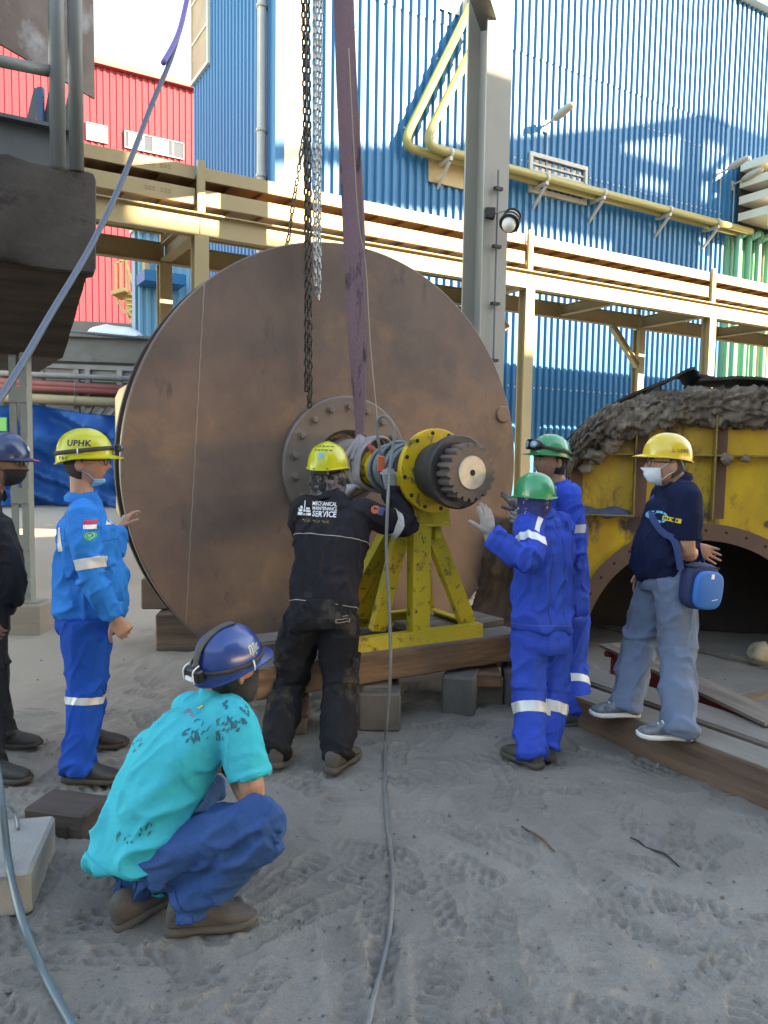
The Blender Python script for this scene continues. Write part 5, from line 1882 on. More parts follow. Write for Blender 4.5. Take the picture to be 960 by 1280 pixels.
def wrinkle(me, segs, seed=0.0, base=0.0025):
    """cloth folds: each vertex follows its nearest limb segment (p0, p1, amp0, amp1, f_along, f_across)"""
    P_ = np_co(me)
    N_ = np_no(me)
    best = np.full(len(P_), 1e9)
    disp = np.zeros(len(P_))
    for k, (p0, p1, a0, a1, fa, fc) in enumerate(segs):
        p0, p1 = np.array(p0[:]), np.array(p1[:])
        d = p1 - p0
        L = np.linalg.norm(d)
        d /= L
        t = (P_ - p0) @ d
        tc = np.clip(t, 0, L)
        q = P_ - p0 - tc[:, None] * d
        dist = np.linalg.norm(q, axis=1)
        x = np.cross(d, [0.3, 0.5, 0.8])
        x /= np.linalg.norm(x)
        y = np.cross(d, x)
        r = P_ - p0 - t[:, None] * d
        rx, ry = r @ x, r @ y
        q3 = np.stack([t, rx, ry], 1)
        wp = .045 * np.stack([nz(q3 * 7 + seed + 1.3 * k), nz(q3 * 7 + 40 + seed), nz(q3 * 7 + 80 + seed)], 1)
        q3 = q3 + wp
        u = np.clip(t / L, 0, 1)
        ring = nz(np.stack([q3[:, 0] * fa + q3[:, 1] * fa * .55, q3[:, 1] * fc, q3[:, 2] * fc], 1) + seed + 7.1 * k)
        drape = nz(np.stack([q3[:, 0] * 2.6, q3[:, 1] * 11 + q3[:, 0] * 3, q3[:, 2] * 11 - q3[:, 0] * 2], 1) + seed + 3.7 * k)
        cr = lambda n_, w_: np.clip(1 - np.abs(n_) / w_, 0, 1) ** 1.5
        je = np.exp(-((1 - u) / .30) ** 2) if a1 >= a0 else np.exp(-(u / .30) ** 2)
        je = np.maximum(je, .25)
        amp = a0 + (a1 - a0) * u
        soft = nz(q3 * np.array([5.5, 6.5, 6.5]) + 3.3 + seed)
        v = 1.35 * amp * (je * (2.6 * cr(ring, .22) - .8) + (1.1 - je) * (2.1 * cr(drape, .20) - .6) + 1.7 * soft)
        m = dist < best
        best[m] = dist[m]
        disp[m] = v[m]
    disp += base * nz(P_ * 42 + seed)
    # soften the seams between segments
    P2 = P_ + N_ * disp[:, None]
    me.vertices.foreach_set('co', P2.ravel())
    me.update()
def relax(me, it=1, f=.5):
    bm = bmesh.new()
    bm.from_mesh(me)
    for _ in range(it):
        bmesh.ops.smooth_vert(bm, verts=bm.verts[:], factor=f, use_axis_x=True, use_axis_y=True, use_axis_z=True)
    bm.to_mesh(me)
    bm.free()
def band(name, garment, p0, p1, a, b, rmax, m, parent=None, off=.003):
    """strip of the garment between two cuts across the axis p0->p1, laid on top of it"""
    d = (p1 - p0).normalized()
    bm = bmesh.new()
    bm.from_mesh(garment.data)
    q0, q1 = p0 + d * a, p0 + d * b
    for q, s in ((q0, 1), (q1, -1)):
        bmesh.ops.bisect_plane(bm, geom=bm.verts[:] + bm.edges[:] + bm.faces[:], plane_co=q, plane_no=d * s, clear_inner=True)
    mid = (q0 + q1) / 2
    kill = [v for v in bm.verts if ((v.co - mid) - d * (v.co - mid).dot(d)).length > rmax]
    bmesh.ops.delete(bm, geom=kill, context='VERTS')
    bm.normal_update()
    for v in bm.verts:
        v.co += v.normal * off
    me = bpy.data.meshes.new('b')
    bm.to_mesh(me)
    bm.free()
    me.shade_smooth()
    return link(name, me, m, parent or garment)

# ---- head: local X = person's right, Y = face, Z = up
def head_pt(x, y, z):
    px, py, pz = .0745 * x, .097 * y, .115 * z
    if z < 0:
        px *= 1 - .26 * (-z) ** 1.6
        if y < 0:
            py *= 1 - .45 * (-z) ** 1.2
        else:
            py *= 1 - .10 * (-z) ** 2
    g = lambda a, s: math.exp(-(a / s) ** 2)
    if y > 0:
        nose = g(px, .0125) * (g(pz + .018, .016) * .024 + g(pz - .004, .022) * .011)
        brow = g(pz - .030, .010) * g(px, .05) * .005
        eye = -(g(px - .031, .014) + g(px + .031, .014)) * g(pz - .012, .011) * .009
        chin = g(px, .024) * g(pz + .092, .018) * .012
        lips = g(px, .021) * (g(pz + .050, .0055) + g(pz + .063, .006)) * .006
        cheek = (g(px - .045, .02) + g(px + .045, .02)) * g(pz + .015, .022) * .004
        py += (nose + brow + eye + chin + lips + cheek) * min(1, y * 2)
    return V((px, py, pz))
def add_head(bm, HM, ears=True):
    u, v = 56, 40
    rings = []
    for i in range(1, v):
        th = math.pi * i / v
        rings.append([HM @ head_pt(math.sin(th) * math.cos(2 * math.pi * j / u), math.sin(th) * math.sin(2 * math.pi * j / u), math.cos(th)) for j in range(u)])
    vr = loft(bm, rings, cap=False)
    a = bm.verts.new(HM @ head_pt(0, 0, 1))
    b = bm.verts.new(HM @ head_pt(0, 0, -1))
    for j in range(u):
        bm.faces.new((a, vr[0][(j + 1) % u], vr[0][j]))
        bm.faces.new((b, vr[-1][j], vr[-1][(j + 1) % u]))
    if ears:
        for s in (-1, 1):
            e = HM.to_3x3() @ Matrix.Rotation(s * .35, 3, 'Z')
            ball(bm, HM @ V((s * .078, -.012, -.008)), (.010, .019, .032), e, 14, 10)
def head_matrix(c, face, up=V((0, 0, 1)), s=1.0):
    f_ = face.normalized()
    r_ = f_.cross(up).normalized()
    u_ = r_.cross(f_)
    m = Matrix((r_, f_, u_)).transposed().to_4x4()
    m = m @ Matrix.Scale(s, 4)
    m.translation = c
    return m
def patch_on_head(name, HM, x_of, z_rng, az, off, m, parent, n=18, k=12, bulge=0.0):
    """shell over the face: azimuth range (rad, 0 = front), heights z0..z1, offset"""
    bm = bmesh.new()
    outer_, inner_ = [], []
    for lst, o2 in ((outer_, off), (inner_, off - .004)):
        for j in range(k + 1):
            z = z_rng[0] + (z_rng[1] - z_rng[0]) * j / k
            row = []
            for i in range(n + 1):
                a_ = az[0] + (az[1] - az[0]) * i / n
                zz = max(-.99, min(.99, z / .115))
                rr = math.sqrt(max(0.0, 1 - zz * zz))
                p = head_pt(rr * math.sin(a_), rr * math.cos(a_), zz)
                w = math.cos(a_ / max(abs(az[0]), abs(az[1])) * math.pi / 2) * math.sin(math.pi * (j + .6) / (k + 1.2))
                dirv = V((p.x, p.y, 0)).normalized()
                row.append(bm.verts.new(HM @ (p + dirv * (o2 + bulge * w))))
            lst.append(row)
    for lst in (outer_, inner_):
        for j in range(k):
            for i in range(n):
                bm.faces.new((lst[j][i], lst[j][i + 1], lst[j + 1][i + 1], lst[j + 1][i]))
    rim_o = outer_[0] + [r_[-1] for r_ in outer_[1:]] + outer_[-1][-2::-1] + [r_[0] for r_ in outer_[-2:0:-1]]
    rim_i = inner_[0] + [r_[-1] for r_ in inner_[1:]] + inner_[-1][-2::-1] + [r_[0] for r_ in inner_[-2:0:-1]]
    L_ = len(rim_o)
    for i in range(L_):
        bm.faces.new((rim_o[i], rim_o[(i + 1) % L_], rim_i[(i + 1) % L_], rim_i[i]))
    return obj(name, bm, m, parent, True)
def hair_cap(HM, m, parent, low=-.055, front=.35, off=.007):
    """short hair: back and sides of the skull down to `low`"""
    bm = bmesh.new()
    u, v = 48, 24
    rows = []
    for i in range(v + 1):
        row = []
        for j in range(u):
            a_ = 2 * math.pi * j / u
            back = .5 - .5 * math.sin(a_)          # 0 at the face, 1 at the nape
            w_ = min(1, max(0, (back - .40) / .16))
            zlow = low * w_ + .055 * (1 - w_)
            zl = max(-.98, min(.98, zlow / .115))
            th = math.acos(zl) * i / v
            p = head_pt(math.sin(th) * math.cos(a_) if i else 0, math.sin(th) * math.sin(a_) if i else 0, math.cos(th))
            o_ = p.normalized() * (off * (1 if i < v - 1 else .2))
            row.append(HM @ (p + o_))
        rows.append(row)
    loft(bm, rows[1:], cap=False)
    return obj('hair', bm, m, parent, True)
def helmet(HM, m, parent, style=0, tilt=0.0, z0=.028, name='helmet', mi=None):
    """hard hat: dome, rim and peak; style 1 has raised ribs and a short peak, style 2 a long one and a low nape"""
    T = HM @ Matrix.Translation(V((0, -.004, z0))) @ Matrix.Rotation(tilt, 4, 'X')
    ax_, ay_, hz = (.108, .130, .128) if style == 0 else (.110, .134, .132)
    u, v = 72, 22
    def prof(a_, s, inn):
        c, sn_ = math.cos(a_), math.sin(a_)       # sn_ = 1 front
        e = math.sin(s * math.pi / 2) ** .92
        z = hz * math.cos(s * math.pi / 2) ** .9
        rx, ry = ax_ * e, ay_ * e
        k = 1.0
        x, y = rx * c, ry * sn_
        if style and s < .97:
            rdg = math.exp(-(x / .024) ** 2) * .007 * min(1, (1 - s) * 2.5) * (1 if sn_ > -.9 or s < .8 else .5)
            z += rdg
            sw = math.exp(-((abs(x) - .068) / .012) ** 2) * .004 * (1 - abs(s - .55) * 2 if abs(s - .55) < .5 else 0)
            z += sw
            k += 0.0
        drop = 0.0
        if s > .6:
            f_ = (s - .6) / .4
            drop = (-.022 if style else -.012) * f_ * max(0, -sn_) ** 1.5 + .004 * f_ * max(0, sn_) ** 2
            if style == 2:
                drop += -.012 * f_ * max(0, -sn_)
        p = V((x, y, z + drop))
        if inn:
            p = V((p.x * .965, p.y * .965, p.z - .004))
        return p
    bm = bmesh.new()
    rings = []
    for i in range(1, v + 1):
        rings.append([prof(2 * math.pi * j / u, i / v, False) for j in range(u)])
    lip, lip2 = [], []
    for j in range(u):
        a_ = 2 * math.pi * j / u
        p = prof(a_, 1, False)
        d = V((p.x, p.y, 0)).normalized()
        fr = max(0.0, math.sin(a_))
        ext = .008 + (.048 if style != 1 else .042) * fr ** 3.0
        lip.append(p + d * ext + V((0, 0, -.004 - .012 * fr ** 2)))
        lip2.append(p + d * ext * .97 + V((0, 0, -.009 - .012 * fr ** 2)))
    rings += [lip, lip2]
    for i in range(v, 0, -1):
        rings.append([prof(2 * math.pi * j / u, i / v, True) for j in range(u)])
    rings = [[T @ p for p in r_] for r_ in rings]
    loft(bm, rings)
    h = obj(name, bm, m, parent, True, R(55))
    return h, T

# ---- hands
def add_hand(bm, wrist, d, n, thumb, curl=(.25, .3, .35, .4), spread=.06, s=1.0, g=0.0, thumb_in=.35):
    """d = finger direction, n = direction the palm faces, thumb = side of the thumb (+1: d x n)"""
    d = d.normalized()
    n = (n - d * n.dot(d)).normalized()
    l = d.cross(n) * thumb
    def ring(c, w, t_, dd=None, nn=None):
        out = []
        for j in range(12):
            q = 2 * math.pi * j / 12
            cq, sq_ = math.cos(q), math.sin(q)
            out.append(c + l * (math.copysign(abs(cq) ** .75, cq) * (w + g)) + n * (math.copysign(abs(sq_) ** .75, sq_) * (t_ + g)))
        return out
    loft(bm, [ring(wrist - d * .03 * s, .026 * s, .019 * s), ring(wrist, .027 * s, .019 * s), ring(wrist + d * .03 * s, .035 * s, .018 * s), ring(wrist + d * .06 * s, .041 * s, .016 * s), ring(wrist + d * .088 * s, .041 * s, .013 * s)])
    offs = (.031, .0105, -.0105, -.031)
    lens = (.074, .082, .076, .060)
    for k in range(4):
        p = wrist + d * (.083 - .006 * abs(k - 1)) * s + l * offs[k] * s
        dr = (d + l * (spread * (1.5 - k))).normalized()
        axis_ = dr.cross(n).normalized()
        pts = [p - d * .012 * s, p]
        for q, fr_ in enumerate((.46, .30, .24)):
            dr = Quaternion(axis_, curl[k] * (1.0, 1.15, .8)[q]) @ dr
            p = p + dr * lens[k] * fr_ * s
            pts.append(p)
        tube(bm, pts, [(.0088 * s + g)] * 2 + [.0084 * s + g, .0078 * s + g, .0062 * s + g], 8)
    p = wrist + d * .022 * s + l * .026 * s
    dr = (d * .62 + l * .75 + n * .25).normalized()
    pts = [p - dr * .01 * s, p]
    for q, L_ in enumerate((.040, .033, .026)):
        p = p + dr * L_ * s
        pts.append(p)
        dr = (dr + d * thumb_in * .6 + n * thumb_in * .5).normalized()
    tube(bm, pts, [.013 * s + g, .0145 * s + g, .0115 * s + g, .0098 * s + g, .0078 * s + g], 8)

def shoe(parent, ank, toe, z, m_up, m_sole, L=.275, roll=0.0, lace=None, wid=1.0):
    """ank: point above the heel; toe: heading"""
    f_ = V((toe.x, toe.y, 0)).normalized()
    r_ = V((f_.y, -f_.x, 0))
    base = V((ank.x, ank.y, z))
    up = V((0, 0, 1))
    if roll:
        qx = Quaternion(r_, -roll)
        f_ = qx @ f_
        up = qx @ up
    def ring(y, hw, zb, zt_, fl=.6):
        out = []
        for j in range(14):
            q = 2 * math.pi * j / 14
            c, s_ = math.cos(q), math.sin(q)
            zz = zb + (zt_ - zb) * (.5 + .5 * math.copysign(abs(s_) ** fl, s_))
            wv = hw * math.copysign(abs(c) ** .7, c) * (1 if s_ < .3 else 1 - .25 * (s_ - .3))
            out.append(base + f_ * y + r_ * wv * wid + up * zz)
        return out
    k = L / .275
    bm = bmesh.new()
    loft(bm, [ring(-.068 * k, .022, .03, .075), ring(-.06 * k, .034, .022, .105), ring(-.03 * k, .038, .02, .125), ring(.015 * k, .039, .02, .120), ring(.06 * k, .041, .02, .098), ring(.10 * k, .046, .02, .078), ring(.15 * k, .047, .02, .064), ring(.185 * k, .038, .022, .052), ring(.203 * k, .018, .026, .042)])
    s = obj('shoe', bm, m_up, parent, True)
    bm = bmesh.new()
    loft(bm, [ring(-.075 * k, .022, .004, .030, .3), ring(-.066 * k, .037, .0, .034, .3), ring(-.02 * k, .041, .0, .032, .3), ring(.04 * k, .040, .002, .030, .3), ring(.10 * k, .049, .0, .030, .3), ring(.155 * k, .050, .0, .030, .3), ring(.193 * k, .040, .006, .034, .3), ring(.211 * k, .018, .014, .036, .3)])
    obj('sole', bm, m_sole, s, True)
    if lace:
        for q in range(4):
            y = (.035 + .022 * q) * k
            zt_ = .112 - .012 * q
            bm = bmesh.new()
            tube(bm, [base + f_ * y - r_ * .022 + up * (zt_ - .006), base + f_ * (y + .004) + up * (zt_ + .004), base + f_ * y + r_ * .022 + up * (zt_ - .006)], .0035, 6)
            obj('lace', bm, lace, s, True)
    return s

SKIN = mat('skin', (.46, .245, .165), .55, 0, (.39, .20, .135), 14, .7, bump=.06, bsc=120)
SKIN2 = mat('skin_tan', (.37, .19, .12), .55, 0, (.30, .155, .10), 14, .7, bump=.06, bsc=120)
HAIR = mat('black_hair', (.012, .010, .009), .6, 0, (.022, .018, .015), 60, .8, stretch=(1, 1, .3), bump=.5, bsc=160)
REFL = mat('reflective_tape', (.62, .64, .64), .38, .15, (.54, .56, .56), 20, .5)
M_blackcloth = mat('black_cloth', (.018, .017, .018), .9, 0, (.028, .026, .026), 6, .8, bump=.25, bsc=180)
M_glove = mat('grey_glove', (.34, .33, .32), .95, 0, (.22, .21, .205), 22, .8, bump=.5, bsc=220, fine=.15)
M_shoeblk = mat('black_shoe', (.02, .019, .018), .6, 0, (.05, .045, .04), 14, .8, bump=.2)
M_sole = mat('dark_sole', (.03, .028, .026), .8, 0, (.07, .062, .055), 10)
M_glass = mat('black_frame', (.012, .011, .011), .3)

def torso_rings(spine, n=28, sq=2.5):
    """spine: list of (centre, lateral unit, forward unit, half width, half depth)"""
    rings = []
    for c, r_, f_, w, d in spine:
        ring = []
        for j in range(n):
            q = 2 * math.pi * j / n
            cq, s_ = math.cos(q), math.sin(q)
            cq = math.copysign(abs(cq) ** (2 / sq), cq)
            s_ = math.copysign(abs(s_) ** (2 / sq), s_)
            ring.append(c + r_ * (w * cq) + f_ * (d * s_))
        rings.append(ring)
    return rings
def resample(spine, k=4):
    cs = spline([s[0] for s in spine], k)
    out = []
    m = len(spine)
    for i, c in enumerate(cs):
        t_ = i / k
        a = min(int(t_), m - 2)
        f_ = t_ - a
        sm = f_ * f_ * (3 - 2 * f_)
        A_, B_ = spine[a], spine[a + 1]
        out.append((c, A_[1].lerp(B_[1], f_).normalized(), A_[2].lerp(B_[2], f_).normalized(), A_[3] + (B_[3] - A_[3]) * sm, A_[4] + (B_[4] - A_[4]) * sm))
    return out

class Person:
    def __init__(self, label, J, face, head_c, skin=SKIN, headup=V((0, 0, 1)), hs=1.0, z0=0.0):
        self.J = J
        self.HM = head_matrix(head_c, face, headup, hs)
        self.skin = skin
        self.label = label
        j = J
        self.pel = (j['hipL'] + j['hipR']) / 2
        self.sh = (j['shL'] + j['shR']) / 2
        self.latH = (j['hipR'] - j['hipL']).normalized()
        self.latS = (j['shR'] - j['shL']).normalized()
        ax_ = (self.sh - self.pel).normalized()
        self.axis = ax_
        self.fwH = ax_.cross(self.latH).normalized()
        self.fwS = ax_.cross(self.latS).normalized()
        self.hands = []
    def spine(self, spec):
        """spec: (t along pelvis->shoulder line, half width, half depth, forward shift)"""
        out = []
        for t, w, d, sft in spec:
            l = self.latH.lerp(self.latS, max(0, min(1, t))).normalized()
            f_ = self.fwH.lerp(self.fwS, max(0, min(1, t))).normalized()
            c = self.pel.lerp(self.sh, t) + f_ * sft
            out.append((c, l, f_, w, d))
        return out
    def body(self, hands=None, arm_r=(.042, .035, .026), bare=()):
        j = self.J
        bm = bmesh.new()
        loft(bm, torso_rings(resample(self.spine([(-.12, .10, .07, 0), (.1, .13, .085, 0), (.4, .12, .075, 0), (.75, .14, .085, 0), (.97, .11, .06, 0), (1.08, .05, .05, 0)]))))
        nk = j['neck']
        hc = self.HM.translation
        tube(bm, spline([self.sh + self.axis * -.04, nk, hc + self.HM.to_3x3() @ V((0, -.022, -.045))], 4), [.062, .06, .058, .056, .055, .054, .053, .052, .05], 14)
        add_head(bm, self.HM)
        for s in 'LR':
            tube(bm, spline([j['sh' + s], j['el' + s], j['wr' + s]], 6), [.05] + [arm_r[0]] * 4 + [.040, .038, .040, .039, .036, .032, .028, arm_r[2]] if s not in bare else [.056, .052, .050, .048, .046, .043, .041, .043, .044, .041, .036, .031, .027], 12)
            k = j['kn' + s]
            tube(bm, spline([j['hip' + s], k, j['an' + s]], 5), [.075, .07, .065, .06, .055, .05, .05, .05, .046, .04, .034], 12)
            f_ = V((j['toe' + s].x, j['toe' + s].y, 0)).normalized()
            tube(bm, [j['an' + s], j['an' + s] + f_ * .03 - V((0, 0, .045)), j['an' + s] + f_ * .10 - V((0, 0, .055))], [.034, .033, .026], 10)
        for h in (hands or []):
            add_hand(bm, *h[0], **h[1])
        me = remesh(bm, .0055, 2)
        o = link('person', me, self.skin)
        tag(o, self.label, 'person')
        # set the origin at the feet
        base = (j['anL'] + j['anR']) / 2
        base = V((base.x, base.y, 0))
        a = np_co(me) - np.array(base[:])
        me.vertices.foreach_set('co', a.ravel())
        me.update()
        o.matrix_basis = Matrix.Translation(base)
        self.o = o
        return o
    def eyes(self, brow=True):
        for s in (-1, 1):
            bm = bmesh.new()
            ball(bm, self.HM @ V((s * .031, .0835, .012)), (.0135, .008, .0085), self.HM.to_3x3(), 14, 10)
            e = obj('eye', bm, mat('eye_white', (.55, .5, .47), .25), self.o, True)
            bm = bmesh.new()
            ball(bm, self.HM @ V((s * .031, .0895, .0125)), (.0062, .004, .0062), self.HM.to_3x3(), 10, 8)
            obj('iris', bm, mat('iris', (.015, .01, .008), .2), e, True)
            if brow:
                bm = bmesh.new()
                tube(bm, [self.HM @ V((s * x, y, z)) for x, y, z in ((.014, .097, .030), (.03, .094, .035), (.048, .083, .031))], [.004, .005, .003], 6)
                obj('eyebrow', bm, HAIR, self.o, True)
        bm = bmesh.new()
        tube(bm, [self.HM @ V((x, y, z)) for x, y, z in ((-.022, .088, -.056), (-.008, .097, -.0545), (.008, .097, -.0545), (.022, .088, -.056))], [.0018, .003, .003, .0018], 6)
        obj('lips', bm, mat('lips', (.25, .10, .08), .5), self.o, True)
    def torso_garment(self, name, m, hem=-.1, sleeves=(1, 1), W=(.175, .165, .195, .185), D=(.125, .118, .130, .105), sl_r=(.078, .062, .054), shift=0.0, amp=1.0, seed=0.0, neck=True, vox=.008, belly=0.0, collar=.075):
        j = self.J
        bm = bmesh.new()
        sp = [(hem, W[0], D[0], shift), (.18, W[1] + .004, D[1] + .005 + belly, shift + belly * .8), (.42, W[1], D[1] + belly, shift + belly * .8), (.70, W[2], D[2], shift), (.88, W[2] * .98, D[2] * .92, shift * .6), (1.0, W[3] * .86, D[3] * .80, 0), (1.09, .085, .075, 0)]
        loft(bm, torso_rings(resample(self.spine(sp), 5)))
        segs = [(self.pel, self.sh, .0065 * amp, .0045 * amp, 7.0, 5.0)]
        for s, ln in zip('LR', sleeves):
            a, b, c = j['sh' + s], j['el' + s], j['wr' + s]
            inn = self.sh.lerp(a, .45) - self.axis * .01
            if ln >= 1:
                P_ = spline([inn, a, b, c - (c - b).normalized() * .012], 6)
                rr = [sl_r[0] * .95] * 3 + [sl_r[0]] * 4
                n = len(P_)
                rr = list(np.interp(np.arange(n) / (n - 1), [0, .3, .62, .9, 1], [sl_r[0] * .9, sl_r[0], sl_r[1], sl_r[2], sl_r[2] * .98]))
                segs += [(a, b, .004 * amp, .0065 * amp, 12, 5), (b, c, .0065 * amp, .0045 * amp, 13, 5)]
            else:
                e = a.lerp(b, ln)
                P_ = spline([inn, a, e], 6)
                n = len(P_)
                rr = list(np.interp(np.arange(n) / (n - 1), [0, .5, 1], [sl_r[0] * .9, sl_r[0], sl_r[1]]))
                segs += [(a, e, .003 * amp, .004 * amp, 10, 6)]
            tube(bm, P_, rr, 16)
        if neck:
            nk = j['neck']
            up = (nk - self.sh).normalized()
            c0 = self.sh + self.axis * .045
            top = nk.lerp(self.HM.translation, .12)
            tube(bm, [c0 - up * .05, c0, top], [(collar + .02, collar + .02), (collar, collar), (collar * .86, collar * .86)], 18)
        me = remesh(bm, vox, 4)
        wrinkle(me, segs, seed, .0015)
        relax(me, 1, .3)
        g_ = link(name, me, m, self.o)
        for s, ln in zip('LR', sleeves):
            b, c = (j['el' + s], j['wr' + s]) if ln >= 1 else (j['sh' + s], j['el' + s])
            Ls = (c - b).length
            hi = Ls - .004 if ln >= 1 else Ls * ln + .004
            band('cuff', g_, b, c, hi - (.06 if ln >= 1 else .03), hi, .10, m, off=.0035)
        if neck:
            self.collar(m, g_, collar)
        return g_
    def collar(self, m, parent, rc):
        j = self.J
        nk = j['neck']
        ax_ = (self.HM.translation - nk).normalized()
        c0 = nk + self.axis * .0
        fw = self.HM.to_3x3() @ V((0, 1, 0))
        fw = (fw - ax_ * fw.dot(ax_)).normalized()
        rt = fw.cross(ax_)
        bm = bmesh.new()
        rings = []
        for k in range(33):
            a_ = R(22) + (2 * math.pi - R(44)) * k / 32
            d = fw * math.cos(a_) + rt * math.sin(a_)
            dr = -.012 * max(0, math.cos(a_))
            rings.append([c0 + d * (rc + .012) + ax_ * (-.022 + dr * 2), c0 + d * (rc + .016) + ax_ * (-.002 + dr), c0 + d * (rc * .93) + ax_ * (.024 + dr), c0 + d * (rc * .89) + ax_ * (.022 + dr), c0 + d * (rc * .93) + ax_ * (-.02 + dr)])
        loft(bm, rings)
        return obj('collar', bm, m, parent, True, R(50))
    def trousers(self, m, r=(.098, .080, .075), amp=1.0, seed=3.0, W=(.165, .12), cuff=0.0, vox=.008, name='trousers', top=.12, an_drop=.0):
        j = self.J
        bm = bmesh.new()
        sp = [(top, W[0] * .96, W[1] * .96, 0), (.03, W[0], W[1] * 1.03, 0), (-.09, W[0] * 1.03, W[1] * 1.08, 0), (-.17, W[0] * .9, W[1] * .95, 0)]
        loft(bm, torso_rings(resample(self.spine(sp), 3), 24, 2.2))
        segs = [(self.pel - self.axis * .1, self.pel + self.axis * .1, .003 * amp, .003 * amp, 8, 8)]
        for s in 'LR':
            a, b, c = j['hip' + s], j['kn' + s], j['an' + s]
            c2 = c + (c - b).normalized() * (.035 + an_drop)
            P_ = spline([a, b, c2], 9)
            n = len(P_)
            rr = list(np.interp(np.arange(n) / (n - 1), [0, .22, .5, .8, 1], [r[0], r[0] * .98, r[1], r[2], r[2] * .93 + cuff]))
            tube(bm, P_, rr, 18)
            segs += [(a, b, .004 * amp, .0055 * amp, 9, 4.5), (b, c2, .004 * amp, .0075 * amp, 11, 4.5)]
        me = remesh(bm, vox, 4)
        wrinkle(me, segs, seed, .0015)
        relax(me, 1, .4)
        g_ = link(name, me, m, self.o)
        for s in 'LR':
            b, c = j['kn' + s], j['an' + s]
            Ls = (c - b).length + .035 + an_drop
            band('hem', g_, b, c, Ls - .035, Ls - .004, .13, m, off=.0035)
        return g_
    def glove(self, args, kw, m=M_glove, cuff=None):
        bm = bmesh.new()
        kw = dict(kw)
        kw['g'] = .0028
        add_hand(bm, *args, **kw)
        if cuff:
            tube(bm, cuff, .034, 14)
        me = remesh(bm, .0045, 2)
        return link('glove', me, m, self.o)
    def strap_ring(self, T, z, m, w=.011, tilt=0.0, name='strap', sc=1.0, style=1, parent=None):
        """band round the helmet at height z of its own frame"""
        bm = bmesh.new()
        hz, ax_, ay_ = .132, .110, .134
        rings = []
        for j in range(64):
            a_ = 2 * math.pi * j / 64
            zc_ = z + tilt * math.sin(a_)
            def rad(zz):
                return math.sqrt(max(.02, 1 - max(0, zz / hz) ** 2.1)) * 1.012 + .012
            ring = []
            for dz, o_ in ((-w, 0), (w, 0), (w, .004), (-w, .004)):
                zz = zc_ + dz
                k = rad(zz)
                p = V((ax_ * k * math.cos(a_), ay_ * k * math.sin(a_), zz))
                d = V((p.x, p.y, 0)).normalized()
                ring.append(T @ (p + d * o_))
            rings.append(ring)
        loft(bm, rings, closed=True)
        return obj(name, bm, m, parent or self.o, True)

M_hyel = mat('helmet_yellow', (.50, .48, .005), .32, 0, (.46, .44, .005), 6, .5, coat=.3)
M_hyel2 = mat('helmet_warm_yellow', (.68, .47, .03), .25, 0, (.64, .44, .03), 6, .5, coat=.6)
M_hgreen = mat('helmet_green', (.0, .26, .10), .28, 0, (.0, .23, .09), 6, .5, coat=.5)
M_hblue = mat('helmet_blue', (.008, .045, .21), .3, 0, (.006, .04, .18), 6, .5, coat=.5)
M_hnavy = mat('helmet_navy', (.008, .028, .10), .3, 0, (.007, .025, .085), 6, .5, coat=.5)
M_cover = mat('bright_blue_coverall', (.0, .175, .54), .8, 0, (.0, .195, .58), 5, .7, bump=.55, bsc=26, col4=(.03, .10, .26), sc4=5, th4=.62, w4=.12, spec=.12)
M_cover_leg = mat('royal_blue_trousers', (.0, .075, .40), .8, 0, (.0, .058, .31), 4, .8, bump=.55, bsc=26, col4=(.04, .07, .2), sc4=5, th4=.63, w4=.14, spec=.12)
M_cover2 = mat('ultramarine_coverall', (.020, .080, .48), .8, 0, (.014, .057, .36), 4, .8, bump=.55, bsc=26, col4=(.05, .06, .18), sc4=5, th4=.62, w4=.14, spec=.12)
M_jacket = mat('charcoal_jacket', (.017, .0165, .021), .85, 0, (.028, .026, .031), 5, .7, bump=.55, bsc=26, col4=(.075, .067, .06), sc4=5, th4=.60, w4=.16, spec=.12)
M_cargo = mat('black_work_trousers', (.014, .014, .017), .85, 0, (.021, .021, .024), 5, .7, bump=.55, bsc=26, col3=(.085, .072, .056), sc3=4, th3=.55, w3=.12, spec=.12)
M_tee = mat('turquoise_shirt', (.0, .36, .44), .85, 0, (.0, .40, .48), 4, .6, bump=.55, bsc=26, col3=(.0, .30, .38), sc3=11, th3=.67, w3=.05, spec=.02)
M_jeans = mat('blue_jeans', (.012, .047, .145), .85, 0, (.035, .095, .245), 4, .8, bump=.55, bsc=26, fine=.15, col3=(.02, .03, .07), sc3=5, th3=.62, w3=.15, spec=.12)
M_navy = mat('navy_polo', (.007, .012, .038), .85, 0, (.010, .016, .048), 6, .7, bump=.55, bsc=26, spec=.12)
M_grey = mat('grey_trousers', (.14, .185, .27), .85, 0, (.11, .148, .22), 4, .8, bump=.55, bsc=26, spec=.12)
M_wht = mat('white_print', (.75, .75, .75), .6)
M_gold = mat('gold_thread', (.42, .26, .10), .6)
M_redp = mat('red_print', (.50, .02, .04), .6)
M_grnp = mat('green_print', (.02, .38, .14), .6)
M_yelp = mat('yellow_print', (.70, .50, .02), .6)
M_blkp = mat('black_print', (.012, .012, .012), .5)
M_cyanp = mat('cyan_print', (.08, .42, .60), .6)
M_strap = mat('elastic_strap', (.035, .028, .026), .8, 0, (.055, .045, .04), 30)
M_maskw = mat('white_mask', (.70, .75, .78), .8, 0, (.62, .68, .73), 12, .6)
M_maskb = mat('blue_mask', (.14, .46, .66), .8, 0, (.2, .52, .7), 14, .6)
UPV = V((0, 0, 1))

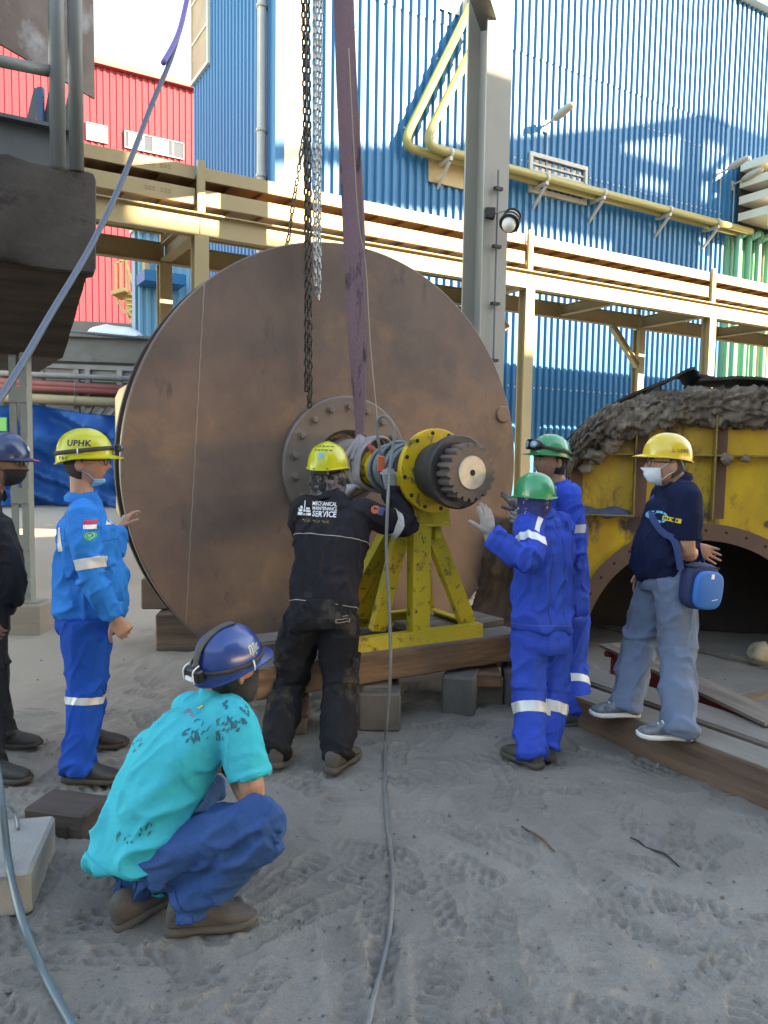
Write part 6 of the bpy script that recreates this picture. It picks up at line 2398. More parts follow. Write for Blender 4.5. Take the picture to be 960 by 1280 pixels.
def tubeobj(name, pts, r_, m, parent, n=8):
    bm = bmesh.new()
    tube(bm, pts, r_, n)
    return obj(name, bm, m, parent, True)
def ringtube(bm, c, a, b, ra, rb, r_, n=24):
    pts = [c + a * ra * math.cos(2 * math.pi * k / n) + b * rb * math.sin(2 * math.pi * k / n) for k in range(n)]
    rings = []
    for k in range(n):
        t_ = (pts[(k + 1) % n] - pts[k - 1]).normalized()
        o_ = (pts[k] - c).normalized()
        s_ = t_.cross(o_)
        rings.append([pts[k] + (o_ * math.cos(q) + s_ * math.sin(q)) * r_ for q in np.linspace(0, 2 * math.pi, 7)[:-1]])
    loft(bm, rings, closed=True)
def glasses(p):
    bm = bmesh.new()
    X, Y_, Z = (p.HM.to_3x3() @ V(v) for v in ((1, 0, 0), (0, 1, 0), (0, 0, 1)))
    for s in (-1, 1):
        ringtube(bm, p.HM @ V((s * .033, .103, .010)), X, Z, .026, .018, .0022)
        tube(bm, [p.HM @ V((s * .058, .101, .016)), p.HM @ V((s * .076, .05, .016)), p.HM @ V((s * .082, -.01, .012))], .0024, 6)
    tube(bm, [p.HM @ V((-.008, .106, .014)), p.HM @ V((.008, .106, .014))], .002, 6)
    return obj('glasses', bm, M_glass, p.o, True)

# ------------------------------------------------------------------ man in the bright blue coverall, yellow helmet, at the disc's left rim
def man_b():
    Y = 3.72
    J = dict(hipR=at(104, 772, Y - .08), hipL=at(112, 772, Y + .10), knR=at(106, 862, Y - .08), knL=at(113, 855, Y + .13), anR=gr(98, 958, .085), anL=at(108, 920, Y + .26),
             shR=at(104, 648, Y - .19), shL=at(112, 642, Y + .18), elR=at(114, 718, Y - .22), wrR=at(143, 772, Y - .16), elL=at(136, 692, Y + .32), wrL=at(149, 662, Y + .44), neck=at(103, 622, Y),
             toeR=V((1, -.05, 0)), toeL=V((1, .15, 0)))
    J['anL'].z = .095
    p = Person('man in bright blue coverall and yellow helmet touching the rim of the disc', J, V((1, .12, .0)), at(107, 579, Y), SKIN)
    hr = ((J['wrR'], V((.55, .05, -.8)), V((-.2, .95, -.1)), -1), dict(curl=(.75, .85, .9, .95), spread=.0, thumb_in=.7))
    hl_ = ((J['wrL'], V((.35, .3, .8)), V((.75, .6, -.2)), -1), dict(curl=(.3, .45, .5, .55), spread=.03))
    p.body([hr, hl_])
    p.eyes()
    hair_cap(p.HM, HAIR, p.o, -.085, off=.006)
    jk = p.torso_garment('jacket', M_cover, -.03, (1, 1), (.165, .165, .185, .175), (.150, .145, .145, .115), (.075, .066, .056), .01, 1.15, 1.0, belly=.022, collar=.068)
    tr = p.trousers(M_cover_leg, (.104, .088, .082), 1.0, 4.0, (.155, .135), an_drop=.0)
    band('reflective_band', jk, J['shR'], J['elR'], .185, .235, .1, REFL)
    band('reflective_band', jk, J['shL'], J['elL'], .15, .20, .09, REFL)
    for s in 'RL':
        band('reflective_band', tr, J['kn' + s], J['an' + s], .03, .065, .115, REFL)
    band('shoulder_seam', jk, p.pel, p.sh, (p.sh - p.pel).length * .80, (p.sh - p.pel).length * .80 + .004, .25, mat('dark_blue_seam', (.0, .08, .28), .8), off=.0015)
    band('hem_band', jk, p.pel, p.sh, -.012, .028, .3, M_cover, off=.005)
    bv = bvh_of(jk)
    # flag and round emblem on the sleeve
    c = J['shR'].lerp(J['elR'], .28)
    rt = V((1, .05, 0))
    fo = hitpx(bv, 104, 656)[0]
    decal('flag', rect(.052, .019), fo - rt * .0, rt, UPV, bv, M_redp, jk)
    decal('flag', rect(.052, .019, y0=-.0195), fo, rt, UPV, bv, M_wht, jk)
    decal('emblem', disc2(.023, 20, .028, -.049), fo, rt, UPV, bv, M_grnp, jk)
    decal('emblem_ring', disc2(.017, 20, .028, -.049, .013), fo, rt, UPV, bv, mat('pale_green_print', (.25, .6, .35), .6), jk, .0035)
    decal('emblem_mark', disc2(.007, 10, .028, -.047), fo, rt, UPV, bv, mat('pale_green_print', (.25, .6, .35), .6), jk, .0035)
    # chest tape and back tape
    decal('chest_tape', rect(.05, .042), hitpx(bv, 139, 652)[0], V((1, .2, 0)), UPV, bv, REFL, jk, sub=.015)
    decal('back_tape', rect(.028, .11, 3, 8), hitpx(bv, 73, 690)[0], V((1, 0, .25)), V((-.2, 0, 1)), bv, REFL, jk)
    decal('back_print', joing(disc2(.008, 10, 0, 0), disc2(.008, 10, .014, .012), rect(.012, .02, 2, 2, .0, -.03)), hitpx(bv, 79, 634)[0], rt, UPV, bv, M_gold, jk)
    # collar
    shoe(p.o, J['anR'], J['toeR'], 0.012, M_shoeblk, M_sole, .285)
    shoe(p.o, J['anL'], J['toeL'], 0.012, M_shoeblk, M_sole, .285)
    h, T = helmet(p.HM, M_hyel, p.o, 1, .06, .030)
    p.strap_ring(T, .030, M_strap, .010, .008, 'lamp_strap', parent=h)
    bm = bmesh.new()
    bbox(bm, -.02, .02, 0, .025, -.018, .018, T @ Matrix.Translation(V((0, .145, .035))), .005)
    lampo = obj('head_lamp', bm, M_glass, h)
    bm = bmesh.new()
    lathe(bm, [(.013, 0), (.014, .012), (.003, .013)], T @ Matrix.Translation(V((0, .17, .035))) @ Matrix.Rotation(math.pi / 2, 4, 'Z'), 14)
    obj('lens', bm, M_ltpane, lampo, True)
    tubeobj('strap_clip', [T @ V((.117, .0, .04)), T @ V((.122, -.0, .02)), T @ V((.118, 0, .012))], .003, M_wht, h, 6)
    bv = bvh_of(h)
    X, Y_, Z = (p.HM.to_3x3() @ V(v) for v in ((1, 0, 0), (0, 1, 0), (0, 0, 1)))
    decal('helmet_lettering', text_mesh('UPHK', .040, 0, .0012, 'CENTER', 1.08), T @ V((.16, .002, .052)), Y_, Z, bv, M_blkp, h, .0015, .012)
    decal('helmet_small_print', text_mesh('YRC', .021, 0, .0008, 'CENTER', 1.5), T @ V((.16, -.075, -.008)), Y_, Z, bv, M_blkp, h, .0015, .012)
    glasses(p)
    patch_on_head('face_mask', p.HM, None, (-.118, -.074), (-.95, .95), .012, M_maskb, p.o, 18, 8, .010)
    for s in (-1, 1):
        tubeobj('mask_strap', [p.HM @ V((s * .055, .06, -.085)), p.HM @ V((s * .072, .03, -.05)), p.HM @ V((s * .082, -.01, -.03))], .0016, M_maskb, p.o, 6)
man_b()

# ------------------------------------------------------------------ man in black at the left edge
def man_a():
    Y = 3.95
    J = dict(hipR=at(-20, 752, Y - .1), hipL=at(-14, 752, Y + .1), knR=at(-20, 838, Y - .12), knL=at(-10, 832, Y + .12), anR=gr(-14, 955, .09), anL=gr(0, 916, .09),
             shR=at(-28, 640, Y - .2), shL=at(-18, 640, Y + .2), elR=at(-40, 712, Y - .25), wrR=at(-16, 770, Y - .2), elL=at(-26, 715, Y + .3), wrL=at(-6, 700, Y + .2), neck=at(-10, 612, Y), toeR=V((1, -.1, 0)), toeL=V((1, .1, 0)))
    p = Person('man in black clothes, navy helmet and black mask at the left edge', J, V((1, .1, -.04)), at(4, 580, Y), SKIN2)
    h1 = ((J['wrR'], V((.4, 0, -.9)), V((0, 1, 0)), -1), dict(curl=(.5, .5, .5, .5)))
    h2 = ((J['wrL'], V((.3, -.8, .2)), V((-.9, 0, 0)), 1), dict(curl=(.5, .5, .5, .5)))
    p.body([h1, h2])
    p.eyes()
    hair_cap(p.HM, HAIR, p.o, -.07, off=.006)
    mb = mat('black_shirt', (.014, .013, .016), .85, 0, (.02, .019, .022), 6, .7, bump=.2, bsc=200)
    p.torso_garment('shirt', mb, -.06, (1, 1), (.17, .17, .19, .18), (.15, .145, .145, .115), (.075, .06, .05), .01, 1.0, 21., belly=.022, collar=.066)
    p.trousers(M_blackcloth, (.10, .085, .075), 1.0, 24., (.16, .13))
    for s in 'RL':
        shoe(p.o, J['an' + s], J['toe' + s], .012, M_shoeblk, M_sole, .28)
    h, T = helmet(p.HM, M_hnavy, p.o, 1, .03, .030)
    bv = bvh_of(h)
    decal('helmet_badge', disc2(.013, 16), T @ V((0, .2, .05)), p.HM.to_3x3() @ V((-1, 0, 0)), p.HM.to_3x3() @ V((0, 0, 1)), bv, M_wht, h, .002)
    glasses(p)
    patch_on_head('face_mask', p.HM, None, (-.112, -.022), (-1.25, 1.25), .010, M_blackcloth, p.o, 20, 12, .016)
    for s in (-1, 1):
        tubeobj('mask_strap', [p.HM @ V((s * .070, .03, -.035)), p.HM @ V((s * .080, 0, -.01))], .002, M_blackcloth, p.o, 6)
man_a()

# ------------------------------------------------------------------ squatting man in the turquoise shirt
def man_c():
    J = dict(hipR=at(196, 1078, 2.50), hipL=at(160, 1062, 2.66), knR=at(334, 1034, 2.44), knL=at(255, 985, 2.98), anR=gr(236, 1128, .11), anL=gr(170, 1110, .12),
             shR=at(293, 903, 2.60), shL=at(238, 893, 2.86), elR=at(316, 992, 2.50), wrR=at(290, 962, 2.72), elL=at(262, 950, 2.98), wrL=at(300, 950, 2.92), neck=at(272, 862, 2.75), toeR=V((1, .25, 0)), toeL=V((.8, .6, 0)))
    fwd = V((.64, .76, .14))
    p = Person('squatting man in turquoise t-shirt, jeans and blue helmet seen from behind', J, fwd, at(287, 835, 2.74), SKIN2, V((-.02, -.12, 1)))
    hr = ((J['wrR'], V((.4, .7, -.1)), V((-.3, .2, -.9)), 1), dict(curl=(.5, .5, .5, .5)))
    hl_ = ((J['wrL'], V((.8, .2, -.1)), V((0, .0, -1)), 1), dict(curl=(.5, .5, .5, .5)))
    p.body([hr, hl_], bare='R')
    hair_cap(p.HM, HAIR, p.o, -.09, off=.008)
    # shirt: the back is bowed
    bm = bmesh.new()
    lat = p.latH.lerp(p.latS, .5).normalized()
    sp = []
    pel, shm = p.pel, p.sh
    back = -(p.fwH + p.fwS).normalized()
    for t, w, d, bo in ((-.16, .165, .120, .02), (.0, .185, .135, .03), (.22, .190, .135, .05), (.48, .190, .130, .065), (.72, .200, .125, .055), (.9, .205, .110, .03), (1.02, .17, .085, .01), (1.10, .085, .07, .0)):
        l = p.latH.lerp(p.latS, max(0, min(1, t)))
        f_ = p.fwH.lerp(p.fwS, max(0, min(1, t)))
        sp.append((pel.lerp(shm, t) + back * bo, l.normalized(), f_.normalized(), w, d))
    loft(bm, torso_rings(resample(sp, 5), 30))
    segs = [(pel, shm, .0085, .004, 6, 4.5)]
    for s in 'LR':
        a, b = J['sh' + s], J['el' + s]
        e = a.lerp(b, .80)
        inn = p.sh.lerp(a, .4)
        P_ = spline([inn, a, e], 6)
        tube(bm, P_, list(np.linspace(.082, .072, len(P_))), 18)
        segs.append((a, e, .003, .004, 9, 6))
    c0 = p.sh + p.axis * .04
    tube(bm, [c0 - p.axis * .04, c0, J['neck'] + p.axis * .01], [.085, .075, .064], 18)
    me = remesh(bm, .008, 5)
    wrinkle(me, segs, 40., .001)
    relax(me, 1, .4)
    sh_ = link('shirt', me, M_tee, p.o)
    band('shirt_hem', sh_, pel, shm, -.16 * (shm - pel).length + .004, -.16 * (shm - pel).length + .03, .32, M_tee, off=.003)
    for s in 'LR':
        Ls = (J['el' + s] - J['sh' + s]).length * .80
        band('sleeve_hem', sh_, J['sh' + s], J['el' + s], Ls - .028, Ls - .002, .12, M_tee, off=.003)
    bv = bvh_of(sh_)
    # small print below the neck and oily finger marks
    n_ = back
    up = p.axis
    rt = up.cross(n_).normalized()
    if rt.x < 0:
        rt = -rt
    po, pn = hitpx(bv, 243, 886)
    rt = (rt - pn * rt.dot(pn)).normalized()
    up = pn.cross(rt)
    if up.z < 0:
        up = -up
    decal('shirt_print', joing(rect(.016, .018, 2, 2, .012, .008)), po, rt, up, bv, M_yelp, sh_, .0025)
    red_line = joing(*[rect(.009, .005, 2, 1, -.045 + .013 * k, -.016 - .002 * k) for k in range(8)], disc2(.008, 12, .0, -.032, .005))
    decal('shirt_print', red_line, po, rt, up, bv, mat('coral_print', (.42, .10, .14), .6), sh_, .0025)
    rn = random.Random(8)
    marks = []
    for cx, cy, n, sx_, sy_ in ((292, 905, 18, 14, 8), (268, 905, 12, 24, 6), (238, 918, 12, 12, 8), (262, 918, 14, 20, 8), (305, 893, 8, 6, 11), (170, 932, 6, 6, 7), (180, 1036, 9, 12, 10), (155, 1046, 6, 10, 8), (282, 880, 5, 3, 6)):
        for _ in range(n):
            marks.append((cx + rn.uniform(-sx_, sx_), cy + rn.uniform(-sy_, sy_), rn.uniform(.002, .006), rn.uniform(.003, .013), rn.uniform(-.9, .5)))
    marks_on('oil_marks', bv, marks, mat('oil_mark', (.004, .10, .13), .8), sh_)
    # jeans
    tr = p.trousers(M_jeans, (.102, .082, .068), 1.5, 45., (.175, .13), .006, top=.10)
    for s in 'RL':
        shoe(p.o, J['an' + s], J['toe' + s], .012, mat('dusty_boot', (.12, .105, .092), .9, 0, (.06, .05, .043), 9, .6, bump=.6, bsc=40), mat('dusty_sole', (.08, .07, .06), .9), .29, .0 if s == 'R' else -.25)
    # helmet with head-lamp harness
    h, T = helmet(p.HM, M_hblue, p.o, 2, .02, .026)
    sr = p.strap_ring(T, .018, M_strap, .007, .004, 'lamp_strap', parent=h)
    pts = []
    for k in range(15):
        q = math.pi * .02 + (math.pi * .99) * k / 14
        pts.append(T @ V((0, -.142 * math.cos(q), .016 + .128 * max(0, math.sin(q)) ** .9)))
    pts = pts[0:9]
    strip('top_strap', [(q, .028) for q in pts], .004, mat('printed_strap', (.035, .033, .032), .8, 0, (.09, .085, .075), 40, .9), h, None, p.HM.to_3x3() @ V((1, 0, 0)), 2)
    bm = bmesh.new()
    bbox(bm, -.042, .042, -.03, .0, -.024, .024, T @ Matrix.Translation(V((0, -.135, .008))), .006)
    bx_ = obj('battery_box', bm, M_glass, h)
    for x in (-.028, .026):
        tubeobj('clip', spline([T @ V((x, -.143, .045)), T @ V((x - .002, -.17, .03)), T @ V((x, -.172, -.012))], 4), .0028, M_wht, bx_, 6)
    bm = bmesh.new()
    bbox(bm, -.018, .018, -.004, .002, -.007, .007, T @ Matrix.Translation(V((-.004, -.168, .0))))
    obj('label_tag', bm, M_wht, bx_)
    for s in (-1, 1):
        tubeobj('clip', [T @ V((s * .118, .02, .03)), T @ V((s * .124, .02, .012)), T @ V((s * .12, .022, -.008))], .003, M_wht, h, 6)
    bv = bvh_of(h)
    X, Y_, Z = (p.HM.to_3x3() @ V(v) for v in ((1, 0, 0), (0, 1, 0), (0, 0, 1)))
    # side lettering is rubbed to a row of strokes
    rn = random.Random(4)
    gl = [rect(.006, .030, 2, 4, 0, 0), rect(.016, .005, 3, 1, .002, .026), rect(.006, .026, 2, 4, .013, .0), rect(.006, .026, 2, 4, .024, .002), rect(.014, .005, 3, 1, .021, .027), rect(.005, .022, 2, 4, .034, .004), rect(.012, .005, 3, 1, .042, .02), rect(.005, .014, 2, 3, .042, .008), rect(.014, .005, 3, 1, .042, .004), rect(.006, .006, 2, 2, .03, -.008), rect(.006, .006, 2, 2, .01, -.008)]
    decal('helmet_print', joing(*gl), T @ V((.16, .02, .045)), Y_, Z, bv, mat('silver_print', (.42, .42, .38), .6), h, .0015)
    # scarf at the chin
    bm = bmesh.new()
    tube(bm, [p.HM @ V((0, .01, -.12)), p.HM @ V((0, .02, -.08)), p.HM @ V((0, .025, -.03))], [(.075, .07), (.082, .085), (.078, .09)], 20, p.HM.to_3x3() @ V((1, 0, 0)))
    obj('neck_cover', bm, M_blackcloth, p.o, True)
    bm = bmesh.new()
    add_hand(bm, *hr[0], **{**hr[1], 'g': .003})
    tube(bm, [J['wrR'], J['wrR'].lerp(J['elR'], .35)], [.034, .037], 12)
    link('glove', remesh(bm, .005, 2), M_blackcloth, p.o)
man_c()

# ------------------------------------------------------------------ man in the charcoal jacket at the shaft
def man_d():
    Y = 4.05
    J = dict(hipL=at(381, 768, Y - .06), hipR=at(423, 768, Y - .06), knL=at(361, 856, Y + .0), knR=at(424, 856, Y - .10), anL=gr(343, 938, .10), anR=gr(421, 944, .10),
             shL=at(379, 640, Y + .12), shR=at(459, 642, Y + .10), elL=at(386, 672, Y + .36), wrL=at(430, 618, Y + .56), elR=at(506, 656, Y + .22), wrR=at(488, 612, Y + .40), neck=at(413, 622, Y + .15), toeL=V((-.35, 1, 0)), toeR=V((.45, .9, 0)))
    p = Person('man in charcoal jacket and yellow helmet working at the shaft, back to camera', J, V((.25, 1, -.05)), at(410, 589, Y + .20), SKIN2)
    dr = (at(481, 588, Y + .46) - J['wrR']).normalized()
    hr = ((J['wrR'], V((-.08, .25, 1)), V((-.4, .9, -.1)), -1), dict(curl=(.45, .5, .55, .6), spread=.03, thumb_in=.5, s=1.05))
    hl_ = ((J['wrL'], V((.4, .6, .5)), V((.4, .5, -.6)), 1), dict(curl=(.5, .5, .5, .5)))
    p.body([hr, hl_])
    hair_cap(p.HM, HAIR, p.o, -.08, off=.006)
    jk = p.torso_garment('jacket', M_jacket, -.0, (1, 1), (.185, .182, .205, .205), (.125, .122, .130, .105), (.082, .068, .056), 0, 1.1, 61., collar=.07)
    tr = p.trousers(M_cargo, (.112, .096, .084), 1.15, 64., (.178, .135), an_drop=-.01)
    p.glove(*hr)
    p.glove(*hl_)
    bm = bmesh.new()
    for k, dz in enumerate((.0, -.03, -.055)):
        pass
    # knit cuff of the glove
    band('cuff_piping', jk, J['elR'], J['wrR'], (J['wrR'] - J['elR']).length - .06, (J['wrR'] - J['elR']).length - .052, .09, M_dpipe)
    band('reflective_band', jk, J['shR'], J['elR'], .145, .19, .11, REFL)
    ax_ = (p.sh - p.pel)
    La = ax_.length
    band('piping', jk, p.pel, p.sh, La * .72, La * .72 + .0035, .225, M_dpipe, off=.0025)
    band('piping', jk, p.pel, p.sh, La * .085, La * .085 + .0035, .3, M_dpipe, off=.0025)
    bv = bvh_of(jk)
    rt = V((1, -.02, -.025)).normalized()
    up = (p.axis).normalized()
    def place(px, py):
        return at(px, py, 3.7)
    def bt(txt, px, py, size, m, sx=1.0, **kw):
        g = text_mesh(txt, size, **kw)
        g = ([V((v.x * sx, v.y, 0)) for v in g[0]], g[1])
        decal('jacket_lettering', fitw(g, sx), hitpx(bv, px, py)[0], rt, UPV, bv, m, jk, .002)
    k = 3.85 / 961
    bt('MECHANICAL', 390.5, 631.5, .028, M_wht, .131, bold=.0005)
    bt('MAINTENANCE', 390.5, 637, .0245, M_wht, .131, bold=.0005)
    bt('SERVICE', 390, 645, .039, M_wht, .129, bold=.0008)
    # the gold script below is rubbed to unreadable loops
    sc_pts = []
    for w0, w1 in ((.0, .045), (.058, .098), (.108, .145)):
        vs_, fs = [], []
        n = 26
        for k in range(n + 1):
            x = w0 + (w1 - w0) * k / n
            y = .006 * math.sin(k * 1.35) + (.008 if k in (3, 4, 15, 16) else 0)
            vs_ += [V((x, y - .0016, 0)), V((x, y + .0016, 0))]
        fs = [(2 * k, 2 * k + 2, 2 * k + 3, 2 * k + 1) for k in range(n)]
        sc_pts.append((vs_, fs))
    decal('script_line', joing(*sc_pts), hitpx(bv, 378, 650)[0], rt, UPV, bv, M_gold, jk, .002)
    # works emblem: low blocks and a chimney
    bar = lambda x, y, w, h: rect(w, h, 3, 3, x, y)
    em = [bar(0, 0, .027, .016), bar(.004, .019, .020, .012), bar(.030, 0, .012, .012), bar(.030, .02, .012, .010), bar(.0335, .032, .005, .045), bar(.045, .0, .026, .014), bar(.045, .018, .022, .011), bar(.0, .034, .028, .003), bar(.012, .037, .012, .012), bar(.045, .032, .018, .01)]
    decal('jacket_emblem', joing(*em), hitpx(bv, 372.3, 643.5)[0], rt, UPV, bv, M_wht, jk, .002)
    so_ = at(470, 634, 3.8)
    decal('shoulder_patch', joing(disc2(.022, 16)), hitpx(bv, 469, 637)[0], V((1, -.1, -.3)), V((.25, 0, 1)), bv, mat('orange_patch', (.55, .16, .08), .7), jk, .0025)
    decal('shoulder_patch', rect(.03, .042, 4, 4, .012, -.022), hitpx(bv, 470, 637)[0], V((1, -.1, -.3)), V((.25, 0, 1)), bv, mat('blue_patch', (.04, .07, .25), .7), jk, .002)
    bvt = bvh_of(tr)
    # worn pale seat, cargo pockets
    o_ = decal('back_pocket', rect(.115, .135, 8, 8), hitpx(bvt, 418, 798)[0], V((1, 0, -.02)), UPV, bvt, M_cargo, tr, .006)
    decal('pocket_stitch', joing(rect(.05, .003, 6, 1, .005, .10), rect(.06, .003, 6, 1, .005, .085), rect(.003, .02, 1, 3, .0, .085), rect(.003, .02, 1, 3, .066, .08), rect(.03, .003, 4, 1, .03, .112)), hitpx(bvt, 419, 798)[0], V((1, 0, -.02)), UPV, bvt, mat('grey_stitch', (.30, .27, .22), .8), tr, .009)
    decal('back_pocket', rect(.115, .135, 8, 8), hitpx(bvt, 366, 800)[0], V((1, 0, .05)), UPV, bvt, M_cargo, tr, .006)
    # cargo pocket on the outer right thigh
    bm = bmesh.new()
    c = at(444, 836, Y - .08)
    Mx = xmat(c, at(441, 862, Y - .08), V((0, -1, 0)))
    bbox(bm, -.06, .10, -.018, .018, -.07, .07, Mx, .012, 2)
    obj('cargo_pocket', bm, M_cargo, tr)
    bm = bmesh.new()
    bbox(bm, -.075, -.02, -.023, .023, -.075, .075, Mx, .01, 2)
    obj('pocket_flap', bm, M_cargo, tr)
    mdb = mat('dusty_shoe', (.11, .098, .086), .9, 0, (.055, .047, .04), 9, .6, bump=.6, bsc=40)
    for s in 'LR':
        shoe(p.o, J['an' + s], J['toe' + s], .03, mdb, mat('dusty_sole', (.12, .105, .09), .9), .28)
    h, T = helmet(p.HM, M_hyel, p.o, 1, -.02, .026)
    bv = bvh_of(h)
    X, Y_, Z = (p.HM.to_3x3() @ V(v) for v in ((1, 0, 0), (0, 1, 0), (0, 0, 1)))
    decal('helmet_badge', joing(rect(.012, .02, 2, 2, -.013, 0), rect(.012, .02, 2, 2, .003, 0), rect(.03, .008, 3, 1, -.015, -.008), rect(.036, .004, 3, 1, -.018, -.018)), T @ V((.0, -.2, .045)), X, Z, bv, M_cyanp, h, .0018)
    for zz in (.078, .100):
        decal('helmet_vents', joing(*[rect(.014, .005, 2, 1, -.045 + .021 * q, 0) for q in range(5)]), T @ V((.0, -.2, zz)), X, Z, bv, M_blkp, h, .0015)
    # head cover and checked scarf
    bm = bmesh.new()
    tube(bm, [p.HM @ V((0, -.01, -.135)), p.HM @ V((0, -.006, -.09)), p.HM @ V((0, 0, -.03)), p.HM @ V((0, 0, .03))], [(.085, .085), (.090, .098), (.088, .104), (.084, .104)], 22, X)
    obj('head_cover', bm, M_blackcloth, p.o, True)
    M_scarf = mat('checked_scarf', (.02, .018, .02), .9, 0, (.24, .21, .20), 60, .4, bump=.5, bsc=80, col3=(.015, .013, .014), sc3=9, th3=.5, w3=.08)
    bm = bmesh.new()
    rings = []
    for k in range(9):
        z = -.155 + .018 * k
        ring = []
        for j in range(40):
            q = 2 * math.pi * j / 40
            f_ = 1 + .07 * math.sin(4 * q + k * 1.3) + .05 * math.sin(7 * q - k)
            ring.append(p.HM @ V((.098 * f_ * math.cos(q) * (1 + .04 * math.sin(k * 2)), .104 * f_ * math.sin(q), z + .012 * math.sin(3 * q + k))))
        rings.append(ring)
    loft(bm, rings)
    obj('scarf', bm, M_scarf, p.o, True)
    bm = bmesh.new()
    bbox(bm, -.045, .045, -.012, .012, -.02, .02, T @ Matrix.Translation(V((0, -.118, -.035))), .005)
    obj('helmet_cradle', bm, M_glass, h)
man_d()

# ------------------------------------------------------------------ worker in ultramarine coverall with arm out
M_bandana = mat('patterned_scarf', (.012, .018, .10), .85, 0, (.04, .05, .18), 22, .7, col3=(.55, .55, .6), sc3=22, th3=.60, w3=.04, bump=.3, bsc=60)
def man_e():
    Y = 4.02
    J = dict(hipL=at(662, 792, Y), hipR=at(692, 792, Y + .04), knL=at(661, 862, Y - .03), knR=at(690, 862, Y + .06), anL=gr(664, 938, .09), anR=gr(682, 928, .09),
             shL=at(660, 660, Y - .02), shR=at(700, 660, Y + .16), elL=at(660, 698, Y - .22), wrL=at(612, 668, Y - .20), elR=at(700, 690, Y + .42), wrR=at(664, 660, Y + .48), neck=at(676, 644, Y + .06), toeL=V((-.6, .8, 0)), toeR=V((-.2, 1, 0)))
    p = Person('worker in ultramarine coverall, green helmet and patterned scarf raising a gloved hand', J, V((-.42, .9, -.02)), at(668, 625, Y + .06), SKIN2, hs=.96)
    hl_ = ((J['wrL'], V((-.18, .05, 1)), V((-.55, .75, .1)), 1), dict(curl=(.10, .08, .12, .18), spread=.07, s=1.0, thumb_in=.1))
    hr = ((J['wrR'], V((-.7, .3, .5)), V((-.3, .9, 0)), -1), dict(curl=(.2, .2, .2, .2)))
    p.body([hl_, hr])
    jk = p.torso_garment('jacket', M_cover2, .04, (1, 1), (.165, .160, .175, .165), (.13, .128, .132, .105), (.078, .070, .062), 0, 1.4, 81., collar=.066)
    tr = p.trousers(M_cover2, (.098, .088, .080), 1.2, 84., (.155, .13), an_drop=-.005)
    lat_ = p.latS
    band('back_seam', jk, p.sh, p.sh + lat_, -.0025, .0025, .6, mat('dark_ultramarine_seam', (.008, .02, .15), .8), off=.0012)
    for q in (-.085, .085):
        band('side_seam', jk, p.sh, p.sh + lat_, q - .002, q + .002, .6, mat('dark_ultramarine_seam', (.008, .02, .15), .8), off=.0012)
    band('hem_seam', jk, p.pel, p.sh, (p.sh - p.pel).length * .10, (p.sh - p.pel).length * .10 + .008, .3, mat('blue_seam', (.03, .07, .38), .8), off=.002)
    p.glove(*hl_)
    p.glove(*hr)
    band('reflective_band', jk, J['shL'], J['elL'], .115, .165, .10, REFL)
    for s in 'LR':
        band('reflective_band', tr, J['kn' + s], J['an' + s], .07, .125, .12, REFL)
    bv = bvh_of(jk)
    decal('shoulder_tape', rect(.03, .10, 3, 8), hitpx(bv, 668, 662)[0], V((.8, 0, -.5)), V((.2, .3, 1)), bv, REFL, jk)
    for s in 'LR':
        shoe(p.o, J['an' + s], J['toe' + s], .012, mat('dusty_boot', (.17, .15, .135), .9), mat('dusty_sole', (.12, .105, .09), .9), .26)
    h, T = helmet(p.HM, M_hgreen, p.o, 0, -.03, .026)
    X = p.HM.to_3x3() @ V((1, 0, 0))
    bm = bmesh.new()
    rings = []
    for k, (z, a_, b_) in enumerate(((-.165, .088, .085), (-.13, .090, .09), (-.09, .086, .098), (-.05, .086, .106), (0, .087, .107), (.035, .084, .104))):
        rings.append([p.HM @ V((a_ * math.cos(2 * math.pi * j / 36) * (1 + .04 * math.sin(5 * 2 * math.pi * j / 36 + k)), b_ * math.sin(2 * math.pi * j / 36) * (1 + .04 * math.sin(4 * 2 * math.pi * j / 36 - k)), z)) for j in range(36)])
    loft(bm, rings)
    sc_ = obj('scarf', bm, M_bandana, p.o, True)
    bv = bvh_of(sc_)
    for px in (672, 684):
        decal('scarf_flower', joing(disc2(.005, 8), *[disc2(.005, 8, .012 * math.cos(a_), .012 * math.sin(a_)) for a_ in np.linspace(0, 2 * math.pi, 7)[:-1]]), hitpx(bv, px, 617 + (px - 672) * .35)[0], V((1, 0, 0)), UPV, bv, M_wht, sc_, .0015)
man_e()

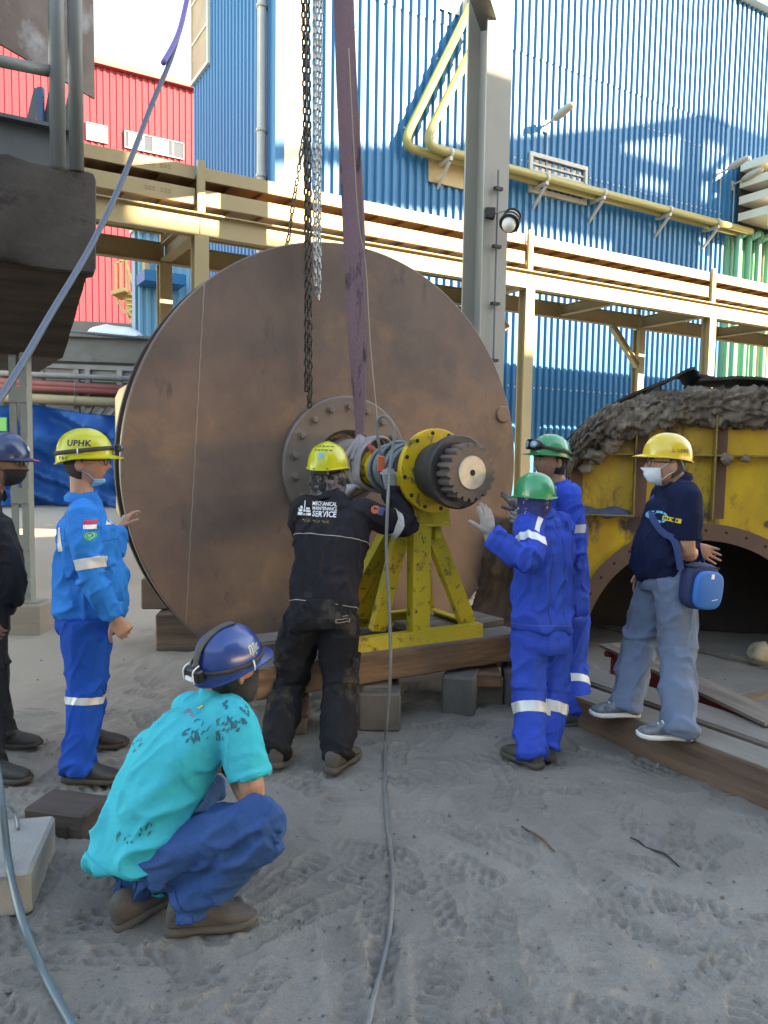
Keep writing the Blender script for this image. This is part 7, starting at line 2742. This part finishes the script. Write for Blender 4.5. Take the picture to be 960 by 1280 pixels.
# ------------------------------------------------------------------ worker behind, face visible
def man_f():
    Y = 4.72
    J = dict(hipL=at(716, 768, Y - .1), hipR=at(700, 768, Y + .1), knL=at(716, 835, Y - .08), knR=at(702, 835, Y + .12), anL=gr(722, 893, .08), anR=gr(703, 888, .08),
             shL=at(712, 622, Y - .17), shR=at(690, 618, Y + .16), elL=at(714, 692, Y - .2), wrL=at(690, 720, Y - .1), elR=at(668, 668, Y + .25), wrR=at(648, 640, Y + .12), neck=at(698, 607, Y), toeL=V((-1, -.1, 0)), toeR=V((-1, .1, 0)))
    p = Person('worker in ultramarine coverall with goggles on a green helmet, face turned left', J, V((-1, -.45, .0)), at(687, 577, Y), SKIN2)
    hr = ((J['wrR'], V((-.5, .1, .75)), V((-.8, .5, 0)), 1), dict(curl=(.15, .15, .15, .2), spread=.05))
    hl_ = ((J['wrL'], V((-.7, 0, -.7)), V((0, .9, 0)), 1), dict(curl=(.5, .5, .5, .5)))
    p.body([hr, hl_])
    p.eyes()
    hair_cap(p.HM, HAIR, p.o, -.085, off=.008)
    jk = p.torso_garment('jacket', M_cover2, .0, (1, 1), (.165, .162, .178, .17), (.128, .125, .13, .105), (.078, .068, .06), 0, 1.1, 101., collar=.066)
    tr = p.trousers(M_cover2, (.098, .090, .085), 1.1, 104., (.155, .125))
    dkg = mat('dark_glove', (.03, .028, .028), .9, 0, (.22, .21, .2), 18, .6)
    p.glove(*hr, m=dkg)
    p.glove(*hl_)
    band('reflective_band', jk, J['shL'], J['elL'], .16, .21, .11, REFL)
    band('reflective_band', tr, J['knL'], J['anL'], .07, .12, .12, REFL)
    bv = bvh_of(jk)
    decal('shoulder_tape', rect(.03, .13, 3, 10), hitpx(bv, 700, 617)[0], V((.5, 0, .6)), V((.75, .1, .5)), bv, REFL, jk)
    for s in 'LR':
        shoe(p.o, J['an' + s], J['toe' + s], .012, mat('dusty_boot', (.17, .15, .135), .9), mat('dusty_sole', (.12, .105, .09), .9), .27)
    h, T = helmet(p.HM, M_hgreen, p.o, 0, .10, .040)
    # goggles pushed up on the front of the helmet
    p.strap_ring(T, .028, M_strap, .010, .012, 'goggle_strap', parent=h)
    bm = bmesh.new()
    rings = []
    for k, (dy, s_) in enumerate(((.0, .92), (.012, 1.0), (.03, 1.0), (.036, .92))):
        ring = []
        for j in range(28):
            q = 2 * math.pi * j / 28
            x = .074 * s_ * math.copysign(abs(math.cos(q)) ** .7, math.cos(q))
            z = .032 * s_ * math.copysign(abs(math.sin(q)) ** .7, math.sin(q))
            ring.append(T @ V((x, .128 + dy - 5.2 * x * x, .048 + z)))
        rings.append(ring)
    loft(bm, rings)
    gg = obj('goggles', bm, M_glass, h, True)
    for s in (-1, 1):
        bm = bmesh.new()
        ball(bm, T @ V((s * .034, .160 - 5.2 * .034 ** 2, .049)), (.028, .006, .022), T.to_3x3() @ Matrix.Rotation(-s * .34, 3, 'Z'), 18, 10)
        obj('lens', bm, mat('goggle_lens', (.10, .22, .34), .08, 0, (.25, .4, .5), 14, .8, spec=.8), gg, True)
    # dark neck flap behind the ear
    bm = bmesh.new()
    tube(bm, [p.HM @ V((0, -.03, -.075)), p.HM @ V((0, -.035, -.03)), p.HM @ V((0, -.025, .03))], [(.074, .055), (.083, .070), (.084, .080)], 20, p.HM.to_3x3() @ V((1, 0, 0)))
    obj('neck_flap', bm, M_blackcloth, p.o, True)
man_f()

# ------------------------------------------------------------------ man in navy polo standing on the timber
def man_g():
    Y = 4.08
    BZ = BH + .0
    aL, aR = gr(848, 903, BZ + .09), gr(784, 876, BZ + .09)
    J = dict(hipL=at(842, 722, Y - .06), hipR=at(826, 722, Y + .12), knL=at(847, 812, Y - .10), knR=at(799, 804, Y + .14), anL=aL, anR=aR,
             shL=at(856, 622, Y - .14), shR=at(832, 620, Y + .20), elL=at(861, 690, Y - .16), wrL=at(866, 689, Y + .02), elR=at(822, 680, Y + .30), wrR=at(806, 712, Y + .22), neck=at(846, 602, Y + .02), toeL=V((-1, .08, 0)), toeR=V((-1, -.02, 0)))
    J['elL'] = at(859, 688, Y - .16)
    J['wrL'] = at(866, 686, Y + .06)
    p = Person('man in navy polo, grey trousers and warm yellow helmet standing on the long timber', J, V((-1, .0, .0)), at(833, 581, Y + .02), SKIN)
    hl_ = ((at(868, 684, Y + .02), V((.95, .1, -.35)), V((-.1, -1, -.1)), 1), dict(curl=(.12, .15, .2, .25), spread=.10, s=1.0, thumb_in=.2))
    hr = ((J['wrR'], V((-.35, .1, -.9)), V((.4, -.7, 0)), 1), dict(curl=(.3, .35, .4, .45)))
    p.body([hl_, hr], bare='LR')
    p.eyes()
    hair_cap(p.HM, mat('grey_hair', (.05, .045, .042), .7, 0, (.10, .095, .09), 60, .8), p.o, -.07, off=.004)
    sh_ = p.torso_garment('polo_shirt', M_navy, -.04, (.80, .80), (.162, .160, .182, .172), (.142, .138, .140, .112), (.082, .074, .06), .008, 1.0, 121., belly=.02, collar=.070)
    bm = bmesh.new()
    nk = J['neck']
    tr = p.trousers(M_grey, (.108, .096, .088), 1.15, 124., (.158, .130), an_drop=.03)
    bv = bvh_of(sh_)
    lo_ = hitpx(bv, 825, 646)[0]
    rt, up = V((1, 0, -.18)), V((.1, 0, 1))
    decal('polo_logo', disc2(.030, 22, 0, 0, .019), lo_, rt, up, bv, M_cyanp, sh_, .0022, .012)
    decal('polo_logo', rect(.062, .022, 6, 2, .006, -.012), lo_, rt, up, bv, M_yelp, sh_, .0032)
    decal('polo_logo', joing(*[rect(.006, .012, 1, 2, .012 + .009 * k, -.007) for k in range(5)]), lo_, rt, up, bv, M_navy, sh_, .0042)
    # white tee edge at the nape and sleeve tag
    mshoe = mat('grey_trainer', (.07, .085, .10), .8, 0, (.24, .27, .29), 22, .5, bump=.3, bsc=90)
    for s in 'LR':
        shoe(p.o, J['an' + s], J['toe' + s], BZ + .004, mshoe, mat('white_sole', (.60, .62, .60), .6), .265, 0, M_wht, .95)
    h, T = helmet(p.HM, M_hyel2, p.o, 0, .08, .042)
    bv = bvh_of(h)
    X, Y_, Z = (p.HM.to_3x3() @ V(v) for v in ((1, 0, 0), (0, 1, 0), (0, 0, 1)))
    # side emblem: three red lozenges, then small dark characters
    tri = lambda cx, cy, s: ([V((cx, cy + s, 0)), V((cx + s * .6, cy, 0)), V((cx, cy - s, 0)), V((cx - s * .6, cy, 0))], [(0, 1, 2, 3)])
    base = T @ V((-.16, .012, .030))
    mY = -Y_
    decal('helmet_emblem', joing(tri(0, .007, .006), tri(-.006, -.003, .006), tri(.006, -.003, .006)), base, mY, Z, bv, M_redp, h, .0018)
    ch = [rect(.012, .0025, 2, 1, .020, .006), rect(.015, .0025, 2, 1, .0185, -.004)]
    for k in range(3):
        x = .038 + .016 * k
        ch += [rect(.012, .0022, 2, 1, x, .007), rect(.012, .0022, 2, 1, x, .001), rect(.012, .0022, 2, 1, x, -.006), rect(.0024, .015, 1, 2, x + .005, -.007)]
    decal('helmet_lettering', joing(*ch), base, mY, Z, bv, M_blkp, h, .0018)
    patch_on_head('face_mask', p.HM, None, (-.114, -.016), (-1.05, 1.05), .010, M_maskw, p.o, 22, 14, .020)
    for s in (-1, 1):
        tubeobj('mask_strap', [p.HM @ V((s * .066, .055, -.02)), p.HM @ V((s * .078, .015, .012)), p.HM @ V((s * .083, -.012, .02))], .0018, M_maskw, p.o, 6)
        tubeobj('mask_strap', [p.HM @ V((s * .062, .05, -.085)), p.HM @ V((s * .074, .015, -.05)), p.HM @ V((s * .083, -.012, -.035))], .0018, M_maskw, p.o, 6)
        tubeobj('chin_strap', [p.HM @ V((s * .084, -.045, .03)), p.HM @ V((s * .078, -.065, -.01)), p.HM @ V((s * .06, -.075, -.03))], .004, mat('grey_strap', (.35, .36, .37), .7), h, 6)
    glasses(p)
    # shoulder bag: rests on the hip, hangs from its strap
    bag = thing('shoulder_bag', at(876, 758, Y - .16), 'small bright blue shoulder bag with navy sides hanging at a man hip', 'bag')
    bc = at(876, 733, Y - .22)
    f_ = V((.25, -1, 0)).normalized()
    r_ = V((1, .25, -.10)).normalized()
    u_ = V((.10, 0, 1)).normalized()
    MB_ = Matrix((r_, f_, u_)).transposed().to_4x4()
    MB_.translation = bc
    mb1 = mat('bag_navy', (.007, .018, .07), .7, 0, (.009, .022, .085), 12, bump=.2, bsc=200)
    mb2 = mat('bag_blue', (.0, .12, .42), .6, 0, (.0, .14, .46), 8, bump=.15, bsc=200)
    def pad(name, hw, hh, y0, y1, m, par, dz=0.0, dx=0.0, n=30, sq=3.2):
        bm = bmesh.new()
        rings = []
        for f2, sc2 in ((0, .90), (.15, .98), (.5, 1), (.85, .97), (1, .86)):
            y = y0 + (y1 - y0) * f2
            rings.append([MB_ @ V((dx + hw * sc2 * math.copysign(abs(math.cos(2 * math.pi * j / n)) ** (2 / sq), math.cos(2 * math.pi * j / n)), y, dz + hh * sc2 * math.copysign(abs(math.sin(2 * math.pi * j / n)) ** (2 / sq), math.sin(2 * math.pi * j / n)))) for j in range(n)])
        loft(bm, rings)
        return obj(name, bm, m, par, True, R(60))
    pad('body', .092, .120, -.06, .03, mb1, bag)
    pk_ = pad('front_pocket', .080, .098, .03, .066, mb2, bag, -.012, .008)
    pad('top_zip', .088, .006, -.055, .028, M_blackcloth, bag, .100)
    bvp = bvh_of(pk_)
    decal('bag_label', rect(.018, .024, 2, 2), MB_ @ V((.002, .2, .045)), r_, u_, bvp, M_wht, bag, .002)
    decal('bag_print', rect(.034, .004, 4, 1), MB_ @ V((.025, .2, -.065)), V((r_.x, r_.y, r_.z + .25)), u_, bvp, M_wht, bag, .002)
    lam = [(at(851, 712, Y - .22), .034), (at(838, 690, Y - .23), .034), (at(825, 668, Y - .17), .034), (at(817, 645, Y - .05), .034), (at(820, 622, Y + .14), .034)]
    bvs = bvh_of(sh_)
    lam2 = []
    for q, w in lam:
        hit, nn, _, dd = bvs.find_nearest(q)
        lam2.append((hit + nn * .008, w))
    lam2[0] = lam[0]
    strip('strap', lam2, .004, mat('bag_strap', (.015, .035, .13), .8, bump=.2, bsc=200), bag, None, V((.55, -.2, .6)), 5)
    bk_ = []
    for q in ((884, 716, Y - .2), (882, 690, Y - .05), (879, 660, Y + .02), (874, 632, Y + .04), (862, 612, Y + .1)):
        hit, nn, _, dd = bvs.find_nearest(at(*q))
        bk_.append(((hit + nn * .008) if q[1] < 715 else at(*q), .03))
    strip('strap', bk_, .004, mat('bag_strap', (.015, .035, .13), .8), bag, None, V((0, 1, 0)), 5)
man_g()

# ================================================================== SMALL STONES AND CLODS ON THE DUST
rs = random.Random(21)
M_clod = mat('clods', (.21, .19, .165), .95, 0, (.12, .105, .09), 30, .8, spec=.1)
bm = bmesh.new()
for k in range(900):
    g = gr(rs.uniform(-40, 1000), 790 + 500 * rs.random() ** .8)
    r_ = .0025 + .009 * rs.random() ** 4
    z = gh(g.x, g.y) + r_ * .3
    c = V((g.x, g.y, z))
    top_ = [c + V((r_ * rs.uniform(.6, 1.1) * math.cos(a_ * 1.2566), r_ * rs.uniform(.6, 1.1) * math.sin(a_ * 1.2566), r_ * rs.uniform(-.2, .3))) for a_ in range(5)]
    vv = [bm.verts.new(p) for p in top_]
    t_ = bm.verts.new(c + V((0, 0, r_ * .8)))
    b_ = bm.verts.new(c - V((0, 0, r_ * .8)))
    for a_ in range(5):
        bm.faces.new((vv[a_], vv[(a_ + 1) % 5], t_))
        bm.faces.new((vv[(a_ + 1) % 5], vv[a_], b_))
tag(obj('clods', bm, M_clod, None), 'small stones and clods scattered over the grey dust', 'gravel', kind='stuff')
